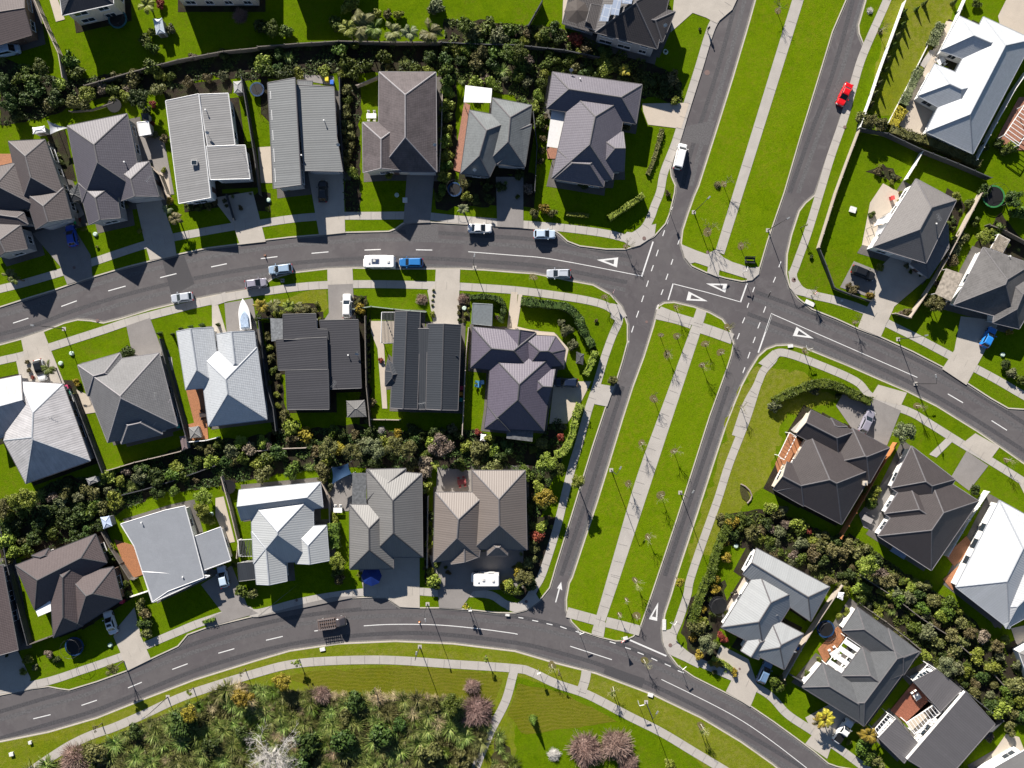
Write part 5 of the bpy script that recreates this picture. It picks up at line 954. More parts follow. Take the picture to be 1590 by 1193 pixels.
# hedges: clipped, following a line
def hedge(s, w, h, col, desc, z=ZL):
    pts = [Vector(P(x, y, h/2)[:2]) for x, y in smooth_line(T(s), 4)]; Ls = [(b-a).length for a, b in zip(pts, pts[1:])]; Lt = sum(Ls); rng = np.random.default_rng(int(Lt*100)); n = int(Lt*(w+2*h)*34); c = []; d = []
    for _ in range(n):
        t = rng.random()*Lt; i = 0
        while i < len(Ls)-1 and t > Ls[i]: t -= Ls[i]; i += 1
        p = pts[i]+(pts[i+1]-pts[i])*(t/max(Ls[i], .01)); dr = (pts[i+1]-pts[i]).normalized(); nn = Vector((-dr.y, dr.x)); wob = 1+.12*math.sin(p.x*2.1)+.1*math.sin(p.y*3.3+1)
        u = rng.random()*(w+2*h)
        if u < w: o_ = (u-w/2)*wob; zz = h*wob*rng.uniform(.9, 1.05); nr = (0, 0, 1)
        else:
            sg = -1 if u < w+h else 1; o_ = sg*w/2*wob*rng.uniform(.88, 1.08); zz = rng.random()*h; nr = (nn.x*sg, nn.y*sg, .2)
        c.append((p.x+nn.x*o_, p.y+nn.y*o_, zz)); d.append(nr)
    q = leaf_quads(np.array(c), np.array(d, float), .15, rng); core = MB(); lr = strip_verts(pts, w*.82); cq = []
    for (a, b), (a2, b2) in zip(lr, lr[1:]):
        z0, z1 = 0, h*.86; A, B, A2, B2 = (a.x, a.y), (b.x, b.y), (a2.x, a2.y), (b2.x, b2.y)
        cq += [[(*A, z1), (*B, z1), (*B2, z1), (*A2, z1)], [(*A, z0), (*A, z1), (*A2, z1), (*A2, z0)], [(*B, z1), (*B, z0), (*B2, z0), (*B2, z1)]]
    q = np.concatenate([q, np.array(cq)]); ctr = q.reshape(-1, 3).mean(0); ctr[2] = 0; q = q-ctr
    o_ = bpy.data.objects.new('hedge', np_mesh('hedge', q, [LM[col]])); C.objects.link(o_); o_.location = (ctr[0], ctr[1], z)
    tag(o_, desc, 'hedge', 'clipped hedges'); return o_
hedge('@12 575 160 690 85 790 15', 1.0, 1.7, 'lime', 'clipped green hedge angled across the lawn of the plum grey avenue corner house')
hedge('@12 315 130 455 142', .8, .8, 'lime', 'short low hedge behind the dark kerbside fence below the plum corner house')
hedge('@12 35 668 200 690 310 705 380 760 420 850 478 950', 1.5, 1.7, 'dark', 'curved dark hedge around the lawn of the purple corner house')
hedge('@12 492 975 465 1060 430 1125', 1.2, 1.6, 'lime', 'short straight hedge right of the grey garden box, purple corner house')
hedge('@22 402 108 370 200 350 300 300 400 240 420', 1.3, 1.8, 'lime', 'tall hedge between the purple house drive and the avenue footpath')
hedge('@22 1330 790 1290 900 1240 1020 1200 1180 @32 1185 20 1140 130 1105 230 1085 300', 1.4, 1.5, 'green', 'long straight hedge beside the right carriageway footpath left of the pale blue house')
hedge('@23 45 95 120 50 210 15 300 -15 400 -10 480 20 560 60 640 95', 1.5, 1.6, 'green', 'curved hedge around the corner lawn above the dark brown house with orange deck')
hedge('@21 470 840 472 920 474 995', 2.2, 1.9, 'green', 'block shaped clipped hedge right of the off white ribbed house')
hedge('@30 1255 290 1330 270', .5, .6, 'green', 'tiny low hedge beside the drive of the flat blue grey house')
hedge('@11 1310 645 1400 640 1480 655 1520 700 1500 800', .9, 1.5, 'dark', 'dark hedge wrapping the small grey shed above the purple house')
hedge('@32 1210 510 1290 545 1340 585', .8, .7, 'lime', 'low hedge between drive and footpath below the pale blue grey house')
hedge('@02 905 800 880 900 850 1000 815 1080', .8, .6, 'olive', 'thin sparse hedge between lawn and footpath by the plum grey house')
hedge('@31 160 690 165 760', .7, .6, 'olive', 'little olive hedge stub beside the golden bush in the wetland')
hedge('@03 1075 150 1045 220 1015 290', 1.7, .9, 'grey', 'grey green clipped hedge beside the upper patio of the white hipped house')
hedge('@03 945 425 900 520 838 650', 1.5, .9, 'grey', 'long grey green clipped hedge along the sandy courtyard of the white house')
hedge('@03 838 672 810 720 775 785', 1.9, .9, 'yellow', 'bright yellow clipped hedge by the sandy courtyard corner')
hedge('@03 755 800 850 835 960 868 1080 915 1200 970 1310 1020', 1.6, 1.6, 'olive', 'long thick hedge along the dark fence below the white hipped house')
# low ground cover among the shrubs
def cover(bed, dens, cols, name, desc=None):
    poly = BEDS[bed]; w = [P(x, y, 0) for x, y in poly]; xs = [p.x for p in w]; ys = [p.y for p in w]; A = (max(xs)-min(xs))*(max(ys)-min(ys)); n = int(A*dens); rng = np.random.default_rng(len(bed)); pw = [(p.x, p.y) for p in w]; c = []
    for _ in range(n):
        x, y = rng.uniform(min(xs), max(xs)), rng.uniform(min(ys), max(ys))
        if inside((x, y), pw) and noise.noise(Vector((x*.45, y*.45, len(bed)))) > -.12: c.append((x, y, ZL+.03+rng.random()*.28))
    c = np.array(c); d = np.tile([0, 0, 1.], (len(c), 1)); q = leaf_quads(c, d, .2, rng)
    o_ = bpy.data.objects.new('ground_cover', np_mesh('ground_cover', q, [LM[cols]])); C.objects.link(o_); tag(o_, desc, 'ground cover', None, 'stuff')
cover('bank_north', 22, 'dark', 'c', 'low dark ground cover on the shaded bank behind the top row of houses'); cover('bank_north_right', 26, 'green', 'c', 'low green ground cover on the bank below the two storey house'); cover('bank_mid', 26, 'dark', 'c', 'low dark ground cover on the bank between the two middle house rows')
cover('bank_east', 26, 'green', 'c', 'low olive ground cover on the diagonal bank at lower right'); cover('wetland', 30, 'olive', 'c', 'low olive undergrowth between the flax in the wetland'); cover('side_strip_west', 6, 'dark', 'c', 'low dark ground cover in the strip between grey green and brown houses')
# the smallest shrubs beyond the 300 largest become one mass of small planting
SHR.sort(key=lambda t: -t[0])
rest = SHR[300:]; gone = set(o_.name for _, o_ in rest); LAB[:] = [l for l in LAB if l[0].name not in gone]
if rest:
    mats_ = []; Vs = []; mi = []
    for _, o_ in rest:
        me_ = o_.data; n = len(me_.vertices); co = np.empty(n*3, np.float32); me_.vertices.foreach_get('co', co); co = co.reshape(-1, 3)
        a = o_.rotation_euler.z; ca, sa = math.cos(a), math.sin(a); sx, sy, sz = o_.scale; co = co*np.array([sx, sy, sz]); co = np.stack([co[:, 0]*ca-co[:, 1]*sa+o_.location.x, co[:, 0]*sa+co[:, 1]*ca+o_.location.y, co[:, 2]+o_.location.z], 1)
        m_ = me_.materials[0]
        if m_ not in mats_: mats_.append(m_)
        Vs.append(co.reshape(-1, 4, 3)); mi += [mats_.index(m_)]*(n//4)
    for _, o_ in rest: bpy.data.objects.remove(o_)
    me_ = np_mesh('small_planting', np.concatenate(Vs), mats_); me_.polygons.foreach_set('material_index', np.array(mi, dtype=np.int32))
    tag(mesh_obj('small_planting', me_), 'many small shrubs and herbs filling the garden beds and banks between the larger plants', 'small plants', None, 'stuff')

# ------------------------------------------------------------------ fences
def fence(s, label, mat, h=1.8, name='fence', post=True, th=.05):
    pts = [Vector(P(x, y, h)[:2]) for x, y in T(s)]; c = sum(pts, Vector((0, 0)))/len(pts); root = empty(name, (c.x, c.y, ZL)); pm = None
    for a, b in zip(pts, pts[1:]):
        d = b-a; L_ = d.length; ang = math.atan2(d.y, d.x); m = (a+b)/2-c
        mb = MB(); mb.box((0, 0, h/2), (L_, th, h-.08)); mb.box((0, 0, h-.01), (L_+.04, .15, .04))
        for z in (.3, h*.55, h-.3): mb.box((0, th/2+.03, z), (L_, .045, .09))
        o_ = mb.build('panel', mat, root); o_.location = (m.x, m.y, 0); o_.rotation_euler = (0, 0, ang)
        if post:
            n = max(1, int(L_/2.4))
            for k in range(n+1):
                if pm is None:
                    q = MB(); q.box((0, 0, h/2+.04), (.11, .11, h+.02)); q.box((0, 0, h+.07), (.15, .15, .04)); pm = q.mesh('post'); pm.materials.append(mat)
                p = a+d*(k/n)-c; nn = Vector((-d.y, d.x)).normalized()*.07; po = mesh_obj('post', pm, None, root); po.location = (p.x+nn.x, p.y+nn.y, 0); po.rotation_euler = (0, 0, ang)
    tag(root, label, 'fence' if name == 'fence' else 'wall', 'boundary fences' if name == 'fence' else 'garden walls'); return root
for s_, lb, mt, h in [
    ('@00 205 -20 290 180 360 330 385 480', 'thick pale fence running down between the two top left corner houses', FENCEP, 1.9), ('@00 520 530 800 450 1100 370 1380 318 1590 297', 'long thin fence below the shaded back lawn at top left', FENCEG, 1.6),
    ('@01 0 290 250 270 500 255 820 262 1130 262', 'long fence under the palm row above the brown tiled houses', FENCEG, 1.6), ('@01 1135 262 1380 275 1590 278 @02 300 310 520 355', 'fence between the top lawn and shrub bank left of the two storey house', FENCED, 1.6),
    ('@00 1490 480 1530 720 1575 1000 1600 1200', 'dark fence between the light grey skylight house and the grey green house', FENCED, 1.8), ('@00 900 1000 985 1080 1030 1195', 'pale fence between the purple grey house and the skylight house', FENCEP, 1.7),
    ('@00 300 880 345 1010 400 1190 @10 445 100 480 200', 'dark fence between the left edge brown house and the purple grey house', FENCEG, 1.7), ('@01 1140 560 1135 800 1120 1060', 'white edged fence beside the conifer strip right of the weathered brown house', FENCEP, 1.5),
    ('@02 110 690 135 900 120 1180', 'dark fence between the slate house and the plum grey corner house', FENCED, 1.7), ('@01 505 480 510 780 530 1060', 'dark fence right of the grey green stepped house', FENCED, 1.7), ('@01 610 530 740 475', 'short fence at the top left corner of the weathered brown house lawn', FENCEP, 1.5),
    ('@03 1240 -30 1200 60 1165 150', 'white fence stub above the white hipped house', FENCEW, 1.6), ('@03 860 0 780 220 700 440 640 620 578 785', 'long white fence along the avenue verge with conifers behind', FENCEW, 1.5), ('@03 580 792 750 825 950 920 1180 1010 1390 1100', 'dark fence below the hedge of the white hipped house at top right', FENCED, 1.9),
    ('@03 965 935 920 1020 868 1102', 'short white fence crossing the lawn above the shade sail house', FENCEW, 1.5), ('@03 1060 138 1000 270 940 390 860 550 730 800', 'low white edging beside the hedges of the sandy courtyard', FENCEW, .35), ('@03 1620 430 1530 560 1420 760 1300 985', 'bright white wall like fence right of the white hipped house', FENCEW, 1.9), ('@03 576 800 500 1000 430 1192 @13 325 335', 'long pale fence along the avenue beside the empty green lawn', FENCEP, 1.5),
    ('@13 325 335 372 450 420 585 520 625 650 668', 'dark angled fence around the lawn corner of the shade sail house', FENCED, 1.4), ('@13 1330 0 1220 210 1120 400 1040 540 960 665 890 768', 'long pale fence between the shade sail house and the stained slate house', FENCEP, 1.8), ('@13 888 768 795 740', 'short cream fence at the street end of the stone driveway bed', FENCEP, 1.4),
    ('@13 1375 195 1480 235 1620 310', 'grey fence at the trampoline lawn near the right edge', FENCEG, 1.6), ('@23 808 350 700 520 600 700 460 940', 'orange stained timber fence between the two dark brown tiled houses', FENCEO, 1.9), ('@23 1372 650 1250 830 1120 1050', 'white framed fence left of the large white house at lower right', FENCEW, 1.7),
    ('@33 470 65 380 200 260 380 110 645', 'pale fence between the pale blue house and the striped pergola house', FENCEP, 1.9), ('@33 950 475 850 610 740 760 620 925', 'dark fence right of the charcoal house with striped pergola', FENCED, 1.7), ('@33 140 612 225 662', 'short dark fence below the round trampoline lawn at lower right', FENCED, 1.3),
    ('@33 590 10 780 130 960 270 1120 370 1260 490', 'wavy grey retaining fence along the upper side of the diagonal bank', FENCEG, 1.2), ('@33 575 175 740 290 880 400 950 460', 'low timber fence behind the striped pergola house', FENCEG, 1.0), ('@33 1210 700 1330 800 1460 900 1350 1010', 'dark fence behind the boxy dark metal house', FENCED, 1.3), ('@33 1410 620 1500 720 1600 800', 'low timber rail on the bank near the bottom right edge', FENCEG, 1.0),
    ('@10 985 900 1020 1040 1060 1192 @20 1110 170 1155 340', 'dark fence between the grey tiled house and the boat house', FENCED, 1.8), ('@20 1155 345 1270 335 1345 315', 'white topped fence below the orange deck of the boat house', FENCEW, 1.4), ('@20 450 50 510 210 575 380 632 535', 'dark fence between the streaked white house and the grey tiled house', FENCED, 1.8),
    ('@20 662 520 830 470 1000 430 1120 400', 'white edged fence below the grey tiled house lawn', FENCEP, 1.5), ('@11 5 790 25 950 55 1192 @21 95 130 112 275', 'dark fence between the boat house and the black ribbed house', FENCED, 1.8), ('@11 662 760 665 960 670 1190 @21 685 150 692 245', 'brown fence between the black ribbed house and the twin gable house', FENCEG, 1.8),
    ('@21 695 205 880 208', 'low white edged fence at the bottom of the twin gable house lawn', FENCEP, 1.0), ('@11 1302 830 1285 1000 1275 1190 @21 1268 180 1262 300', 'pale fence between the twin gable house and the purple house', FENCEP, 1.8), ('@20 1365 560 1420 760 1470 970 1460 1060', 'pale fence between the flat blue grey house and the off white house', FENCEP, 1.7),
    ('@21 392 590 440 690 445 850', 'pale fence right of the off white ribbed house', FENCEP, 1.5), ('@21 1050 680 1048 900 1045 1120', 'thin pale fence between the stone grey and taupe houses', FENCEP, 1.6), ('@20 605 860 680 1000 800 1190 @30 830 30', 'timber fence between the dusty brown house and the orange deck', FENCEG, 1.6),
    ('@30 45 -60 105 180 170 432', 'dark fence between the bottom left edge house and the dusty brown house', FENCED, 1.8), ('@30 172 432 300 385 400 345', 'dark timber fence below the dusty brown house lawn', FENCEG, 1.4), ('@30 808 135 915 100', 'short bright white fence below the flower bed of the flat blue grey house', FENCEW, 1.2),
    ('@11 590 718 700 700 840 716 1040 735', 'low pale green fence along the front lawn of the twin gable house', flat('sage_fence', (.25, .31, .25), .7), 1.1), ('@11 0 772 80 772', 'short dark fence left of the black ribbed house', FENCED, 1.5), ('@20 0 860 25 1000 40 1100', 'short dark fence by the trees at the left edge', FENCED, 1.4), ('@02 80 160 170 0', 'dark fence between the two top lawns', FENCED, 1.6), ('@21 0 400 150 385 300 380', 'pale low retaining fence on the middle bank', FENCEP, .8),
    ('@20 680 690 880 640 1080 580 1330 490', 'dark timber retaining fence across the middle bank', FENCED, .9), ('@00 430 690 560 680 700 635', 'orange brown retaining fence behind the purple grey house', FENCEG, .9), ('@02 210 310 300 318', 'short low fence stub left of the bank steps', FENCEP, .8), ('@10 1395 10 1440 160', 'short dark fence between grey house garden and its drive', FENCED, 1.2)]:
    fence(s_, lb, mt, h)
# ------------------------------------------------------------------ street lamps, signs, utility things
def lamp(px, py, h, ang, label):
    root = empty('street_lamp', (P(px, py).x, P(px, py).y, ZL)); m_ = MB(); m_.tube([(0, 0, -.1), (0, 0, .7)], .11, 8); m_.tube([(0, 0, .7), (0, 0, h)], [.075, .05], 8); m_.build('pole', DARKM, root)
    b_ = MB(); b_.prism([(-.35, -.35), (.35, -.35), (.35, .35), (-.35, .35)], 0, .035); b_.build('base', CON, root)
    dx, dy = math.cos(ang), math.sin(ang); a = MB(); a.tube([(0, 0, h-.05), (dx*.5, dy*.5, h+.16), (dx*1.1, dy*1.1, h+.2)], .035, 6); a.build('arm', DARKM, root)
    hd = MB(); hd.box((dx*1.35, dy*1.35, h+.2), (.7, .26, .1), ang, 0, .8); ho = hd.build('lamp_head', STEEL, root); ln = MB(); ln.box((dx*1.35, dy*1.35, h+.135), (.5, .18, .03), ang); ln.build('lens', LAMPL, ho)
    tag(root, label, 'street lamp', 'street lamps'); return root
for px, py, h, an, lb in [(1077, 330, 7.4, 45, 'street lamp on the narrow top median tip by the give way triangles'), (1192, 358, 7.4, 30, 'street lamp at the right kerb of the upper median near the bus bench'), (1394, 527, 7.4, 10, 'street lamp on the verge between the two right hand driveways'), (100, 511, 7.4, 175, 'street lamp at the left end of the curved road by the parking bay'),
    (652, 1004, 7.4, 80, 'street lamp on the verge above the mown wetland lawn'), (261, 1082, 7.4, 215, 'street lamp on the lower left verge beside the wetland path'), (949, 730, 7.4, 60, 'street lamp at the left edge of the lower median'), (1056, 765, 7.4, 60, 'street lamp at the right edge of the lower median'), (1003, 1090, 7.4, 60, 'street lamp right of the white sign on the lower verge'),
    (737, 416, 5.6, 80, 'shorter street lamp on the kerb above the small grey shed'), (439, 436, 5.6, 80, 'shorter street lamp beside the two parked silver cars'), (664, 938, 5.6, 280, 'shorter street lamp on the verge between the two lower driveways'), (1421, 596, 7.4, 100, 'street lamp on the verge outside the house with the olive tree')]: lamp(px, py, h, R(an), lb)
def sign(px, py, label, kind='blade', ang=0.5, h=2.6):
    root = empty('road_sign', (P(px, py, .5).x, P(px, py, .5).y, ZL), ang); m_ = MB(); m_.tube([(0, 0, -.1), (0, 0, h)], .04, 7); m_.build('post', STEEL, root); b_ = MB()
    if kind == 'blade': b_.box((.45, 0, h-.12), (.95, .03, .2)); b_.box((0, .42, h-.36), (.03, .85, .2)); mt = WHITE
    elif kind == 'give':
        for sg, z in ((1, .02), (1, -.02)): b_.add([(-.42, z, h), (.42, z, h), (0, z, h-.75)], [(0, 1, 2) if z > 0 else (2, 1, 0)])
        b_.add([(-.42, -.02, h), (.42, -.02, h), (.42, .02, h), (-.42, .02, h)], [(0, 1, 2, 3)]); mt = [WHITE]
    else: b_.box((0, 0, h-.3), (.6, .03, .6)); mt = WHITE
    p_ = b_.build('sign_plate', mt, root)
    if kind == 'give':
        r_ = MB(); A = [(-.46, .03, h+.03), (.46, .03, h+.03), (0, .03, h-.8)]; Bq = [(-.3, .03, h-.06), (.3, .03, h-.06), (0, .03, h-.6)]
        for i in range(3):
            j = (i+1) % 3; r_.add([A[i], A[j], Bq[j], Bq[i]], [(0, 1, 2, 3)])
        r_.build('red_border', flat('sign_red', (.45, .02, .02), .4), p_)
    tag(root, label, 'road sign', 'road signs'); return root
for px, py, kd, an, lb in [(898.5, 980, 'blade', .4, 'white street name sign at the lower left median tip'), (965, 991, 'give', .5, 'give way sign at the lower median tip beside the thick white line'), (1043.5, 966, 'blade', 1.0, 'street name sign on the footpath corner by the lower carriageway mouth'), (1056, 1034, 'blade', .7, 'white sign at the kerb right of the dashed lower line'), (836, 1040, 'square', .3, 'white post sign left of the link path on the lower verge'),
    (990, 1089, 'blade', .2, 'white crossed sign left of the lower verge street lamp'), (1040, 327.5, 'square', 1.1, 'white square sign on the verge right of the angled hedge'), (1261, 457, 'give', .9, 'give way sign on the right corner verge by the white utility slab'), (1248, 544, 'blade', .3, 'white street sign above the curved corner path'), (951, 455, 'give', 1.2, 'give way sign near the left corner of the crossing'), (1154, 424, 'blade', 1.3, 'street sign on the small grass strip of the upper median'), (731, 944, 'square', .1, 'white sign behind the golden sapling on the lower kerb')]: sign(px, py, lb, kd, an)
def slab(px, py, w, d, h, rz, mat, name, label, cat, lid=True):
    p = P(px, py, h); root = empty(name, (p.x, p.y, ZL), rz); a = MB(); a.box((0, 0, h/2), (w, d, h)); a.build('cabinet', mat, root); b_ = MB(); b_.box((0, 0, h+.03), (w+.08, d+.08, .06)); b_.build('lid', mat, root); tag(root, label, cat, 'utility boxes'); return root
for px, py, w, d, h, rz, lb in [(1257, 471, 1.7, .7, .12, -.45, 'pale utility slab on the right corner verge'), (1031, 970, .6, 1.9, .12, 0, 'long pale utility slab beside the lower carriageway kerb'), (971, 991, .8, .5, .15, .3, 'pale drain slab at the lower median tip'), (1010, 1079, .9, .6, .2, -.3, 'white drain box on the lower verge kerb'), (1227, 537.5, .9, .5, .15, .1, 'pale slab at the curved kerb above the big dry lawn'), (501, 1008, .9, .6, .15, .2, 'pale drain slab on the verge below the flatbed truck'), (788, 955, .7, .3, .15, -.1, 'small white slab at the lower kerb corner'),
    (18, 1171, .7, .6, .3, .2, 'white box alone on the bottom left lawn'), (47, 1153, .5, .5, .3, .2, 'small cream box on the bottom left lawn'), (629, 311, .8, .8, .5, 0, 'white box standing on the shaded front lawn'), (1324, 326, 1.1, 1.0, .3, -.3, 'pale stone block in the middle of the empty green lawn'), (1307, 467, .3, .3, .3, 0, 'tiny white post cap by the cream driveway')]: slab(px, py, w, d, h, rz, flat('pale_box', (.6, .6, .58), .6), 'utility_box', lb, 'utility box')
COV = flat('manhole_iron', (.16, .11, .10), .7)
for px, py, r_ in [(1000, 370.5, .35), (1232, 435, .42), (1233, 434.5, .2), (1040.5, 1001.5, .35), (1098.5, 392, .3), (1311, 198, .3), (152, 498, .3), (1004, 500, .25), (1098, 113, .5), (817, 934, .3), (1148, 1038, .2), (116, 416, .3), (461, 932, .25)]:
    m_ = MB(); m_.tube([(0, 0, -.05), (0, 0, .012)], r_, 16); o_ = m_.build('manhole_cover', COV); p = P(px, py); on = not (1000 < px < 1012 and 495 < py < 505 or (px, py) == (1098, 113)); o_.location = (p.x, p.y, (ZP+.045 if on else .006)); later(o_, 'round manhole cover', px, py, 'manhole cover', 'manhole covers')
for px, py in [(111, 549), (94, 564.5), (148, 364), (17, 0), (616, 303), (417, 311), (1034, 81), (1143, 848), (721, 479), (1557, 551), (1033, 80), (328, 799), (171, 1002)]:
    if (px, py) == (17, 0): continue
    m_ = MB(); m_.tube([(0, 0, 0), (0, 0, .25), (0, 0, .36)], [.42, .42, .30], 16); o_ = m_.build('tank_lid', flat('pale_green_plastic', (.42, .52, .45), .5)); p = P(px, py, .3); o_.location = (p.x, p.y, ZL); later(o_, 'pale green tank lid', px, py, 'tank lid', 'round plastic lids on the lawns')
# ------------------------------------------------------------------ garden things
def sit(name, px, py, h, label, cat, group=None, rz=0):
    p = P(px, py, h*.7); root = empty(name, (p.x, p.y, ZL), rz); tag(root, label, cat, group); return root
def trampoline(px, py, r, pad, label, net=True):
    root = sit('trampoline', px, py, .9, label, 'trampoline', 'garden trampolines'); n = 24; ri = r-.28
    m_ = MB(); m_.tube([(0, 0, .86), (0, 0, .87)], ri, n); m_.build('mat', BLACK, root)
    q = MB(); c = lambda rr, z: [(rr*math.cos(6.28318*k/n), rr*math.sin(6.28318*k/n), z) for k in range(n)]
    q.add(c(ri, .90)+c(r, .90)+c(r, .80), [(k, k+n, (k+1) % n+n, (k+1) % n) for k in range(n)]+[(k+n, k+2*n, (k+1) % n+2*n, (k+1) % n+n) for k in range(n)]); q.build('pad', pad, root)
    for k in range(6):
        t = k*1.0472; l_ = MB(); l_.tube([(r*math.cos(t), r*math.sin(t), 0), (r*math.cos(t), r*math.sin(t), 2.5 if net else .85)], .03, 5); l_.build('leg', DARKM, root)
    if net:
        ring = MB(); p_ = c(r, 2.45); ring.tube(p_+[p_[0]], .02, 4); ring.build('net_ring', DARKM, root)
        for k in range(3): pass
for px, py, r_, pd, nt_, lb in [(184, 31, 1.75, flat('teal_padding', (.03, .12, .14), .6), True, 'dark trampoline on the shaded back lawn at top left'), (400, 140, 1.35, BLUEP, True, 'blue trampoline left of the grey green stepped house'), (706, 295, 1.35, BLUEP, True, 'blue grey trampoline in front of the slate house'), (117, 1003, 1.75, BLUEP, True, 'blue trampoline on the front lawn of the dusty brown house'),
    (1114, 939, 1.65, BLACK, True, 'black trampoline left of the pale blue grey house'), (1281, 976, 1.65, BLUEP, True, 'blue trampoline above the striped pergola house lawn'), (1541, 306, 2.1, flat('green_padding', (.03, .16, .05), .6), True, 'large black trampoline with green rim near the right edge'), (356, 756, 1.3, BLACK, False, 'small dark hexagonal trampoline above the off white house'), (179, 165, 1.3, BLACK, False, 'dark round trampoline frame behind the purple grey house')]: trampoline(px, py, r_, pd, lb, nt_)
def shed(s, label, mat, h=2.1, wallm=None, kind='gable', name='shed', cat='shed'):
    q = T(s); pts = ccw([tuple(P(x, y, h)[:2]) for x, y in q]); c = (sum(p[0] for p in pts)/4, sum(p[1] for p in pts)/4); root = empty(name, (c[0], c[1], ZL)); loc = [(p[0]-c[0], p[1]-c[1]) for p in pts]
    make_roof([(loc, h-ZL, math.tan(R(6 if kind == 'mono' else 12)), set(), 'mono' if kind == 'mono' else 'hip')], [mat, mat, mat, wallm or mat], root, False)
    w = MB(); ins = [(v.x, v.y) for v in offset_poly(loc, .12)]; w.prism(ins, -.05, h-.11, top=False); w.build('wall', wallm or WALLG, root)
    a, b_ = Vector(ins[0]), Vector(ins[1]); m = (a+b_)/2; d = (b_-a).normalized(); dm = MB(); dm.box((0, 0, .95), (min(.9, (b_-a).length*.6), .05, 1.9)); o_ = dm.build('door', FENCEG, root); o_.location = (m.x+d.y*.03, m.y-d.x*.03, 0); o_.rotation_euler = (0, 0, math.atan2(d.y, d.x))
    tag(root, label, cat, 'garden sheds'); return root
SHW = flat('bright_white_roof', (.8, .8, .8), .5, var=.03)
for s_, lb, mt, h in [('@00 200 790 275 778 280 815 205 828', 'small pale shed left of the purple grey house roof', SHW, 2.0), ('@00 850 760 918 752 932 828 862 840', 'bright white square shed right of the purple grey house', SHW, 2.1), ('@00 1440 505 1490 500 1495 572 1445 575', 'narrow grey shed in the corner behind the skylight house', flat('shed_grey', (.3, .3, .3)), 2.0), ('@00 945 118 1000 112 1018 205 965 215', 'silver rounded shed on the sunlit lawn corner at top left', flat('silver_roof', (.5, .56, .62), .3, .4), 1.9),
    ('@21 548 90 660 85 672 188 553 192', 'grey banded shed on the shaded lawn below the black ribbed house', RT['stone_grey_metal'], 2.0), ('@11 1330 683 1450 690 1445 820 1322 808', 'flat grey shed inside the dark hedge above the purple house', flat('shed_blue_grey', (.17, .19, .2)), 2.2), ('@20 620 810 675 800 692 862 640 880', 'pale blue shed at the top left corner of the flat blue grey house', flat('pale_blue_roof', (.4, .48, .62)), 2.0), ('@10 410 1 480 -60 515 40 430 60', 'dark green ribbed shed beside the purple grey house', RT['ink_metal'], 2.0),
    ('@20 1470 1090 1590 1080 1595 1190 1475 1205', 'dark ribbed lean to shed left of the off white house', RT['ink_metal'], 2.2), ('@20 1165 255 1225 245 1242 315 1175 322', 'grey garden cabinet on the orange deck', flat('cabinet_grey', (.2, .2, .2)), 1.3), ('@20 1108 310 1145 305 1158 385 1125 395', 'brown narrow shed at the fence corner below the grey tiled house', flat('shed_brown', (.16, .12, .12)), 1.9), ('@20 530 570 590 555 605 590 550 612', 'low grey shed in the shade below the streaked white house', flat('cabinet_grey', (.2, .2, .2)), 1.8),
    ('@33 445 105 480 110 470 155 438 140', 'small white shed at the end of the pale fence near the pergola house', SHW, 2.0), ('@12 378 980 425 995 418 1060 375 1050', 'grey slatted garden box on the lawn right of the purple house', FENCED, 1.2), ('@21 1378 295 1410 300 1405 338 1375 335', 'white square garden table box below the purple house', SHW, .8), ('@00 870 700 915 700 918 745 875 745', 'dark garden cage behind the bright white square shed', FENCED, 1.6),
    ('@31 -590 -370 -590 -370 -500 -300 -510 -310', None, None, 0)]:
    if lb: shed(s_, lb, mt, h, kind='mono' if h > 2.05 else 'gable')
def canopy(s, label, mat, h=2.5, slats=0, name='pergola', cat='pergola', z2=None, thick=.06, frame=WHITE):
    q = T(s); pts = [Vector(P(x, y, h)) for x, y in q]; c = sum(pts, Vector())/len(pts); root = empty(name, (c.x, c.y, ZL)); L4 = [p-c for p in pts]; m_ = MB()
    if slats:
        for k in range(slats):
            t = (k+.5)/slats; a = L4[0].lerp(L4[1], t); b_ = L4[3].lerp(L4[2], t); d = b_-a; m_.box(((a.x+b_.x)/2, (a.y+b_.y)/2, h-ZL), (d.length, .1 if slats > 6 else .9, .08), math.atan2(d.y, d.x))
        m_.build('slats', mat, root); f = MB()
        for i in range(4): a, b_ = L4[i], L4[(i+1) % 4]; d = b_-a; f.box(((a.x+b_.x)/2, (a.y+b_.y)/2, h-ZL-.12), (d.length, .1, .14), math.atan2(d.y, d.x))
        f.build('frame', frame, root)
    else:
        n = len(L4); m_.add([(p.x, p.y, h-ZL) for p in L4]+[(p.x, p.y, h-ZL-thick) for p in L4], [tuple(range(n)), tuple(range(2*n-1, n-1, -1))]+[(i, (i+1) % n, (i+1) % n+n, i+n) for i in range(n)]); m_.build('roof_sheet', mat, root)
    for p in L4[:4]:
        k = .96; po = MB(); po.box((p.x*k, p.y*k, (h-ZL)/2-.05), (.1, .1, h-ZL-.15)); po.build('post', frame, root)
    tag(root, label, cat, 'pergolas and awnings'); return root
SHEET = flat('white_polycarbonate', (.62, .61, .60), .3, var=.05); BUFF = flat('aged_polycarbonate', (.33, .29, .24), .5, var=.35, scale=2); TRANS = flat('smoky_polycarbonate', (.12, .125, .13), .25, var=.3, scale=2)
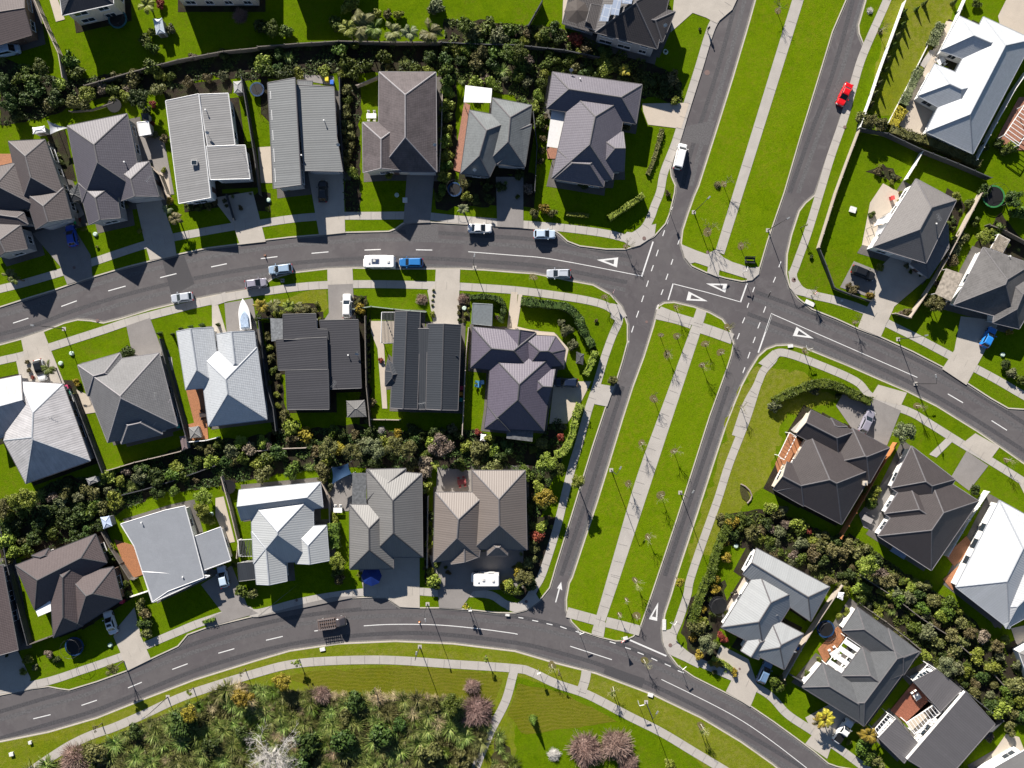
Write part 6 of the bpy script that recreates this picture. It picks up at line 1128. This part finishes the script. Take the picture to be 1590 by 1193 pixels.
for s_, lb, mt, h, sl_, z in [('@02 225 680 342 692 308 922 195 905', 'long white pergola roof left of the plum grey corner house', SHEET, 2.9, 0, 0), ('@01 1283 527 1447 547 1440 635 1272 632', 'bright white awning at the top left corner of the slate house', SHW, 3.0, 0, 0), ('@30 165 90 270 50 335 215 235 257', 'white two panel patio roof left of the dusty brown house', SHW, 3.0, 0, 0),
    ('@33 370 558 500 385 592 447 462 620', 'striped white and black pergola roof above the charcoal house deck', SHW, 3.0, 4, 0), ('@21 585 535 670 535 672 730 583 728', 'smoky glass canopy left of the stone grey ribbed house', TRANS, 3.0, 0, 0), ('@11 78 772 160 775 163 905 85 915', 'grey translucent carport at the top left of the black ribbed house', flat('grey_polycarbonate', (.18, .19, .2), .3, var=.3), 2.8, 0, 0),
    ('@13 1110 465 1215 500 1140 668 1040 622', 'buff weathered patio roof left of the stained slate house', BUFF, 2.9, 0, 0), ('@13 1435 252 1505 290 1460 372 1385 340', 'pinkish lattice roof above the stained slate house', BUFF, 2.7, 12, 0), ('@03 1470 835 1600 640 1690 700 1560 900', 'white slatted pergola over the brick paving at the right edge', WHITE, 2.8, 9, 0), ('@11 765 735 850 735 845 925 760 925', 'dark slatted pergola at the left of the twin gable house', FENCED, 2.9, 10, 0),
    ('@33 905 655 1000 550 1052 583 950 700', 'white louvred screen roof of the boxy dark metal house', SHW, 2.75, 7, 0), ('@33 865 915 1040 800 1080 850 915 985', 'white louvred strip roof beside the red brown deck', SHW, 2.75, 10, 0), ('@33 665 960 755 855 800 888 690 1005', 'white louvred roof at the street side of the boxy dark house', SHW, 2.7, 7, 0), ('@20 1468 950 1560 945 1572 1050 1475 1050', 'dark slatted roof left of the off white ribbed house', FENCED, 2.4, 10, 0),
    (ZP_+'520 990 765 1005 755 1110 515 1080', 'glassy verandah roof below the purple corner house', TRANS, 2.7, 0, 0), ('@23 75 430 145 285 185 310 110 455', 'rust brown slatted pergola along the orange corner deck', flat('rust_timber', (.2, .09, .05), .7), 2.5, 7, 0), ('@13 1105 680 1250 500 1330 345 1345 350', None, None, 0, 0, 0)]:
    if lb: canopy(s_, lb, mt, h, sl_)
def sail(s, label, mat, h=2.8):
    q = T(s); pts = [Vector(P(x, y, h)) for x, y in q]; c = sum(pts, Vector())/len(pts); root = empty('shade_sail', (c.x, c.y, ZL)); m_ = MB(); n = 6; A = [p-c for p in pts]; A[0].z += .5; rows = []
    if len(A) == 3: A.append(A[2].lerp(A[0], .5))
    for i in range(n+1):
        for j in range(n+1):
            u, v_ = i/n, j/n; p = A[0]*(1-u)*(1-v_)+A[1]*u*(1-v_)+A[2]*u*v_+A[3]*(1-u)*v_; p = p*(1-.25*(math.sin(u*3.14)*(1-math.sin(v_*3.14))+math.sin(v_*3.14)*(1-math.sin(u*3.14)))*.5); rows.append((p.x, p.y, p.z+h-ZL-.3*math.sin(u*3.14)*math.sin(v_*3.14)-(c.z-0)*0-h*0))
    fs = [(i*(n+1)+j, (i+1)*(n+1)+j, (i+1)*(n+1)+j+1, i*(n+1)+j+1) for i in range(n) for j in range(n)]; m_.add([(x, y, z) for x, y, z in rows], fs); m_.build('fabric', mat, root, True)
    for p in A[:3]:
        po = MB(); po.tube([(p.x*1.02, p.y*1.02, 0), (p.x*1.02, p.y*1.02, h+.2)], .05, 6); po.build('post', STEEL, root)
    tag(root, label, 'shade sail', 'shade sails and umbrellas'); return root
sail('@13 655 205 680 165 760 120 790 170', 'upper white shade sail beside the two storey grey house', SHW); sail('@13 660 255 690 200 785 170 740 260', 'lower white shade sail beside the two storey grey house', flat('grey_sail', (.4, .41, .43), .7)); sail('@00 300 750 345 770 420 790 310 830', 'grey triangular shade sail left of the purple grey house', flat('grey_sail', (.4, .41, .43), .7)); sail('@21 460 500 560 475 580 540 460 605', 'dark blue shade sail behind the stone grey house', flat('navy_sail', (.015, .045, .10), .7))
def umbrella(px, py, r, mat, label, h=2.5):
    root = sit('umbrella', px, py, h, label, 'umbrella', 'shade sails and umbrellas'); m_ = MB(); n = 8; m_.add([(0, 0, h+.5)]+[(r*math.cos(.785*k), r*math.sin(.785*k), h) for k in range(n)], [(0, k+1, (k+1) % n+1) for k in range(n)]); m_.build('canopy', mat, root); p = MB(); p.tube([(0, 0, 0), (0, 0, h+.4)], .03, 6); p.build('pole', STEEL, root)
umbrella(578, 893, 1.9, flat('royal_blue_fabric', (.006, .025, .16), .6), 'royal blue covered umbrella in front of the stone grey ribbed house', 1.9)
umbrella(894, 25, 2.2, flat('dark_brown_fabric', (.06, .05, .045), .7), 'dark umbrella on the terrace of the two storey house', 5.3)
umbrella(316, 1017, .01, WHITE, 'x') if False else None
def table(px, py, label, mat=WHITE, w=1.6, d=.9, rz=0, chairs=4, cm=None):
    root = sit('garden_table', px, py, .75, label, 'table', 'garden furniture', rz); t = MB(); t.box((0, 0, .73), (w, d, .04)); t.build('tabletop', mat, root); lm = None
    for sx in (-1, 1):
        for sy in (-1, 1):
            l_ = MB(); l_.box((0, 0, .355), (.06, .06, .71)); l_o = l_.build('leg', mat, root); l_o.location = (sx*(w/2-.08), sy*(d/2-.08), 0)
    p = root.location; co, si = math.cos(rz), math.sin(rz)
    for k in range(chairs):
        sx = (-.3, .3)[k % 2]*w; sy = (d/2+.3)*(1 if k < 2 else -1); cr = empty('garden_chair', (p.x+sx*co-sy*si, p.y+sx*si+sy*co, ZL), rz+(0 if k < 2 else math.pi))
        a = MB(); a.box((0, 0, .44), (.46, .46, .05)); a.build('seat', cm or mat, cr); a = MB(); a.box((0, .21, .68), (.46, .05, .45)); a.build('backrest', cm or mat, cr)
        for sx2 in (-.2, .2):
            for sy2 in (-.2, .2): a = MB(); a.box((0, 0, .21), (.04, .04, .42)); x = a.build('leg', cm or mat, cr); x.location = (sx2, sy2, 0)
        cr['category'] = 'chair'; cr['group'] = 'garden furniture'; nm_ = ['upper left', 'upper right', 'lower left', 'lower right'][k]; cr['label'] = f'{nm_} chair at the '+label
DKF = flat('dark_furniture', (.05, .04, .04), .6)
for a in [(577, 181, 'white table on the deck notch of the weathered brown house', WHITE, 1.8, .9, 0, 4), (317, 644, 'brown table on the boat house deck', DKF, 1.5, .9, .1, 4), (1423, 1081, 'white covered table on the red brown deck', WHITE, 1.2, 1.2, .6, 2), (525, 792, 'white table beside the off white house fence', WHITE, 1.6, .9, 0, 2), (1460, 96, 'white table at the white hipped house patio', WHITE, 1.5, 1.0, .6, 4),
          (1346, 806, 'grey table on the paved court of the dark brown house', flat('grey_furniture', (.3, .28, .27)), 2.0, 1.0, -.5, 2), (1142, 926, 'dark table on the pale blue house patio', DKF, 1.3, .8, .4, 2), (1295, 1013, 'white table on the striped pergola house deck', WHITE, 1.8, .9, .6, 4), (717, 748, 'red brown table behind the taupe house', flat('red_furniture', (.25, .06, .06)), 1.6, .9, .2, 4), (745, 597, 'blue table beside the purple house patio', flat('blue_furniture', (.05, .2, .4)), 1.2, .7, 1.4, 2), (1394, 858, 'long blue grey table on the lawn below dark brown house', flat('bluegrey_furniture', (.22, .28, .4)), 3.0, 1.1, -.55, 0)]: table(*a)
# bus stop bench, garden pond, small yard things
root = sit('bench', 1164, 404, .5, 'dark double bench on the concrete pad at the upper median tip', 'bench', None, -.05)
a = MB(); a.box((0, .28, .46), (1.9, .42, .06)); a.build('seat', DARKM, root); a = MB(); a.box((0, .55, .75), (1.9, .06, .45)); a.build('backrest', DARKM, root); a = MB(); a.box((0, -.38, .46), (1.9, .42, .06)); a.build('seat', DARKM, root)
for sx in (-.8, .8): a = MB(); a.box((sx, 0, .22), (.07, 1.2, .44)); a.build('leg', STEEL, root)
root = sit('garden_pond', 1157, 766, .3, 'curved stone edged planter on the dry corner lawn', 'planter'); a = MB()
pp = T('@22 1392 604 1420 618 1448 645 1460 675 1452 700 1432 722'); c0 = P(1157, 766, 0)
a.tube([P(x, y, 0)-c0+Vector((0, 0, .15)) for x, y in pp], .14, 6); a.build('stone_edge', flat('edge_stone', (.25, .2, .18), .8), root); a = MB(); a.prism([(P(x, y, 0)-c0)[:2] for x, y in T('@22 1388 610 1430 640 1448 680 1432 715 1400 690 1388 650')], 0, .1); a.build('bed', SOIL2, root)
SB = {}
def bin_(px, py, col, label, rz=0):
    root = sit('wheelie_bin', px, py, 1.0, label, 'bin', 'wheelie bins', rz); a = MB(); a.box((0, 0, .5), (.55, .6, .95), 0, 0, 1.1); a.build('body', flat('bin_'+label.split()[0], col, .5), root); a = MB(); a.box((0, .02, 1.0), (.64, .74, .07)); a.build('lid', flat('bin_lid_'+label.split()[0], [c*1.3 for c in col], .5), root)
    for s_ in (-.22, .22): a = MB(); a.tube([(s_-.04, .3, .12), (s_+.04, .3, .12)], .11, 10); a.build('wheel', RUBBER, root)
for px, py, c, lb, rz in [(119, 345, (.01, .25, .08), 'green bin at the corner of the purple grey house', .3), (717, 603, (.45, .03, .08), 'red bin between the twin gable and purple houses', 0), (716, 612, (.5, .22, .02), 'orange bin between the twin gable and purple houses', 0), (716, 621, (.0, .2, .16), 'teal bin between the twin gable and purple houses', 0), (190, 934, (.45, .03, .08), 'red bin at the right corner of the dusty brown house', 0), (516, 129, (.02, .1, .4), 'blue bin behind the grey green stepped house', 0), (508, 124, (.5, .4, .02), 'yellow bin behind the grey green stepped house', 0),
    (1240, 1008, (.02, .12, .45), 'navy bin on the pale fence right of the pale blue house', .6), (278, 662, (.02, .22, .18), 'turquoise bin at the corner of the grey tiled house', .2), (108, 611, (.1, .4, .3), 'mint bin right of the streaked white house', .3), (105, 601, (.4, .05, .12), 'crimson bin right of the streaked white house', .3), (1385, 308, (.6, .05, .05), 'scarlet bin on the shade sail house patio', .2), (749, 594, (.2, .4, .6), 'pale blue bin beside the purple house', .1)]: bin_(px, py, c, lb, rz)
for px, py, lb in [(411, 397, 'left orange cone on the road near the parked silver cars'), (651, 967, 'orange cone on the centre line of the bottom road')]:
    root = sit('traffic_cone', px, py, .5, lb, 'traffic cone', 'traffic cones'); root.location.z = .01; a = MB(); a.box((0, 0, .03), (.4, .4, .05)); a.build('base', BLACK, root); a = MB(); a.tube([(0, 0, .05), (0, 0, .7)], [.17, .04], 12); a.build('cone', flat('cone_orange', (.75, .24, .05), .5), root); a = MB(); a.tube([(0, 0, .38), (0, 0, .5)], [.115, .085], 12); a.build('reflective_band', WHITE, root)
for i, (px, py) in enumerate([(1397, 300), (1401, 307), (1395, 312), (1447, 760), (1451, 766), (1446, 772), (1398, 906), (1403, 903), (1408, 900), (1339, 874), (1334, 878), (1328, 872)]):
    root = sit('potted_plant', px, py, .5, None, 'potted plant', 'potted plants'); a = MB(); a.tube([(0, 0, 0), (0, 0, .4)], [.2, .27], 10); a.build('pot', flat('clay_pot', (.3, .14, .09), .7), root); c_ = mesh_obj('foliage', crown_mesh('shrub', 'lime', i % 4), None, root); c_.location = (0, 0, .35); c_.scale = (.4, .4, .4); LAB.append((root, 'small clay potted plant', px, py))
# ------------------------------------------------------------------ vehicles
def ring(L0, L1, w, z, r=.25, n=5, nose=1.0, tail=1.0):
    """rounded outline from x=L0 (rear) to x=L1 (front), half width w; nose/tail narrow the ends"""
    out = []
    for (cx, cy, a0, k) in ((L1, w, 0, nose), (L0, w, 1, tail), (L0, -w, 2, tail), (L1, -w, 3, nose)):
        sx = 1 if cx == L1 else -1; sy = 1 if cy > 0 else -1; rr = min(r, w*.8)
        for j in range(n):
            t = (a0*90+90*j/(n-1))*math.pi/180; out.append((cx-sx*rr*1.3+rr*1.3*math.cos(t), sy*(w*k-rr*k)+rr*k*math.sin(t), z))
    return out
def loft(mb, rings, mi=0, cap_top=True, mis=None):
    k = len(mb.v); n = len(rings[0]); mb.v += [p for r_ in rings for p in r_]
    for i in range(len(rings)-1):
        for j in range(n): mb.f.append((k+i*n+j, k+i*n+(j+1) % n, k+(i+1)*n+(j+1) % n, k+(i+1)*n+j)); mb.m.append(mis[i] if mis else mi)
    if cap_top: mb.f.append(tuple(k+(len(rings)-1)*n+j for j in range(n))); mb.m.append(mis[-1] if mis else mi)
WHM = None
def wheels(root, xs, w, r=.33):
    for x in xs:
        for sy in (-1, 1):
            t = MB(); t.tube([(0, -.11, 0), (0, .11, 0)], r, 16); wo = t.build('wheel', RUBBER, root); wo.location = (x, sy*(w-.12), r)
            rm = MB(); rm.tube([(0, sy*.10, 0), (0, sy*.125, 0)], r*.62, 12); rm.build('rim', STEEL, wo)
def quad(mb, p, mi=0): mb.add(p, [(0, 1, 2, 3)], mi)
def car(px, py, ang, paint, label, kind='hatch', z=.0, L=4.4, W_=1.82, roof=None, bars=False, glassroof=False):
    """ang: heading in degrees, 0 = right in the plan, 90 = up"""
    Hh = {'hatch': 1.5, 'suv': 1.7, 'sedan': 1.45, 'van': 1.95, 'wagon': 1.55, 'ute': 1.75}[kind]; p = P(px, py, Hh*.6); root = empty('car' if kind != 'van' else 'van', (p.x, p.y, z), R(ang)); w = W_/2; f = L/2; b = -L/2
    body = MB(); zb = .86 if kind not in ('suv', 'van', 'ute') else 1.0; zh = zb
    loft(body, [ring(b+.1, f-.1, w*.93, .22, .3), ring(b, f, w, .45, .38, nose=.92, tail=.96), ring(b+.02, f-.04, w*.995, .68, .40, nose=.88, tail=.95), ring(b+.08, f-.16, w*.93, zh, .36, nose=.84, tail=.93), ring(b+.22, f-.4, w*.84, zh+.05, .3, nose=.85, tail=.93)]); body.build('body', paint, root, False)
    prof = {'hatch': (b+.18, f-1.15, b+.6, f-2.0), 'suv': (b+.12, f-1.25, b+.45, f-1.95), 'sedan': (b+.75, f-1.2, b+1.35, f-2.05), 'van': (b+.06, f-.75, b+.2, f-1.5), 'wagon': (b+.12, f-1.25, b+.55, f-2.1), 'ute': (b+1.9, f-1.3, b+2.1, f-2.0)}[kind]
    r0, f0, r1, f1 = prof; wl, wt = w*.86, w*.70 if kind != 'van' else w*.8; cab = MB(); zc = zh+.03
    def q4(x, y, z_): return (x, y, z_)
    A = [(r0, -wl*.94, zc), (f0, -wl*.90, zc), (f0, wl*.90, zc), (r0, wl*.94, zc)]; m = Hh-.06; B_ = [(r1, -wt, m), (f1, -wt*.95, m), (f1, wt*.95, m), (r1, wt, m)]; T_ = [(r1+.14, -wt*.86, Hh), (f1-.2, -wt*.8, Hh), (f1-.2, wt*.8, Hh), (r1+.14, wt*.86, Hh)]
    vs = A+B_+T_; fs = [(0, 1, 5, 4), (1, 2, 6, 5), (2, 3, 7, 6), (3, 0, 4, 7), (4, 5, 9, 8), (5, 6, 10, 9), (6, 7, 11, 10), (7, 4, 8, 11), (8, 9, 10, 11)]; cab.add(vs, fs); cab.build('cabin', roof or paint, root)
    def pane(name, i0, i1, lo=.10, hi=.93, e=.07):
        a0, a1, b0, b1 = Vector(A[i0]), Vector(A[i1]), Vector(B_[i0]), Vector(B_[i1]); P_ = lambda u, v_: a0.lerp(a1, u).lerp(b0.lerp(b1, u), v_); nn = (a1-a0).cross(b0-a0).normalized()*.012
        g = MB(); quad(g, [P_(e, lo)+nn, P_(1-e, lo)+nn, P_(1-e, hi)+nn, P_(e, hi)+nn]); g.build(name, CARGLASS, root)
    pane('windscreen', 1, 2, .04, .96, .05); pane('rear_window', 3, 0, .12, .9, .08); pane('side_window', 0, 1, .15, .88, .10); pane('side_window', 2, 3, .15, .88, .10)
    for sy in (-1, 1):
        h_ = MB(); h_.box((f-.17, sy*w*.62, .66), (.24, .38, .14), sy*.25); h_.build('headlight', LAMPL, root); t_ = MB(); t_.box((b+.05, sy*w*.72, .74), (.12, .3, .16)); t_.build('tail_light', REDL, root); mm = MB(); mm.box((f0-.25, sy*(w+.08), zc+.1), (.14, .2, .13)); mm.build('wing_mirror', paint, root)
        if bars: rb = MB(); rb.tube([(r1+.2, sy*wt*.82, Hh+.05), (f1-.3, sy*wt*.78, Hh+.05)], .025, 5); rb.build('roof_rail', STEEL, root)
    if glassroof: g = MB(); quad(g, [(r1+.3, -wt*.72, Hh+.01), (f1-.3, -wt*.68, Hh+.01), (f1-.3, wt*.68, Hh+.01), (r1+.3, wt*.72, Hh+.01)]); g.build('sunroof', CARGLASS, root)
    if kind == 'ute': bd = MB(); bd.box(((b+r0)/2+.1, 0, zh+.07), (r0-b-.35, w*1.62, .06)); bd.build('tray_cover', BLACK, root)
    wheels(root, (f-.85, b+.85), w); tag(root, label, 'van' if kind == 'van' else 'car', 'parked and moving vehicles'); return root
PT = {n: carpaint('paint_'+n, c) for n, c in dict(silver=(.42, .45, .50), white=(.74, .74, .74), bluegrey=(.27, .34, .46), mauve=(.25, .24, .29), blue=(.025, .16, .42), deep=(.01, .06, .42), bright=(.02, .20, .60), red=(.62, .006, .01), black=(.012, .013, .015), navy=(.012, .02, .045), steelblue=(.12, .2, .33), pale=(.45, .55, .66), teal=(.28, .38, .50)).items()}
ZD_ = ZL+.04
for a in [(282, 462, 187, 'silver', 'silver blue hatchback parked at the curved kerb above the white boat', 'hatch', .01), (397, 440, 8, 'mauve', 'mauve grey hatchback parked half hidden at the kerb left of the pale blue car', 'hatch', .01), (435, 418, 186, 'teal', 'pale blue wagon parked at the kerb beside a shorter street lamp', 'wagon', .01),
    (638, 407.5, 180, 'blue', 'blue car parked right behind the long white motorhome', 'suv', .01), (745, 354.5, 0, 'white', 'white sedan parked at the shaded upper kerb', 'sedan', .01), (845.5, 363.5, 0, 'pale', 'pale silver blue hatchback parked in the bay by the upper kerb', 'hatch', .01), (867.5, 425, 180, 'silver', 'silver wagon with roof rails parked near the give way line', 'wagon', .01),
    (1057, 242, 76, 'white', 'white van parked at the left side of the upper avenue', 'van', .01), (1312, 146.5, 245, 'red', 'bright red car on the right carriageway beside the footpath', 'sedan', .01), (1535.5, 524, 62, 'bright', 'bright blue hatchback on the shaded drive at the right edge', 'hatch', ZD_), (1341, 424, -22, 'black', 'black car on the square parking pad below the empty lawn', 'suv', ZD_),
    (1346.5, 655, 65, 'mauve', 'dark silver station wagon on the grey curved drive', 'wagon', ZD_), (538.5, 475, 90, 'white', 'white wagon on the drive right of the black ribbed house', 'wagon', ZD_), (62, 575, 285, 'white', 'white car with black roof on the left drive beside a palm', 'hatch', ZD_), (110.5, 366, 102, 'deep', 'deep blue car in the shade left of the purple grey house', 'hatch', ZD_),
    (501, 297, 90, 'black', 'black car in deep shade below the grey green stepped house', 'hatch', ZD_), (171, 967, 108, 'white', 'white car with dark sunroof on the dusty brown house drive', 'sedan', ZD_), (346, 896, 103, 'pale', 'pale blue car beside the flat blue grey house', 'hatch', ZD_), (1310, 1136, 55, 'white', 'white ute on the drive below the yellow palms', 'ute', ZD_),
    (1188, 1044, 66, 'steelblue', 'steel blue car with roof rack on the pale blue house drive', 'wagon', ZD_), (879, 594, 178, 'navy', 'dark navy car on the drive right of the purple corner house', 'suv', ZD_), (9, 78, 12, 'pale', 'pale blue van at the left edge below the corner house', 'van', ZD_), (1497, 545, 60, 'black', 'black car under the eave at the far right drive', 'hatch', ZD_)]:
    px, py, an, pn, lb, kd, z = a
    if 'under the eave' in lb: continue
    car(px, py, an, PT[pn], lb, kd, z, L={'hatch': 4.1, 'van': 4.9, 'ute': 5.0}.get(kd, 4.5), roof=(PT['black'] if 'black roof' in lb else None), bars='roof ra' in lb, glassroof='sunroof' in lb)
def motorhome(px, py, ang, L, label, z=.01, solar=True):
    p = P(px, py, 2); root = empty('motorhome', (p.x, p.y, z), R(ang)); w = 1.1; b = -L/2; f = L/2; m_ = MB(); loft(m_, [ring(b, f-1.6, w, .4, .12), ring(b, f-1.6, w, 1.2, .12), ring(b, f-.7, w, 1.9, .2), ring(b, f-.55, w, 2.75, .2), ring(b+.1, f-.75, w*.94, 2.85, .2)]); m_.build('body', PT['white'], root)
    c = MB(); loft(c, [ring(f-2.4, f-.05, w*.88, .35, .3), ring(f-2.4, f, w*.9, .8, .35, nose=.9), ring(f-2.4, f-.35, w*.86, 1.15, .3, nose=.86), ring(f-2.4, f-1.2, w*.78, 1.9, .3)]); c.build('cab', PT['white'], root)
    g = MB(); quad(g, [(f-.42, -.75, 1.2), (f-.42, .75, 1.2), (f-1.0, .68, 1.82), (f-1.0, -.68, 1.82)]); g.build('windscreen', CARGLASS, root)
    for sy in (-1, 1):
        for x0 in (b+1, b+2.9): g = MB(); g.box((x0+.4, sy*(w+.004), 1.9), (1.1, .03, .5)); g.build('window', CARGLASS, root)
    for i, (x, y, s_) in enumerate([(b+1.0, .1, .45), (f-2.4, -.1, .5), (f-1.5, .3, .3)]): h_ = MB(); h_.box((x, y, 2.92), (s_, s_, .12), 0, 0, .85); h_.build('roof_hatch', flat('hatch_plastic', (.5, .5, .48), .4), root)
    if solar: s_ = MB(); s_.box((.4, 0, 2.9), (1.35, .85, .04)); s_.build('solar_panel', SOLARD, root)
    a = MB(); a.box((0, -(w+.06), 2.55), (L*.55, .12, .12)); a.build('awning_box', flat('awning_grey', (.3, .3, .3), .5), root)
    wheels(root, (f-.9, b+1.5), w, .36); tag(root, label, 'motorhome', 'parked and moving vehicles')
motorhome(587.5, 407, 180, 6.0, 'long white motorhome with a small solar panel parked on the curved street')
motorhome(753, 899.5, 180, 5.2, 'white motorhome on the drive in front of the taupe house', ZD_, False)
# flatbed truck with a stock crate, driving on the lower road
p = P(515, 968, 1.2); root = empty('flatbed_truck', (p.x, p.y, .01), R(8)); tag(root, 'brown flatbed truck with slatted crate driving on the bottom road', 'truck', 'parked and moving vehicles')
m_ = MB(); loft(m_, [ring(.7, 2.6, .88, .35, .25), ring(.7, 2.65, .92, .7, .3), ring(.75, 2.4, .88, 1.05, .3), ring(.85, 1.7, .74, 1.7, .25), ring(.95, 1.55, .65, 1.78, .2)]); m_.build('cab', carpaint('paint_rust', (.07, .06, .062)), root)
g = MB(); quad(g, [(2.0, -.7, 1.12), (2.0, .7, 1.12), (1.66, .6, 1.66), (1.66, -.6, 1.66)]); g.build('windscreen', CARGLASS, root); m_ = MB(); m_.box((-.95, 0, .85), (3.3, 1.9, .12)); m_.build('tray', flat('tray_wood', (.10, .07, .06), .8), root)
cr = MB()
for k in range(9): cr.box((-2.5+k*.385, 0, 1.75), (.09, 1.85, .07))
for sy in (-.92, .92):
    for z_ in (1.1, 1.4, 1.7): cr.box((-.95, sy, z_), (3.2, .05, .09))
    for k in range(5): cr.box((-2.5+k*.77, sy, 1.32), (.06, .07, .9))
cr.build('stock_crate', flat('crate_rail', (.15, .13, .13), .6), root); wheels(root, (1.75, -1.7), .92, .36)
for sy in (-.6, .6): h_ = MB(); h_.box((2.55, sy, .7), (.12, .3, .16)); h_.build('headlight', LAMPL, root)
# boat on its trailer
p = P(380.5, 490, 1.0); root = empty('boat', (p.x, p.y, ZD_+.25), R(96)); tag(root, 'white motor boat with grey blue cover parked on the drive of the white house', 'boat')
m_ = MB()
def hull(z, w, L0=-2.7, L1=3.1):
    out = []
    for i in range(13): t = i/12; x = L0+(L1-L0)*t; out.append((x, w*(1-max(0, (t-.45)/.55)**2.0)+.001, z))
    return out+[(x, -y, z_) for x, y, z_ in reversed(out)]
hr = [hull(.15, .5, -2.6, 2.3), hull(.5, .95, -2.7, 2.8), hull(1.0, 1.08), hull(1.03, .95, -2.6, 2.9)]; loft(m_, hr); m_.build('hull', PT['white'], root)
m_ = MB(); loft(m_, [hull(1.04, .86, -2.4, .9), hull(1.35, .7, -2.2, .5)]); m_.build('cover', flat('boat_cover', (.30, .38, .50), .7, var=.2), root); m_ = MB(); m_.box((-2.95, 0, .9), (.35, .4, .9), 0, 0, .8); m_.build('outboard_motor', BLACK, root); m_ = MB(); m_.box((.2, 0, -.02), (5.2, .1, .1)); m_.build('trailer_frame', STEEL, root); wheels(root, (-.9,), 1.15, .28)
# solitary person walking on the avenue footpath
def person(px, py, ang, label, top, trousers):
    sk = bpy.data.meshes.new('body'); V = [(0, 0, .95), (0, 0, 1.15), (0, 0, 1.38), (0, .01, 1.5), (.01, 0, 1.66), (0, .1, .9), (.12, .1, .5), (.02, .1, .08), (.14, .1, .05), (0, -.1, .9), (.02, -.1, .48), (-.16, -.1, .1), (-.04, -.1, .06), (0, .19, 1.38), (-.06, .23, 1.12), (.08, .22, .9), (0, -.19, 1.38), (.06, -.23, 1.12), (.2, -.2, .93)]
    E = [(0, 1), (1, 2), (2, 3), (3, 4), (0, 5), (5, 6), (6, 7), (7, 8), (0, 9), (9, 10), (10, 11), (11, 12), (2, 13), (13, 14), (14, 15), (2, 16), (16, 17), (17, 18)]; sk.from_pydata(V, E, []); sk.update(); o_ = bpy.data.objects.new('person', sk); C.objects.link(o_)
    md = o_.modifiers.new('skin', 'SKIN'); rd = [.15, .14, .16, .06, .11, .1, .07, .05, .04, .1, .07, .05, .04, .07, .05, .035, .07, .05, .035]
    for i, r_ in enumerate(rd): sk.skin_vertices[0].data[i].radius = (r_, r_*(1 if i > 2 else .8)); 
    sk.skin_vertices[0].data[0].use_root = True; o_.modifiers.new('sub', 'SUBSURF').levels = 1; sk.materials.append(top); q = P(px, py); o_.location = (q.x, q.y, ZP+.045); o_.rotation_euler = (0, 0, ang)
    h_ = MB(); h_.tube([(0, 0, 1.62), (0, 0, 1.72), (0, 0, 1.79)], [.115, .12, .06], 12); ho = h_.build('hair', flat('dark_hair', (.02, .015, .012), .6), o_); tr = MB()
    tag(o_, label, 'person'); return o_
person(1098, 49, R(75), 'person in dark clothes walking on the avenue footpath at the top', flat('dark_cloth', (.03, .03, .04), .8), None)

# ------------------------------------------------------------------ labels that place each repeated thing
ORD = ['nearest', 'second nearest', 'third nearest', 'fourth nearest', 'fifth nearest', 'sixth nearest', 'seventh nearest', 'eighth nearest', 'ninth nearest', 'tenth nearest']
def ordn(i): return ORD[i] if i < 10 else f'{i+1}th nearest' if (i+1) % 10 not in (1, 2, 3) or i+1 in (11, 12, 13) else f"{i+1}{ {1: 'st', 2: 'nd', 3: 'rd'}[(i+1) % 10]} nearest"
MARKS = [h for h in HOUSES if 'beyond' not in h[0]]+[('the bus bench', 1164, 404), ('the lower median tip', 935, 985), ('the curved corner hedge', 885, 505), ('the striped wetland lawn', 600, 1065), ('the big white bare tree', 430, 1165), ('the orange timber fence', 1350, 770), ('the flatbed truck', 515, 968), ('the two pink domes', 930, 1165), ('the red car', 1312, 147)]
byk = {}
for o_, desc, px, py in LAB:
    best = min(MARKS, key=lambda m: (m[1]-px)**2+(m[2]-py)**2); dx, dy = px-best[1], py-best[2]; a = math.degrees(math.atan2(-dy, dx)) % 360
    dr = ['right of', 'above right of', 'above', 'above left of', 'left of', 'below left of', 'below', 'below right of'][int((a+22.5)//45) % 8]
    byk.setdefault((desc, dr, best[0]), []).append((dx*dx+dy*dy, o_.name, o_))
for (desc, dr, ph), L_ in byk.items():
    L_.sort(key=lambda t: t[:2])
    for i, (_, _, o_) in enumerate(L_):
        lb = f'{desc} {dr} {ph}' if len(L_) == 1 else f'{desc} {dr} {ph}, {ordn(i)}'
        if len(lb.split()) > 16: lb = lb.replace('straw coloured ', '', 1).replace('green flax', 'flax', 1).replace('striped ', '', 1).replace('olive green', 'olive', 1)
        o_['label'] = lb
